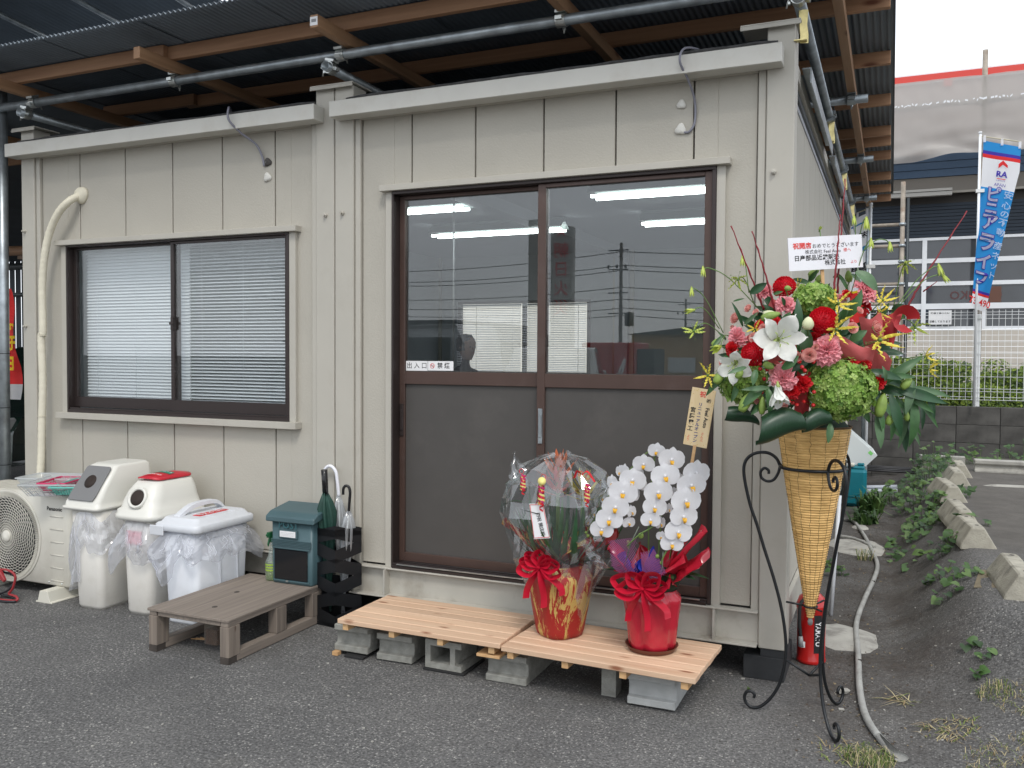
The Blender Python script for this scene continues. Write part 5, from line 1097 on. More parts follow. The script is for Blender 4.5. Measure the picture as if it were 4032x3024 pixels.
MB().lathe([(0, -.004), (.041, -.004), (.041, -.003), (0, -.003)], 28).xf(frame(hc, hn)).build('round_hole', MT['brown_hole'], b2_)
skirt(b2_, -.945, -.235, .112, .185, .50, .21, .045, 8)
pk = MB().box((-1.0, -.4285, .375), (-.895, -.4265, .445)).build('red_printed_sticker', mat('faded_pink_sticker', (.62, .20, .24), .6, var=.6, vs=90), b2_)
# bin 3: low white bin with latch lid
b3_ = thing('rubbish_bin', 'low white rubbish bin with a flat handled lid and red burnable waste sticker', 'rubbish bin', (-.63, -.25, 0), group='rubbish bins lined up against the office wall')
m_ = MB(); rloft(m_, [(-.622, -.25, .098, .175, .025, 0), (-.622, -.25, .10, .178, .028, .01), (-.627, -.25, .118, .192, .03, .47)]); m_.build('bin_body', binw, b3_)
for x_, y_ in ((-.507, -.28), (-.507, -.15)): MB().box((x_ - .008, y_ - .002, .06), (x_ + .002, y_ + .002, .45)).build('moulded_rib', binw, b3_)
m_ = MB(); rloft(m_, [(-.63, -.25, .142, .215, .035, .472), (-.63, -.25, .146, .22, .038, .478), (-.63, -.25, .146, .22, .038, .505), (-.63, -.25, .138, .212, .035, .512), (-.63, -.25, .125, .2, .03, .514), (-.63, -.25, .112, .186, .03, .535), (-.63, -.25, .104, .178, .03, .540)]); lid3 = m_.build('flat_lid', binw, b3_)
for y_ in (-.16, -.32): MB().box((-.735, y_ - .002, .5395), (-.525, y_ + .002, .5425)).build('lid_groove', binw, b3_)
hd = spline([(-.672, -.41, .538), (-.672, -.37, .560), (-.672, -.30, .584), (-.672, -.18, .588), (-.672, -.12, .572), (-.672, -.08, .538)], 6); MB().rings([[p + Vector((dx_, 0, dz_)) for dx_, dz_ in ((-.022, -.016), (.022, -.016), (.018, .006), (-.018, .006))] for p in hd], smooth=False).build('carry_handle', binw, b3_, bev=.002, fix=True)
MB().box((-.79, -.476, .45), (-.70, -.4695, .50)).build('latch', binw, b3_, bev=.003)
stk = MB().box((-.615, -.36, .5405), (-.565, -.15, .5425)).build('red_sticker', redp, b3_); text('もえるゴミ', .038, wht, stk, (-.590, -.255, .543), u=(0, 1, 0), v=(-1, 0, 0), bold=.001)
skirt(b3_, -.627, -.25, .118, .192, .475, .155, .065, 12, lambda c_, s_: 1 + (.35 if c_ < 0 and s_ < 0 else 0))

# weathered pallet step
pa = thing('wooden_step', 'weathered grey wooden pallet step with plywood top in front of the bins', 'pallet', (-.22, -.45, 0))
X0, X1, Y0, Y1, ZT = -.470, .005, -.800, -.100, .20
MB().box((X0, Y0, ZT - .012), (X1, Y1, ZT)).build('plywood_top', greywood_y, pa, bev=.0015)
for x in (X0 + .004, X1 - .054):
    MB().box((x + .004, Y0 + .006, ZT - .034), (x + .046, Y1, ZT - .0125)).build('upper_rail', greywood_y, pa, bev=.002)
    MB().box((x + .002, Y0 + .06, .003), (x + .048, Y1, .045)).build('lower_rail', greywood_y, pa, bev=.002); MB().box((x + .001, Y0 + .003, 0), (x + .049, Y0 + .0595, .03)).build('dark_end', mat('dark_timber', (.055, .045, .038), .85, var=.3, vs=20), pa, bev=.002)  # front end of each lower rail in a darker timber tone
    for y in (Y0 + .004, Y0 + .33, Y1 - .09): MB().box((x, y, .0305 if y < Y0 + .01 else .0455), (x + .050, y + .075, ZT - .0345)).build('post', greywood, pa, bev=.002)
MB().box((X0 + .055, Y0 + .01, ZT - .034), (X1 - .055, Y0 + .03, ZT - .0125)).build('front_rail', greywood_y, pa, bev=.0015)
for (x, y) in ((-.20, -.66), (-.28, -.42)): MB().lathe([(.014, 0), (.012, .0012), (0, .0013)], 8, c=(x, y, ZT)).xf(Matrix.Identity(4)).build('knot', MT['dark_timber'], pa)
lb = thing('plastic_container', 'clear lidded plastic container with brown contents under the pallet step', 'container', (-.255, -.6, 0))
MB().box((-.295, -.63, .001), (-.215, -.54, .11)).build('tub', film('clear_tub', (.85, .82, .78), body=.35, bodycol=(.5, .45, .4)), lb, bev=.004); MB().box((-.288, -.623, .005), (-.222, -.547, .075)).build('contents', mat('brown_contents', (.13, .065, .035), .8, var=.3, vs=60), lb); MB().box((-.30, -.635, .1105), (-.21, -.535, .118)).build('green_lid', mat('green_lid_plastic', (.05, .42, .08), .4), lb, bev=.002)
for i in range(3): MB().tube([(-.40 + .02 * i, -.60 + .01 * i, .006 + .003 * i), (-.32 + .01 * i, -.585, .008)], .003, 5).build('wood_splinter', joistwood, None, label='thin broken wood splinter under the pallet step', cat='splinter', group='wood splinters under the pallet step')

# mailbox
pb_ = thing('mailbox', 'teal green plastic mailbox with a sloping lid standing on the pallet step', 'mailbox', (-.125, -.13, ZT))
tg = mat('mailbox_teal', (.060, .112, .125), .42, var=.07, vs=4, bump=.08, bs=200)
m_ = MB(); rloft(m_, [(-.122, -.115, .120, .078, .012, .2015), (-.122, -.115, .123, .082, .014, .21), (-.124, -.11, .127, .085, .014, .525)]); m_.build('box_body', tg, pb_)
MB().prism([(-.02, 0), (.178, .045), (.185, .068), (.175, .078), (.02, .052), (-.018, .03)], (-.273, -.198, .515), (0, 1, 0), (0, 0, 1), (.30, 0, 0)).build('sloping_lid', tg, pb_, bev=.006, fix=True)
MB().box((-.228, -.2035, .222), (-.022, -.1965, .378)).build('dark_window', mat('black_smoked_panel', (.006, .007, .009), .12, spec=.7), pb_, bev=.004)
fr_ = MB().box((-.240, -.2045, .38), (-.008, -.1975, .386)).box((-.236, -.203, .214), (-.012, -.1975, .221)); fr_.build('window_frame', tg, pb_, bev=.001)
for i in range(5): MB().box((-.247, -.2015 - .0006 * (i % 2), .392 + .0075 * i), (-.001, -.1975, .3955 + .0075 * i)).build('moulded_groove', tg, pb_)
np_ = MB().box((-.198, -.2055, .436), (-.082, -.1995, .478)).build('name_plate_frame', tg, pb_, bev=.001); npp = MB().box((-.188, -.2072, .442), (-.092, -.2057, .472)).build('paper_label', wht, np_)
for i in range(3): MB().box((-.182, -.2078, .449 + .007 * i), (-.10, -.2073, .4497 + .007 * i)).build('ruled_line', MT['grey_print'], npp)
text('POST', .052, mat('mailbox_raised_letters', (.03, .11, .125), .4), pb_, (-.137, -.2035, .502), bold=.0012)
MB().box((-.15, -.209, .214), (-.138, -.2035, .222)).build('key_hole', galv_b, pb_)
# spray bottle
sb = thing('spray_bottle', 'clear spray bottle with dark green trigger head standing beside the mailbox', 'spray bottle', (-.275, -.16, ZT))
c = (-.278, -.16, ZT + .001)
MB().lathe([(.026, 0), (.031, .006), (.031, .09), (.029, .10), (.016, .13), (.010, .165), (.010, .20)], 20, c=c).build('bottle', film('clear_bottle', (.9, .93, .92), body=.25, bodycol=(.7, .78, .72), gloss=.05, rough=.05), sb)
MB().lathe([(.0275, .002), (.0275, .045), (0, .0455)], 16, c=c).build('liquid', film('pale_green_liquid', (.7, .85, .4), body=.3, bodycol=(.5, .62, .2)), sb)
for z_ in (.05, .064, .078): MB().lathe([(.0315, z_), (.0318, z_ + .004), (.0315, z_ + .008)], 20, c=c, caps=False).build('green_band', mat('lime_green_print', (.32, .48, .05), .5), sb)
dg = mat('dark_green_plastic', (.01, .10, .035), .4)
MB().lathe([(.012, .195), (.012, .22), (.008, .225)], 12, c=c).box((c[0] - .009, c[1] - .03, c[2] + .222), (c[0] + .009, c[1] + .02, c[2] + .25)).box((c[0] - .006, c[1] - .04, c[2] + .232), (c[0] + .006, c[1] - .03, c[2] + .242)).prism([(-.02, .222), (-.032, .19), (-.026, .175), (-.013, .205)], (c[0] - .004, c[1], c[2]), (0, 1, 0), (0, 0, 1), (.008, 0, 0)).build('trigger_head', dg, sb, bev=.002)

# umbrella stand: folded black zig-zag strips
us = thing('umbrella_stand', 'tall square black umbrella stand made of zigzag cut bands', 'umbrella stand', (.10, -.075, 0))
ubm = mat('satin_black_metal', (.011, .012, .014), .45, metal=.3)
Cx = [(-.035, -.148), (.118, -.165), (.196, -.045), (.040, -.012)]
for k in range(4):
    A = Vector((*Cx[k], 0)); B_ = Vector((*Cx[(k + 1) % 4], 0)); d = (B_ - A); Lk = d.length; d.normalize(); nrm = Vector((d.y, -d.x, 0))
    for j in range(6):
        zc = .045 + j * .083; w_ = .033; am = .021 * (1 if (j + k) % 2 == 0 else -1)
        pts_ = [(0, zc + am), (Lk, zc - am)]
        MB().prism([(0, pts_[0][1] - w_), (Lk, pts_[1][1] - w_), (Lk, pts_[1][1] + w_), (0, pts_[0][1] + w_)], A, d, (0, 0, 1), nrm * -.0015).build('zigzag_band', ubm, us)
    MB().prism([(0, .455), (Lk, .455), (Lk, .492), (0, .492)], A, d, (0, 0, 1), nrm * -.002).build('top_band', ubm, us)
    MB().prism([(0, 0), (Lk, 0), (Lk, .02), (0, .02)], A, d, (0, 0, 1), nrm * -.002).build('bottom_band', ubm, us)
MB().add([(x, y, .004) for x, y in Cx], [(0, 1, 2, 3)]).build('base_tray', ubm, us)
def umbrella(label, base, top, cols, r_, handle, hm_, clothm, ztop, folds=7):
    t = thing('umbrella', label, 'umbrella', base, group='furled umbrellas in the black stand'); base, top = Vector(base), Vector(top); d = (top - base).normalized()
    MB().tube([base, top], .005, 8).build('shaft', galv_b, t)
    m_ = MB(); R = []; n = 42; u_ = d.orthogonal().normalized(); v_ = d.cross(u_); Lc = ztop
    for i in range(13):
        f = i / 12; rr = r_ * (sin(min(1, f * 1.25) * pi * .5) if f < .8 else 1 - .75 * ((f - .8) / .2) ** 1.5) * (.35 + .65 * f if f < .85 else .9); rr = max(rr, .006)
        R.append([base + d * (Lc * f + .03) + (u_ * cos(a) + v_ * sin(a)) * rr * (1 + .30 * sin(folds * a + f * 3) + .10 * sin(3 * a + f * 9)) for a in [2 * pi * j / n for j in range(n)]])
    m_.rings(R); m_.build('furled_canopy', clothm, t)
    MB().tube([base, base + d * .05], .006, 8).build('ferrule', hm_ if hm_ is not black_i else white_p, t)
    return t, d
darkg = mat('dark_green_umbrella_cloth', (.012, .055, .04), .6, var=.2, vs=20); clearv = film('clear_vinyl', (.88, .90, .92), body=.38, bodycol=(.80, .82, .84), gloss=.10, rough=.12); whp = mat('glossy_white_plastic', (.78, .79, .84), .25); blp = mat('glossy_black_plastic', (.012, .012, .013), .25)
u1, d1 = umbrella('furled dark green umbrella with straight black grip', (.03, -.075, .02), (.025, -.12, .70), None, .047, None, blp, darkg, .62)
MB().tube([(.026, -.115, .655), (.0245, -.124, .785)], [.015, .0165], 14).build('straight_grip', blp, u1); MB().tube(spline([(.035, -.135, .77), (.045, -.14, .73), (.05, -.14, .69), (.058, -.14, .665)]), .003, 6).build('wrist_strap', blp, u1)
u2, d2 = umbrella('furled clear umbrella with white crook handle, behind the green one', (.10, -.06, .02), (.045, -.035, .70), None, .030, None, whp, clearv, .60)
MB().tube(spline([(.052, -.036, .64), (.040, -.034, .72), (.030, -.033, .765), (.005, -.035, .79), (-.022, -.037, .785), (-.040, -.038, .755), (-.042, -.038, .715)]), .0085, 12).build('crook_handle', whp, u2)
u3, d3 = umbrella('furled clear umbrella with black crook handle, rightmost in the stand', (.11, -.09, .02), (.145, -.085, .58), None, .036, None, blp, clearv, .53)
MB().tube(spline([(.144, -.085, .56), (.150, -.085, .63), (.153, -.085, .675), (.146, -.087, .70), (.130, -.09, .705), (.118, -.092, .69), (.116, -.092, .66)]), .0072, 12).build('crook_handle', blp, u3)

# slatted cedar decks on concrete blocks
def deck(x0, y0, wd, dp, rz, zt, label, nb=6):
    t = thing('slatted_deck', label, 'deck', (0, 0, 0), group='fresh cedar slatted decks before the entrance doors')
    bwid = dp / nb
    for i in range(nb):
        j = random.uniform(-.002, .002)
        MB().box((j, i * bwid + .0012, -.022), (wd + j, (i + 1) * bwid - .0026, 0 + random.uniform(-.0006, .0006))).build('deck_board', deckwood, t, bev=.0022)
    for f in (.045, .345, .645, .945): MB().box((wd * f - .014, .012, -.052), (wd * f + .014, dp - .01, -.0225)).build('joist', joistwood, t, bev=.0015)
    t.location = (x0, y0, zt); t.rotation_euler = (0, 0, rz)
deck(.398, -.552, .800, .425, -.012, .192, 'left cedar deck, its left end beside the umbrella stand')
deck(1.206, -.566, .800, .430, -.045, .186, 'right cedar deck, carrying both wrapped flower pots', nb=6)
GB = 'concrete blocks propping up the cedar decks'
def cblock(label, x, y, w_, d_, z0, h, grooved=True, rz=0.0, m=conc):
    t = thing('concrete_block', label, 'concrete block', (0, 0, 0), group=GB)
    if grooved:
        s_ = .026; prof = [(0, 0), (d_, 0), (d_, h), (0, h), (0, h - .026), (s_ * .85, h - .031), (s_, h * .5), (s_ * .85, .033), (0, .028)]
        MB().prism(prof, (0, 0, 0), (0, 1, 0), (0, 0, 1), (w_, 0, 0)).build('block_body', m, t, bev=.0025, fix=True)
    else:
        fw = .026; m_ = MB(); m_.box((0, 0, 0), (w_, d_, fw)).box((0, 0, h - fw), (w_, d_, h)).box((0, 0, fw), (fw, d_, h - fw)).box((w_ - .055, 0, fw), (w_ - .03, d_, h - fw)); m_.box((fw, d_ - .03, fw), (w_ - .055, d_, h - fw)); m_.build('block_body', m, t, fix=True)
    t.location = (x, y, z0); t.rotation_euler = (0, 0, rz)
cblock('leftmost concrete block under the left deck, raised on scraps of wood', .332, -.478, .178, .34, .020, .118)
cblock('second concrete block from the left under the left deck', .553, -.470, .178, .34, .006, .118, rz=.03)
cblock('concrete block with a rectangular hole facing front, third from the left', .806, -.478, .178, .20, .012, .124, grooved=False, rz=-.03)
cblock('concrete block bridging the joint between the two decks', 1.100, -.486, .185, .34, .002, .118)
cblock('pale concrete block under the right end of the right deck', 1.718, -.497, .190, .30, .010, .122, m=mat('fresh_concrete_block', (.40, .41, .40), .9, var=.1, vs=20, bump=.6, bs=150))
MB().box((1.595, -.44, .001), (1.655, -.36, .132)).build('support_post', conc, None, label='small square concrete post far under the right deck', cat='support post')
MB().box((1.085, -.545, .1205), (1.19, -.43, .1325)).build('wood_shim', joistwood, None, bev=.001, label='thin pale plank shim on the block at the deck joint', cat='shim')
MB().box((.335, -.50, .001), (.365, -.47, .019)).build('wood_offcut', joistwood, None, bev=.001, label='small wood offcut under the leftmost concrete block', cat='offcut')
MB().box((.40, -.50, .001), (.50, -.40, .012)).build('rubber_pad', mat('black_rubber_mat', (.018, .018, .018), .85), None, bev=.002, label='black rubber pad under the leftmost concrete block', cat='pad')
MB().box((.80, -.49, .001), (1.0, -.28, .011)).build('rubber_pad', MT['black_rubber_mat'], None, bev=.002, label='black rubber pad under the concrete block with the hole', cat='pad')

# jumper cables heap
jm = mat('red_cable_rubber', (.32, .03, .035), .5); bm_ = mat('black_cable_rubber', (.02, .02, .024), .5)
jt = thing('jumper_cables', 'red and black jumper cables with red clamps hanging at the left edge', 'jumper cables', (-1.87, -.50, 0))
MB().tube(spline([(-2.05, -.50, .20), (-1.90, -.51, .165), (-1.80, -.51, .17), (-1.75, -.50, .14), (-1.77, -.50, .07), (-1.80, -.50, .035), (-1.73, -.51, .03), (-1.72, -.52, .012), (-1.85, -.54, .010), (-2.0, -.52, .012)]), .0065, 8).build('red_lead', jm, jt)
MB().tube(spline([(-2.0, -.49, .16), (-1.85, -.495, .15), (-1.76, -.49, .13), (-1.80, -.50, .06), (-1.90, -.52, .01), (-1.80, -.55, .008), (-1.72, -.53, .009), (-1.76, -.49, .01), (-1.9, -.47, .01)]), .0065, 8).build('black_lead', bm_, jt)
for a, b in (((-1.90, -.52, .19), (-1.79, -.53, .115)), ((-1.88, -.52, .14), (-1.86, -.53, .03))):
    A, B_ = Vector(a), Vector(b); d = (B_ - A).normalized(); s_ = Vector((0, 1, 0)); MB().rings([[A + d * t_ + s_ * (cx_ * w_) + s_.cross(d) * (cz_ * w2) for cx_, cz_ in ((-1, -1), (1, -1), (1, 1), (-1, 1))] for t_, w_, w2 in ((0, .008, .012), (.03, .009, .017), (.08, .010, .02), ((B_ - A).length, .008, .009))], smooth=False).build('clamp_grip', jm, jt, bev=.003, fix=True)
# asphalt puddle stains already in material; tiny pale paint marks
# ---------------------------------------------------------------- iron stand, wicker cone
CX, CY = 2.38, -.33
stn = thing('iron_flower_stand', 'black wrought iron three legged flower stand with scrolled feet', 'flower stand', (CX, CY, 0))
prof = [(.118, .955), (.135, .985), (.165, 1.002), (.205, 1.000), (.238, .980), (.253, .945), (.249, .89), (.228, .80), (.200, .72), (.168, .62), (.135, .52), (.108, .42), (.092, .33), (.086, .25), (.092, .18), (.110, .11), (.140, .055), (.175, .018), (.205, .008), (.228, .018), (.238, .042), (.230, .065), (.212, .070), (.200, .058), (.203, .046)]
curl = [(.118, .955), (.126, .925), (.142, .900), (.165, .893), (.186, .905), (.190, .928), (.176, .943), (.161, .935), (.160, .922)]
for a in (pi, radians(-60), radians(62)):
    f_ = lambda r_, z: (CX + cos(a) * r_, CY + sin(a) * r_, z)
    sp = spline([f_(*p) for p in prof], 7); MB().tube(sp, [.0062 if i < len(sp) - 12 else .0062 - .0012 * (i - len(sp) + 12) / 12 for i in range(len(sp))], 10).build('leg', black_i, stn)
    MB().tube(spline([f_(*p) for p in curl], 6), .0055, 8).build('scroll', black_i, stn)
    MB().tube([f_(.022, .430), f_(.0885, .436)], .004, 8).build('brace', black_i, stn); MB().tube([f_(0, .165), f_(.0885, .215 if a == pi else .20)], .005, 8).build('brace', black_i, stn)
MB().tube(arc((CX, CY, .955), .119, 0, 2 * pi, 40, (1, 0, 0), (0, 1, 0)), .0058, 8).build('upper_ring', black_i, stn)
MB().tube(arc((CX, CY, .430), .024, 0, 2 * pi, 24, (1, 0, 0), (0, 1, 0)), .0035, 8).build('lower_ring', black_i, stn)
wk = thing('wicker_cone', 'tall honey coloured wicker cone basket hanging in the iron stand', 'basket', (CX, CY, .38))
wick = mat('honey_wicker', (.72, .46, .17), .55, var=.18, vs=26, col2=(.58, .34, .10), stretch=(.6, .6, 3.5)); wick_d = mat('wicker_gap', (.10, .055, .02), .9)
NC = 76; pr = []
for i in range(NC):
    z0 = .385 + .725 * i / NC; hh = .725 / NC
    for k, bz in ((0, -.0024), (.25, .0010), (.5, .0022), (.75, .0010)):
        z = z0 + hh * k; t_ = (z - .385) / .725; r_ = .010 + .122 * t_ ** .93; pr.append((r_ + bz, z))
pr.append((.133, 1.112)); 
MB().lathe(pr, 72, c=(CX, CY, 0), caps=False, fn=lambda a, z: 1 + .006 * sin(9 * a + z * 31) + .005 * sin(23 * a + z * 170)).build('woven_coils', wick, wk)
MB().lathe([(.128, 1.10), (.05, 1.02), (.0, 1.0)], 24, c=(CX, CY, 0), caps=False).build('inner_liner', mat('dark_liner', (.02, .02, .02), .8), wk)
rnd = random.Random(3)
for k in range(15):
    a0 = 2 * pi * k / 15 + .1; P = []
    for i in range(60):
        t_ = i / 59; z = .40 + .70 * t_; r_ = .0117 + .122 * ((z - .385) / .725) ** .93; a = a0 + rnd.uniform(-.035, .035); P.append((CX + cos(a) * r_, CY + sin(a) * r_, z))
    if k % 2 == 0 or True: MB().tube(P, .0006, 4).build('stitching', wick_d, wk)
MB().lathe([(.0, .355), (.008, .36), (.010, .372), (.006, .386), (0, .388)], 10, c=(CX, CY, 0)).build('tip_knob', mat('grey_knob', (.2, .19, .18), .6), wk)
MB().tube(arc((CX, CY, 1.112), .1335, 0, 2 * pi, 40, (1, 0, 0), (0, 1, 0)), .004, 6).build('rim', wick_d, wk)
MB().lathe([(.125, 1.112), (.11, 1.13), (.0, 1.14)], 24, c=(CX, CY, 0), caps=False).build('floral_foam', mat('dark_green_foam', (.01, .03, .015), .9), wk)

# ---------------------------------------------------------------- flowers
def pet(name, c, **k): return mat(name, c, .5, transl=.22, **k)
dahr = pet('dahlia_red', (.68, .012, .03), var=.3, vs=50); pinkc = pet('carnation_pink', (.95, .38, .42), var=.2, vs=40); redc = pet('carnation_red', (.68, .014, .022), var=.3, vs=50); rosep = pet('rose_blush', (.95, .52, .47), var=.15, vs=40)
hydg = [pet('hydrangea_green', (.24, .40, .07), var=.2, vs=30), pet('hydrangea_pale', (.38, .52, .14), var=.15, vs=30), pet('hydrangea_deep', (.13, .26, .045), var=.15, vs=30)]
lilw = pet('lily_white', (.80, .81, .76), var=.03); lily_g = pet('lily_throat_green', (.42, .52, .16)); budg = pet('bud_green', (.26, .38, .08), var=.3, vs=25); budw = pet('bud_cream', (.72, .74, .48), var=.15, vs=20)
glory = pet('gloriosa_yellow', (.88, .74, .10), var=.10, vs=30); glorg = pet('gloriosa_lime', (.52, .62, .12), var=.2, vs=30)
stemg = mat('stem_green', (.11, .20, .05), .5, var=.2, vs=20); leafd = mat('leaf_deep_green', (.022, .075, .028), .38, transl=.10, var=.25, vs=22); leafm = mat('leaf_mid_green', (.05, .13, .04), .42, transl=.15, var=.25, vs=22); leafl = mat('leaf_grey_green', (.09, .17, .08), .45, transl=.15, var=.2, vs=22)
redbr = mat('red_twig', (.22, .012, .02), .45, var=.2, vs=30); berr = mat('red_berry', (.42, .01, .012), .22, coat=.3); paperp = mat('rose_paper', (.62, .13, .13), .7, transl=.30, var=.12, vs=14, bump=.3, bs=60); paperr = mat('red_paper', (.42, .025, .03), .6, transl=.15, var=.1)
def dahlia_mb():
    m_ = MB(); rnd = random.Random(1); N_ = 130; ga = pi * (3 - sqrt(5))
    for i in range(N_):
        t_ = i / N_; th = math.acos(1 - 1.35 * t_); ph = i * ga; d = Vector((sin(th) * cos(ph), sin(th) * sin(ph), cos(th))); L_ = .30 + .12 * t_; w_ = .075 + .085 * min(1, t_ * 2)
        up_ = Vector((0, 0, 1)); s_ = d.cross(up_); s_ = s_.normalized() if s_.length > .01 else Vector((1, 0, 0)); n_ = s_.cross(d)
        if n_.z < 0: n_ = -n_
        b0 = d * .62; tip = d * (.95 + rnd.uniform(-.02, .02)) + n_ * .06; md = d * .82
        m_.add([b0, md - s_ * w_ + n_ * .05, md - n_ * .03, md + s_ * w_ + n_ * .05, tip - s_ * w_ * .5 + n_ * .07, tip + s_ * w_ * .5 + n_ * .07, tip + n_ * .02], [(0, 2, 1), (0, 3, 2), (1, 2, 6, 4), (2, 3, 5, 6)], 0, False)
    m_.lathe([(0, -.5), (.45, -.3), (.62, .0), (.6, .35), (.35, .6), (0, .66)], 14); return m_
def carnation_mb(seed, sc=1.0):
    m_ = MB(); rnd = random.Random(seed)
    for k in range(38):
        t_ = k / 38; az = k * 2.4 + rnd.uniform(-.5, .5); th = .05 + 1.45 * t_ + rnd.uniform(-.18, .18); d = Vector((sin(th) * cos(az), sin(th) * sin(az), cos(th))); s_ = Vector((-sin(az), cos(az), 0)); L_ = .55 + .45 * t_; nseg = 7; inner = [Vector((0, 0, -.2)) + d * .15 + s_ * (.06 * (j / nseg * 2 - 1)) for j in range(nseg + 1)]; mid = []; outer = []
        nrm = s_.cross(d)
        for j in range(nseg + 1):
            u = j / nseg * 2 - 1; w_ = .46 * (.7 + .5 * t_); zg = .06 * (1 if j % 2 else -1) + rnd.uniform(-.10, .10)
            mid.append(Vector((0, 0, -.2)) + d * (L_ * .68) + s_ * u * w_ * .7 + nrm * (zg * .5)); outer.append(Vector((0, 0, -.2)) + d * (L_ * (1.05 - .25 * u * u + rnd.uniform(-.12, .12))) + s_ * u * w_ + nrm * zg * 1.4 + nrm * .1)
        m_.rings([inner, mid, outer], closed=False, smooth=False)
    m_.lathe([(.06, -1.0), (.16, -.85), (.17, -.4), (.05, -.15)], 8, mi=1); return m_
def rose_mb():
    m_ = MB(); rnd = random.Random(5)
    for k, (r_, h, z0, np_) in enumerate(((.16, .62, .05, 2), (.30, .62, 0, 3), (.45, .58, -.05, 4), (.62, .50, -.12, 5), (.82, .36, -.2, 5))):
        for i in range(np_):
            a0 = 2 * pi * i / np_ + k * .7; sp_ = 2 * pi / np_ * .72
            m_.grid(5, 3, lambda u, v: (lambda a, rr: (cos(a) * rr, sin(a) * rr, -.35 + z0 + v * (h + .25) - (2 * u - 1) ** 2 * .10 * v))(a0 + (2 * u - 1) * sp_, r_ * (.35 + .65 * v ** .6) + (.10 if k > 2 else .02) * v * v))
    m_.lathe([(.05, -.8), (.22, -.6), (.3, -.35), (.1, -.1)], 8, mi=1); return m_
def hyd_mb(rx, ry, rz, n, seed):
    m_ = MB(); rnd = random.Random(seed); ga = pi * (3 - sqrt(5)); fs_ = .0150
    for i in range(n):
        z = 1 - 1.72 * (i + .5) / n; ph = i * ga; rr = sqrt(max(0, 1 - z * z)); d = Vector((rr * cos(ph), rr * sin(ph), z)); lump = 1 + .10 * noise.noise(d * 3 + Vector((seed, 0, 0))) + rnd.uniform(-.09, .06)
        p = Vector((d.x * rx, d.y * ry, d.z * rz)) * lump; nn_ = (d + Vector((rnd.uniform(-.5, .5), rnd.uniform(-.5, .5), rnd.uniform(-.4, .4)))).normalized(); a = nn_.orthogonal().normalized(); a.rotate(Matrix.Rotation(rnd.uniform(0, 6), 3, nn_)); b = nn_.cross(a); mi = rnd.choice((0, 0, 0, 1, 1, 2)); s_ = fs_ * rnd.uniform(.65, 1.15)
        for q in range(4):
            e = a * cos(q * pi / 2) + b * sin(q * pi / 2); f_ = a * -sin(q * pi / 2) + b * cos(q * pi / 2)
            m_.add([p, p + e * s_ * .6 + f_ * s_ * .45 + nn_ * s_ * .28, p + e * s_ * 1.05 + nn_ * s_ * rnd.uniform(-.1, .45), p + e * s_ * .6 - f_ * s_ * .45 + nn_ * s_ * .28], [(0, 3, 2, 1)], mi)
    m_.lathe([(0, -.75 * rz), (.6 * rx, -.5 * rz), (.86 * rx, 0), (.7 * rx, .5 * rz), (0, .84 * rz)], 14, mi=2); return m_
def lily_parts(op=1.0):
    P_ = []
    for k in range(6):
        m_ = MB(); a = pi / 3 * k; wd = .36 if k % 2 else .26
        def f(u, v, a=a, wd=wd):
            t_ = v; r_ = .08 + 1.0 * t_ ** .9 * (.45 + .55 * op); z = -.75 + 1.05 * t_ ** .65 * (1.5 - .5 * op) - (.55 * max(0, t_ - .55) ** 1.6) * op * 1.8; w_ = wd * sin(min(1, t_ * 1.04 + .06) * pi) ** .7 + .02; x = (2 * u - 1) * w_
            z2 = z + .12 * abs(2 * u - 1) * (1 - t_) + .025 * sin(t_ * 16 + u * 3) * abs(2 * u - 1); return (cos(a) * r_ - sin(a) * x, sin(a) * r_ + cos(a) * x, z2)
        m_.grid(6, 12, f, 0); P_.append(m_)
    st_ = MB()
    for k in range(6):
        a = pi / 3 * k + .3; st_.tube([(0, 0, -.6), (cos(a) * .12, sin(a) * .12, -.1), (cos(a) * .28, sin(a) * .28, .28)], .015, 4, mi=0); st_.obox((cos(a) * .29, sin(a) * .29, .29), (.06 * cos(a), .06 * sin(a), 0), (-.02 * sin(a), .02 * cos(a), 0), (0, 0, .02), 0)
    st_.tube([(0, 0, -.6), (.02, 0, .42)], .022, 5); st_.lathe([(0, .40), (.045, .42), (0, .46)], 6); st_.lathe([(.05, -1.0), (.10, -.8), (.14, -.62), (.02, -.55)], 8)
    return P_, st_
def gloriosa_mb(seed, reflex=1.0):
    m_ = MB(); rnd = random.Random(seed)
    for k in range(6):
        a = pi / 3 * k + rnd.uniform(-.3, .3); L_ = rnd.uniform(.8, 1.1); tw = rnd.uniform(-.3, .3); P = []
        for j in range(13):
            t_ = j / 12; r_ = .10 + L_ * t_ * (.85); z = .25 * t_ + reflex * .45 * t_ * t_ - .1; wv = .085 * sin(t_ * 24 + k); w_ = .075 * sin(min(1, t_ + .08) * pi) ** .6 + .012; aa = a + tw * t_
            c_ = Vector((cos(aa) * r_, sin(aa) * r_, z + wv)); s_ = Vector((-sin(aa), cos(aa), .6 * sin(t_ * 24 + k * 2))).normalized(); P.append([c_ - s_ * w_, c_ + Vector((0, 0, .02)), c_ + s_ * w_])
        m_.rings(P, closed=False)
        b_ = a + .5; m_.tube([(0, 0, 0), (cos(b_) * .35, sin(b_) * .35, -.22), (cos(b_) * .62, sin(b_) * .62, -.25)], .012, 4, mi=1); m_.obox((cos(b_) * .64, sin(b_) * .64, -.25), (-.06 * sin(b_), .06 * cos(b_), 0), (.015 * cos(b_), .015 * sin(b_), 0), (0, 0, .015), 1)
    m_.lathe([(0, -.2), (.09, -.12), (.09, .02), (0, .08)], 6, mi=1); return m_
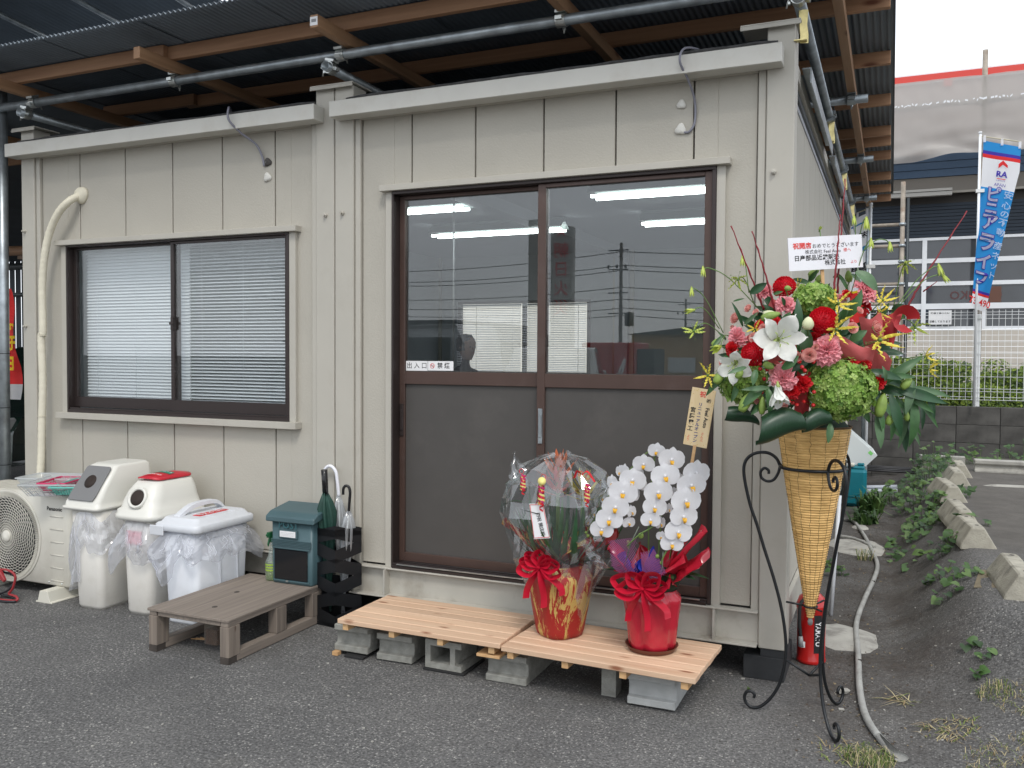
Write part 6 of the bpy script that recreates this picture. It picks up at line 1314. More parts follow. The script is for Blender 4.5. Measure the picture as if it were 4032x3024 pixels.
def gbud_mb(seed):
    m_ = MB(); rnd = random.Random(seed)
    for k in range(6):
        a = pi / 3 * k; P = []
        for j in range(9):
            t_ = j / 8; r_ = .30 * sin(min(1, t_ * 1.2) * pi * .55) + .12 * t_ * t_; z = 1.9 * t_ - .2; c_ = Vector((cos(a + t_ * .3) * r_, sin(a + t_ * .3) * r_, z + .04 * sin(t_ * 20 + k))); s_ = Vector((-sin(a), cos(a), 0)); w_ = .17 * sin(min(1, t_ + .1) * pi) ** .5 + .02; P.append([c_ - s_ * w_, c_ + Vector((cos(a), sin(a), 0)) * .05, c_ + s_ * w_])
        m_.rings(P, closed=False)
    return m_
def leaf_mesh(L_, w_, bend, fold=.25, n=9):
    m_ = MB(); R = []
    for i in range(n + 1):
        t_ = i / n; ww = w_ * (sin(min(1, (t_ * .94 + .06)) * pi) ** .8) * (1.15 - .3 * t_) + .0004; x = L_ * t_ * (1 - .08 * bend * t_); z = L_ * bend * .35 * (t_ * (1 - t_) * 1.3 - t_ * t_ * .35)
        R.append([Vector((x, -ww, z + ww * fold)), Vector((x, -ww * .5, z + ww * fold * .4)), Vector((x, 0, z)), Vector((x, ww * .5, z + ww * fold * .4)), Vector((x, ww, z + ww * fold))])
    m_.rings(R, closed=False); return m_
FB = {'dahlia': [((-0.143, 0.232, 0.08), 0.04), ((-0.068, 0.106, 0.27), 0.045), ((-0.296, -0.01, 0.24), 0.04)], 'carn_pink': [((-0.209, 0.221, 0.06), 0.028), ((-0.169, 0.165, 0.18), 0.032), ((-0.328, 0.05, 0.14), 0.035), ((-0.21, -0.092, 0.3), 0.04), ((-0.06, 0.004, 0.3), 0.045), ((0.15, 0.222, 0.1), 0.042), ((0.081, 0.196, 0.05), 0.021)], 'carn_red': [((-0.345, 0.006, 0.14), 0.026), ((-0.139, -0.113, 0.29), 0.028), ((-0.176, -0.137, 0.29), 0.027), ((0.043, -0.057, 0.27), 0.025), ((0.083, -0.04, 0.26), 0.027), ((0.159, -0.106, 0.22), 0.025), ((0.16, 0.169, 0.08), 0.025), ((-0.249, 0.092, 0.14), 0.018), ((-0.081, 0.047, 0.24), 0.021), ((-0.208, 0.102, 0.2), 0.018), ((0.09, 0.212, 0.08), 0.018)], 'rose': [((-0.281, 0.156, 0.1), 0.013), ((-0.258, 0.14, 0.12), 0.012), ((-0.323, 0.121, 0.08), 0.018), ((-0.331, 0.086, 0.08), 0.009), ((-0.285, 0.047, 0.2), 0.017), ((-0.254, 0.081, 0.2), 0.014), ((0.031, 0.082, 0.28), 0.017), ((0.146, 0.088, 0.2), 0.02), ((0.094, 0.147, 0.18), 0.012), ((-0.13, -0.013, 0.32), 0.021), ((-0.102, 0.015, 0.3), 0.009), ((-0.163, -0.02, 0.3), 0.015), ((-0.28, -0.175, 0.24), 0.011), ((-0.195, -0.182, 0.26), 0.014), ((-0.193, -0.031, 0.28), 0.01), ((-0.154, -0.022, 0.3), 0.01), ((-0.241, -0.073, 0.28), 0.012), ((-0.036, 0.13, 0.22), 0.013), ((-0.387, -0.042, 0.16), 0.012), ((-0.163, 0.042, 0.24), 0.013), ((-0.238, 0.019, 0.22), 0.012), ((0.087, 0.003, 0.26), 0.014)], 'hyd': [((-0.053, 0.187, 0.13), (0.068, 0.055, 0.06)), ((0.015, -0.128, 0.22), (0.12, 0.107, 0.09)), ((-0.306, -0.111, 0.15), (0.078, 0.072, 0.07))], 'lily': [((-0.234, 0.041, 0.34), 0.085, (-0.1, 0.05, 1)), ((-0.371, -0.052, 0.27), 0.062, (-0.35, -0.3, 0.8)), ((-0.233, -0.153, 0.33), 0.055, (0, -0.95, 0.35))], 'buds': [((-0.13, 0.074, 0.3), (-0.128, 0.118, 0.3), 0.018, 1), ((-0.282, 0.112, 0.28), (-0.217, 0.13, 0.28), 0.013, 0), ((-0.271, 0.129, 0.26), (-0.226, 0.131, 0.26), 0.01, 1), ((-0.423, -0.113, 0.22), (-0.394, -0.067, 0.22), 0.015, 0), ((-0.342, -0.208, 0.26), (-0.309, -0.142, 0.26), 0.017, 0), ((-0.273, -0.217, 0.27), (-0.271, -0.154, 0.27), 0.011, 0), ((-0.278, -0.043, 0.3), (-0.242, -0.057, 0.3), 0.012, 0), ((0.149, -0.226, 0.22), (0.169, -0.144, 0.22), 0.018, 0), ((0.198, -0.257, 0.18), (0.225, -0.206, 0.18), 0.013, 0), ((0.246, -0.128, 0.18), (0.281, -0.091, 0.18), 0.014, 0), ((0.116, -0.099, 0.2), (0.17, -0.077, 0.2), 0.01, 0), ((-0.179, 0.223, 0.2), (-0.156, 0.218, 0.2), 0.009, 0), ((-0.362, -0.092, 0.27), (-0.34, -0.066, 0.27), 0.011, 0), ((-0.022, 0.287, -0.02), (0.017, 0.308, -0.02), 0.011, 0), ((0.009, 0.259, -0.02), (0.024, 0.29, -0.02), 0.011, 0), ((0.123, 0.261, 0.0), (0.118, 0.305, 0.0), 0.013, 0), ((0.277, -0.245, 0.16), (0.275, -0.209, 0.16), 0.009, 0), ((-0.408, 0.02, 0.1), (-0.375, 0.047, 0.1), 0.011, 0)], 'glor_y': [((0.01, 0.17, 0.2), 0.054, (0, 0.1, 1)), ((-0.032, 0.076, 0.3), 0.059, (0.1, -0.1, 1)), ((0.199, 0.188, 0.12), 0.049, (0.2, 0.3, 0.8)), ((0.194, 0.143, 0.12), 0.036, (0.2, 0.1, 0.8)), ((0.135, 0.041, 0.26), 0.07, (0.3, 0.0, 1)), ((-0.272, 0.078, 0.17), 0.036, (-0.2, 0, 1)), ((-0.441, -0.086, 0.18), 0.049, (-0.6, 0, 0.8)), ((0.365, -0.011, 0.12), 0.039, (0.8, 0.3, 0.5)), ((0.378, -0.058, 0.12), 0.041, (0.9, -0.1, 0.4)), ((-0.084, 0.245, 0.05), 0.026, (0, 0.2, 1))], 'glor_g': [((-0.445, 0.295, 0.1), 0.023, (-0.219, 0.149, 0.05), (0, -1, 0.2)), ((-0.333, 0.252, 0.16), 0.044, (-0.244, 0.174, 0.05), (0, -0.7, 0.6)), ((-0.481, 0.222, 0.08), 0.021, (-0.356, 0.068, 0.05), (0, -1, 0.2)), ((-0.48, 0.14, 0.12), 0.023, (-0.371, 0.083, 0.05), (-0.8, -0.2, 0.4)), ((-0.488, 0.071, 0.16), 0.044, (-0.351, 0.052, 0.05), (-0.3, 0.3, 1)), ((-0.29, 0.339, 0.05), 0.023, (-0.264, 0.215, 0.05), (0, -1, 0.2)), ((0.278, 0.314, 0.12), 0.046, (0.264, 0.144, 0.05), (0, -0.8, 0.5)), ((0.426, 0.313, 0.06), 0.026, (0.233, 0.103, 0.05), (0.2, -1, 0.2)), ((0.441, 0.277, 0.06), 0.023, (0.269, 0.149, 0.05), (0.5, -0.8, 0.2)), ((0.318, 0.088, 0.12), 0.057, (0.223, 0.088, 0.05), (0.3, -0.4, 0.7)), ((0.16, 0.4, 0.1), 0.022, (0.111, 0.215, 0.05), (0, -1, 0.2)), ((0.237, 0.39, 0.08), 0.022, (0.129, 0.347, 0.05), (0, -1, 0.2)), ((0.007, 0.446, 0.0), 0.015, (-0.0, 0.347, 0.05), (0, 0.3, 1)), ((0.105, 0.484, 0.08), 0.021, (0.127, 0.362, 0.05), (0, -1, 0.1)), ((0.15, 0.478, 0.08), 0.028, (0.127, 0.362, 0.05), (0, -1, 0.1)), ((-0.383, 0.009, 0.12), 0.036, (-0.32, 0.042, 0.05), (-0.5, -0.2, 0.6))], 'branch': [((-0.211, 0.153, 0.06), (-0.257, 0.252, 0.08), (-0.345, 0.452, 0.1)), ((-0.189, 0.148, 0.12), (-0.229, 0.27, 0.14), (-0.283, 0.426, 0.15)), ((0.022, 0.218, 0.12), (0.032, 0.362, 0.12), (0.048, 0.495, 0.1)), ((0.072, 0.218, 0.02), (0.079, 0.377, 0.02), (0.101, 0.643, 0.0)), ((0.328, 0.159, 0.02), (0.4, 0.29, 0.02), (0.556, 0.527, 0.0))], 'twig': [((0.39, 0.226, 0.02), (0.441, 0.264, 0.02)), ((0.338, 0.172, 0.02), (0.359, 0.228, 0.02))], 'leaf': [((-0.153, 0.047, 0.24), (-0.15, 0.174, 0.26), 0.019), ((-0.113, 0.082, 0.22), (-0.11, -0.02, 0.24), 0.026), ((-0.273, 0.21, 0.1), (-0.224, 0.242, 0.12000000000000001), 0.018), ((0.115, 0.292, 0.08), (0.187, 0.225, 0.1), 0.028), ((0.242, 0.145, 0.1), (0.273, 0.168, 0.12000000000000001), 0.021), ((-0.221, -0.06, 0.32), (-0.176, -0.019, 0.34), 0.017), ((-0.298, 0.09, 0.1), (-0.338, 0.168, 0.12000000000000001), 0.008), ((-0.298, 0.098, 0.12), (-0.259, 0.136, 0.13999999999999999), 0.008), ((-0.185, 0.159, 0.22), (-0.201, 0.185, 0.24), 0.009), ((0.192, -0.111, 0.16), (0.31, -0.018, 0.18), 0.02), ((0.112, -0.067, 0.2), (0.224, -0.092, 0.22), 0.018), ((0.171, -0.101, 0.22), (0.155, -0.053, 0.24), 0.009), ((0.226, -0.13, 0.16), (0.393, -0.174, 0.18), 0.022), ((0.293, -0.14, 0.12), (0.403, -0.175, 0.13999999999999999), 0.013), ((0.368, -0.14, 0.12), (0.383, -0.229, 0.13999999999999999), 0.013), ((0.295, -0.101, 0.16), (0.266, -0.208, 0.18), 0.018), ((0.207, -0.15, 0.18), (0.238, -0.285, 0.19999999999999998), 0.02), ((0.304, -0.16, 0.14), (0.295, -0.326, 0.16), 0.021), ((0.302, -0.2, 0.1), (0.318, -0.309, 0.12000000000000001), 0.018), ((0.15, -0.227, 0.2), (0.161, -0.327, 0.22), 0.018), ((0.291, -0.221, 0.08), (0.302, -0.35, 0.1), 0.019), ((0.242, -0.26, 0.1), (0.273, -0.304, 0.12000000000000001), 0.013), ((0.371, -0.181, 0.06), (0.372, -0.276, 0.08), 0.01), ((-0.251, -0.125, 0.28), (-0.341, -0.13, 0.30000000000000004), 0.01), ((-0.26, -0.125, 0.28), (-0.252, -0.214, 0.30000000000000004), 0.017), ((-0.264, -0.12, 0.26), (-0.34, -0.186, 0.28), 0.019), ((-0.304, -0.064, 0.3), (-0.318, -0.111, 0.32), 0.013), ((-0.336, -0.055, 0.3), (-0.398, -0.074, 0.32), 0.009), ((-0.377, -0.062, 0.18), (-0.426, -0.13, 0.19999999999999998), 0.021), ((-0.358, -0.016, 0.12), (-0.387, -0.056, 0.13999999999999999), 0.011), ((-0.373, 0.055, 0.1), (-0.412, 0.009, 0.12000000000000001), 0.009), ((-0.353, 0.041, 0.08), (-0.383, 0.065, 0.1), 0.007), ((-0.026, -0.249, 0.24), (-0.038, -0.31, 0.26), 0.015), ((0.064, 0.277, 0.0), (0.072, 0.29, 0.02), 0.01), ((-0.099, 0.267, 0.04), (-0.039, 0.249, 0.06), 0.011), ((0.123, 0.29, 0.02), (0.151, 0.247, 0.04), 0.01), ((0.072, 0.29, 0.02), (0.105, 0.226, 0.04), 0.008), ((-0.029, 0.261, 0.0), (-0.005, 0.3, 0.02), 0.011), ((0.061, 0.036, 0.18), (0.107, 0.073, 0.19999999999999998), 0.019), ((0.138, 0.143, 0.06), (0.11, 0.192, 0.08), 0.012), ((0.062, 0.11, 0.1), (0.065, 0.168, 0.12000000000000001), 0.01), ((-0.184, 0.098, 0.2), (-0.166, 0.135, 0.22), 0.013), ((-0.328, 0.182, 0.08), (-0.298, 0.19, 0.1), 0.004), ((0.085, 0.171, 0.08), (0.127, 0.185, 0.1), 0.013), ((-0.212, 0.201, 0.18), (-0.189, 0.209, 0.19999999999999998), 0.007), ((0.27, 0.113, 0.06), (0.301, 0.146, 0.08), 0.011), ((-0.339, -0.111, 0.2), (-0.363, -0.173, 0.22), 0.012), ((0.303, -0.125, 0.12), (0.432, -0.155, 0.13999999999999999), 0.013), ((0.26, -0.14, 0.15), (0.359, -0.208, 0.16999999999999998), 0.015), ((0.245, -0.16, 0.14), (0.324, -0.287, 0.16), 0.015), ((0.216, -0.179, 0.16), (0.217, -0.306, 0.18), 0.015), ((0.302, -0.17, 0.1), (0.273, -0.334, 0.12000000000000001), 0.015), ((0.332, -0.155, 0.1), (0.402, -0.26, 0.12000000000000001), 0.012), ((0.16, -0.159, 0.2), (0.19, -0.217, 0.22), 0.013), ((0.178, -0.086, 0.18), (0.281, -0.086, 0.19999999999999998), 0.012), ((0.291, -0.221, 0.08), (0.352, -0.33, 0.1), 0.012), ((0.136, -0.159, 0.2), (0.171, -0.284, 0.22), 0.015), ((-0.393, -0.101, 0.12), (-0.432, -0.155, 0.13999999999999999), 0.011), ((-0.258, -0.173, 0.24), (-0.302, -0.215, 0.26), 0.012), ((-0.273, 0.02, 0.1), (-0.303, 0.049, 0.12000000000000001), 0.01), ((0.146, -0.076, 0.14), (0.177, -0.14, 0.16), 0.012), ((0.124, -0.2, 0.12), (0.151, -0.249, 0.13999999999999999), 0.015), ((-0.095, -0.174, 0.18), (-0.121, -0.14, 0.19999999999999998), 0.011)], 'berry': [(-0.162, -0.005, 0.29), (-0.144, -0.001, 0.3), (-0.15, -0.055, 0.31), (-0.144, -0.065, 0.32), (-0.13, 0.004, 0.3), (-0.156, -0.036, 0.3), (-0.109, -0.036, 0.3), (-0.254, -0.025, 0.26), (-0.281, -0.045, 0.27), (-0.281, -0.061, 0.27), (-0.253, 0.056, 0.24), (-0.261, 0.052, 0.24), (-0.1, -0.184, 0.28), (-0.105, -0.138, 0.3), (-0.183, -0.172, 0.28), (-0.153, -0.184, 0.27), (-0.258, -0.096, 0.24), (-0.273, -0.125, 0.2), (-0.126, -0.173, 0.26), (-0.164, -0.177, 0.26), (-0.254, -0.145, 0.2), (-0.157, -0.053, 0.33), (0.037, 0.106, 0.25), (-0.254, -0.063, 0.26)], 'paper': [[(-0.024, 0.056, 0.24), (0.112, 0.009, 0.28), (0.118, -0.063, 0.22), (-0.014, -0.048, 0.2)], [(0.106, 0.117, 0.14), (0.16, 0.131, 0.2), (0.175, 0.035, 0.2), (0.139, -0.011, 0.12)], [(0.187, 0.14, 0.1), (0.273, 0.143, 0.12), (0.225, 0.008, 0.14), (0.202, 0.05, 0.1)], [(0.123, 0.024, 0.22), (0.184, -0.025, 0.24), (0.206, -0.086, 0.16), (0.144, -0.086, 0.12)], [(-0.201, 0.173, 0.06), (-0.184, 0.193, 0.12), (-0.174, 0.138, 0.12), (-0.196, 0.133, 0.06)], [(-0.293, 0.059, 0.12), (-0.241, 0.06, 0.18), (-0.216, 0.012, 0.16), (-0.278, 0.014, 0.12)], [(-0.241, 0.006, 0.18), (-0.147, 0.053, 0.22), (-0.13, -0.019, 0.2), (-0.216, -0.052, 0.16)], [(-0.213, -0.043, 0.2), (-0.185, -0.025, 0.25), (-0.166, -0.067, 0.22), (-0.202, -0.086, 0.18)], [(-0.124, -0.077, 0.18), (-0.096, -0.077, 0.24), (-0.087, -0.217, 0.2), (-0.127, -0.218, 0.16)], [(-0.333, -0.01, 0.1), (-0.296, -0.016, 0.13), (-0.293, -0.051, 0.12), (-0.328, -0.04, 0.1)]], 'sign': [(-0.133, 0.412, 0.1), (0.145, 0.432, 0.07), (0.139, 0.301, 0.07), (-0.14, 0.293, 0.1)], 'signstick': [(0.001, 0.298, 0.082), (-0.006, 0.227, 0.08)], 'roll': [(-0.219, -0.242, 0.3), (-0.324, -0.222, 0.2), (-0.085, -0.229, 0.27)]}
ORC = [(1.796, -0.38, 0.993, 0.033, -0.5), (1.862, -0.41, 0.967, 0.0468, 0.1), (1.743, -0.38, 0.938, 0.0399, -0.3), (1.845, -0.44, 0.905, 0.0505, 0), (1.707, -0.41, 0.876, 0.0478, -0.2), (1.959, -0.41, 0.919, 0.0489, 0.3), (1.653, -0.34, 0.897, 0.033, -0.9), (1.947, -0.44, 0.876, 0.0521, 0.2), (1.603, -0.34, 0.849, 0.033, -0.9), (1.674, -0.43, 0.827, 0.0521, -0.2), (1.823, -0.46, 0.842, 0.0505, 0.05), (1.566, -0.34, 0.784, 0.0276, -1), (1.708, -0.39, 0.813, 0.0308, 0.8), (1.931, -0.46, 0.817, 0.0532, 0.2), (1.649, -0.45, 0.77, 0.0489, -0.2), (1.81, -0.46, 0.784, 0.0425, 0), (1.531, -0.34, 0.718, 0.0266, -1), (1.511, -0.36, 0.686, 0.0266, -0.9), (1.624, -0.45, 0.719, 0.0489, -0.2), (1.703, -0.41, 0.749, 0.0266, 0.8), (1.923, -0.46, 0.756, 0.0489, 0.2), (1.794, -0.46, 0.732, 0.0351, -0.1), (1.593, -0.45, 0.675, 0.0425, -0.2), (1.903, -0.46, 0.695, 0.0489, 0.15), (1.823, -0.42, 0.714, 0.0276, 0.8), (1.692, -0.41, 0.704, 0.0255, 0.6), (1.879, -0.46, 0.648, 0.0404, 0), (1.848, -0.39, 0.768, 0.0223, 0.9), (1.725, -0.37, 0.852, 0.0292, 0.7), (1.883, -0.36, 0.886, 0.0223, 0.9), (1.867, -0.38, 0.833, 0.0213, 0.9), (1.632, -0.33, 0.895, 0.0266, -0.9), (1.827, -0.41, 0.66, 0.0213, -0.6), (1.713, -0.33, 0.9, 0.0239, -0.8), (1.601, -0.36, 0.812, 0.0213, -0.8)]
BQ = thing('flower_arrangement', 'large celebration flower arrangement of dahlias, lilies, carnations and green hydrangeas in the wicker cone', 'flower arrangement', (2.38, -.33, 1.12))
rh, fw = Vector((.917, .399, 0)), Vector((.398, -.917, 0))
def W(p): return Vector((2.38, -.33, 1.389)) + rh * p[0] + Vector((0, 0, 1)) * p[1] + fw * p[2]
def WD(d): return (rh * d[0] + Vector((0, 0, 1)) * d[1] + fw * d[2]).normalized()
def facing(p, z=None):
    d = Vector((p[0] * 1.5, p[1] * 1.1, max(.12, p[2]) + .14)); return WD(d.normalized())
def place(name, me, p, r_, dirv, roll=0.0, **k):
    Mx = frame(W(p), dirv) @ Matrix.Rotation(roll, 4, 'Z') @ Matrix.Scale(r_, 4); return link(name, me, BQ, mtx=Mx, **k)
rnd = random.Random(21)
dm = dahlia_mb().mesh('dahlia', dahr)
for p, r_ in FB['dahlia']: place('dahlia', dm, p, r_ * 1.12, facing(p), rnd.random())
cms = [carnation_mb(s_) for s_ in (1, 2, 3)]; cpk = [c_.mesh('carnation', [pinkc, stemg]) for c_ in cms]; crd = [c_.mesh('carnation', [redc, stemg]) for c_ in cms]
for key, ml in (('carn_pink', cpk), ('carn_red', crd)):
    for i, (p, r_) in enumerate(FB[key]): place('pink_carnation' if key == 'carn_pink' else 'red_carnation', ml[i % 3], (p[0], p[1], p[2] - .01), r_ * 1.2, facing(p), rnd.random() * 6)
rm = rose_mb().mesh('rose', [rosep, stemg])
for p, r_ in FB['rose']: place('spray_rose', rm, p, r_ * 1.3, facing(p), rnd.random() * 6)
for i, (p, (rx, ry, rz)) in enumerate(FB['hyd']): 
    me = hyd_mb(rx, ry, rz, (260, 620, 300)[i], i + 2).mesh('hydrangea', hydg); link('hydrangea_head', me, BQ, mtx=frame(W(p), WD((p[0] * .6, p[1] * .4, 1))))
lp, ls = lily_parts(1.0); lpm = [q.mesh('petal', lilw) for q in lp]; lsm = ls.mesh('stamens', lily_g); lp2, ls2 = lily_parts(.25); lpm2 = [q.mesh('petal', lilw) for q in lp2]; lsm2 = ls2.mesh('stamens', lily_g)
for i, (p, r_, d) in enumerate(FB['lily']):
    o = place('white_lily', lsm2 if i == 2 else lsm, p, r_, WD(d), .4 * i)
    for q in (lpm2 if i == 2 else lpm): 
        c_ = bpy.data.objects.new('petal', q); COL.objects.link(c_); c_.parent = o; c_.rotation_euler = (rnd.uniform(-.16, .16), rnd.uniform(-.16, .16), rnd.uniform(-.15, .15)); c_.scale = (rnd.uniform(.88, 1.08),) * 3
for (a, b, r_, w_) in FB['buds']:
    A, B_ = W(a), W(b); Lb = (B_ - A).length; d = (B_ - A).normalized(); k = MB(); R = []; x_ = d.orthogonal().normalized(); y_ = d.cross(x_); n = 12
    for j in range(11):
        t_ = j / 10; rr = r_ * (.28 + .95 * sin(min(1, t_ * .92 + .08) * pi) ** .75) * (1 - .25 * t_); rr = max(rr * (0 if t_ == 1 else 1), .0006); R.append([A + d * (Lb * t_) + (x_ * cos(2 * pi * i / n) + y_ * sin(2 * pi * i / n)) * rr * (1 - .13 * (1 if i % 4 == 0 else 0)) for i in range(n)])
    k.rings(R); k.build('lily_bud', budw if w_ else budg, BQ)
    cpt = W((a[0] * .6, a[1] * .6 - .04, a[2] * .5)); MB().tube(spline([A, A.lerp(cpt, .4) + Vector((0, 0, .01)), cpt], 5), .0022, 6).build('stem', stemg, BQ)
gms = [gloriosa_mb(s_).mesh('gloriosa', [glory, stemg]) for s_ in (1, 2, 3)]; ggm = [gloriosa_mb(s_, .6).mesh('gloriosa', [glorg, stemg]) for s_ in (4, 5)]; gbm = [gbud_mb(s_).mesh('gloriosa_bud', glorg) for s_ in (1, 2)]
for i, (p, r_, f_) in enumerate(FB['glor_y']): place('gloriosa_lily', gms[i % 3], p, r_ * 1.05, WD(f_), i * .9); MB().tube([W(p), W((p[0] * .75, p[1] * .7 - .02, p[2] * .4))], .002, 6).build('stem', stemg, BQ)
for i, (p, r_, s_, f_) in enumerate(FB['glor_g']):
    big = r_ > .038; A, S_ = W(p), W(s_)
    if big: place('gloriosa_lily', ggm[i % 2], p, r_ * 1.05, WD(f_), i * .9)
    else: place('gloriosa_bud', gbm[i % 2], (p[0], p[1] + .008, p[2]), r_ * .95, WD(f_), i * .9)
    mid = A.lerp(S_, .45) + Vector((0, 0, .035)); top = A.lerp(S_, .12) + Vector((0, 0, .022))
    MB().tube(spline([A, top, mid, S_], 6), .0019, 6).build('stem', stemg, BQ)
for P in FB['branch']: sp = spline([W(q) for q in P], 10); MB().tube([q + Vector((.0012 * sin(i * 2.1), 0, 0)) for i, q in enumerate(sp)], [.0042 * (1 - .6 * i / len(sp)) + (.001 if i % 4 == 0 else 0) for i in range(len(sp))], 7).build('red_twig', redbr, BQ)
for a, b in FB['twig']: MB().tube([W(a), W(b)], [.0028, .0012], 6).build('red_twig', redbr, BQ)
for p in FB['berry']: MB().lathe([(0, -1), (.6, -.75), (.95, 0), (.7, .7), (0, 1)], 10).xf(frame(W(p), WD((p[0], p[1], 1))) @ Matrix.Scale(.0078, 4)).build('berry', berr, BQ)
for i, (a, b, w_) in enumerate(FB['leaf']):
    A, B_ = W(a), W(b); d = B_ - A; bend = rnd.uniform(.3, .9); me = leaf_mesh(d.length * 1.15, w_ * .85, bend); face_ = WD((rnd.uniform(-.35, .35), .25, 1)); me_ = me
    x_ = d.normalized(); z_ = (face_ - x_ * face_.dot(x_)).normalized(); y_ = z_.cross(x_); Mx = Matrix(((x_.x, y_.x, z_.x, A.x), (x_.y, y_.y, z_.y, A.y), (x_.z, y_.z, z_.z, A.z), (0, 0, 0, 1)))
    me_.xf(Mx).build('leaf', (leafd, leafm, leafd, leafl)[i % 4] if i < 23 or i % 2 else leafm, BQ)
# filler leaves deep in the arrangement
fm_ = [leaf_mesh(.12, .017, b_).mesh('filler_leaf', (leafd, leafm)[i % 2]) for i, b_ in enumerate((.3, .7, 1.0))]
for i in range(150):
    th, ph = rnd.uniform(0, 2 * pi), rnd.uniform(-.5, 1.0); r_ = rnd.uniform(.0, .18); p = (cos(th) * r_ * 1.35 * 1.05, sin(th) * r_ * 1.05 - .03, rnd.uniform(-.10, .13)); d = WD((p[0] + rnd.uniform(-.08, .08), p[1] + rnd.uniform(-.05, .1), rnd.uniform(-.02, .12)))
    n_ = WD((rnd.uniform(-.5, .5), rnd.uniform(-.1, .8), 1)); x_ = d; z_ = (n_ - x_ * n_.dot(x_)).normalized(); y_ = z_.cross(x_); o_ = W(p); link('filler_leaf', fm_[i % 3], BQ, mtx=Matrix(((x_.x, y_.x, z_.x, o_.x), (x_.y, y_.y, z_.y, o_.y), (x_.z, y_.z, z_.z, o_.z), (0, 0, 0, 1))))
# paper wraps: gently curved sheets
for i, q in enumerate(FB['paper']):
    Q = [W(p) for p in q]
    def f(u, v): 
        a = Q[0].lerp(Q[1], u); b = Q[3].lerp(Q[2], u); p = a.lerp(b, v); return p + fw * (.030 * sin(u * pi) * sin(v * pi) + .006 * noise.noise(p * 30)) + Vector((0, 0, .008 * sin(u * 7 + i)))
    MB().grid(10, 10, f).build('wrapping_paper', paperr if i in (2, 8, 9) else paperp, BQ)
MB().grid(14, 6, lambda u, v: W((.262 + .05 * cos(u * 5.2) * (.4 + .6 * v), .118 + .05 * sin(u * 5.2) * (.4 + .6 * v), .13 + .04 * v))).build('rolled_paper', paperr, BQ)
# rolled aspidistra leaves at the collar
for i, (c_, w_, r_, tilt) in enumerate(((FB['roll'][0], .150, .050, .10), (FB['roll'][1], .11, .026, -.12), (FB['roll'][2], .09, .034, .10))):
    def f(u, v): a = -2.2 + 4.1 * v; rr = r_ * (.62 + .45 * sin(pi * min(1, u * .8 + .25))) * (1 + .10 * sin(u * 5 + v * 4)); return W((c_[0] + (u - .5) * w_ * (1 + .12 * sin(v * 5)), c_[1] + rr * sin(a) + tilt * (u - .5) * w_ * 2 - .35 * w_ * (u - .5) ** 2, c_[2] + rr * cos(a) * .9))
    MB().grid(16, 18, f).build('rolled_leaf', mat('aspidistra_green', (.010, .040, .016), .38, var=.35, vs=40, stretch=(14, 14, 1)), BQ)
# message board
sg = FB['sign']; A_, B_, C_, D_ = [W(p) for p in sg]
ms_ = thing('message_board', 'white congratulation message board on a stick above the bouquet', 'sign', tuple(W(FB['signstick'][0])))
uu = (B_ - A_).normalized(); vv = (A_ - D_); vv = (vv - uu * vv.dot(uu)).normalized(); ww = uu.cross(vv); cc = (A_ + B_ + C_ + D_) / 4; hw_, hh_ = (B_ - A_).length / 2, (A_ - D_).length / 2
MB().obox(cc - ww * .0022, uu * hw_, vv * hh_, ww * .002).build('board', mat('message_paper', (.80, .80, .84), .4, dirt=(.85, .55, .50, .6), ds=9), ms_)
MB().obox((W(FB['signstick'][0]) + W(FB['signstick'][1])) / 2 - ww * .006, uu * .006, vv * .055, ww * .003).build('stick', joistwood, ms_)
redk = mat('bright_red_print', (.72, .06, .05), .6)
def tl(s_, sz, m2, a, b, center=False, bold=0): return text(s_, sz, m2, ms_, cc + uu * a + vv * b, uu, vv, depth=.0008, center=center, bold=bold)
tl('祝開店', .0235, redk, -hw_ * .88, hh_ * .46, bold=.0006); tl('おめでとうございます', .0178, blk, -hw_ * .36, hh_ * .42); tl('株式会社 Feel Auto', .0165, blk, -hw_ * .56, hh_ * .08); tl('様へ', .0148, redk, hw_ * .48, hh_ * .10); tl('日産部品近畿販売', .0215, blk, -hw_ * .86, -hh_ * .28, bold=.0003); tl('株式会社', .0200, blk, -hw_ * .04, -hh_ * .62, bold=.0002); tl('より', .013, redk, hw_ * .66, -hh_ * .64)

# ---------------------------------------------------------------- potted phalaenopsis with red wrap
OX, OY, OZ = 1.775, -.345, .188
oc = thing('potted_orchid', 'white phalaenopsis orchid in a glossy red wrapped pot on the right deck', 'potted plant', (OX, OY, OZ))
MB().lathe([(.0, 0), (.092, 0), (.104, .02), (.107, .022), (.100, .018), (.088, .006), (0, .006)], 36, c=(OX, OY, OZ)).build('saucer', mat('terracotta_brown_plastic', (.16, .05, .03), .45), None, label='brown plastic saucer under the red wrapped orchid pot', cat='saucer')
redw = mat('glossy_red_wrap', (.52, .018, .04), .22, coat=.5, transl=.15, var=.12, vs=8)
def crumple(a, z): return 1 + .045 * sin(5 * a + z * 9) + .085 * abs(sin(4.5 * a + 1.3 + z * 5)) + .045 * noise.noise(Vector((cos(a) * 5, sin(a) * 5, z * 26)))
MB().lathe([(.0, .008), (.082, .008), (.088, .03), (.096, .12), (.107, .20), (.108, .222), (.092, .238), (.090, .25)], 90, c=(OX, OY, OZ), fn=crumple, caps=False).build('red_wrap', redw, oc)
MB().lathe([(0, 0), (.07, 0), (.085, .23), (.0, .24)], 24, c=(OX, OY, OZ + .01)).build('pot', mat('hidden_red_pot', (.3, .02, .03), .6), oc)
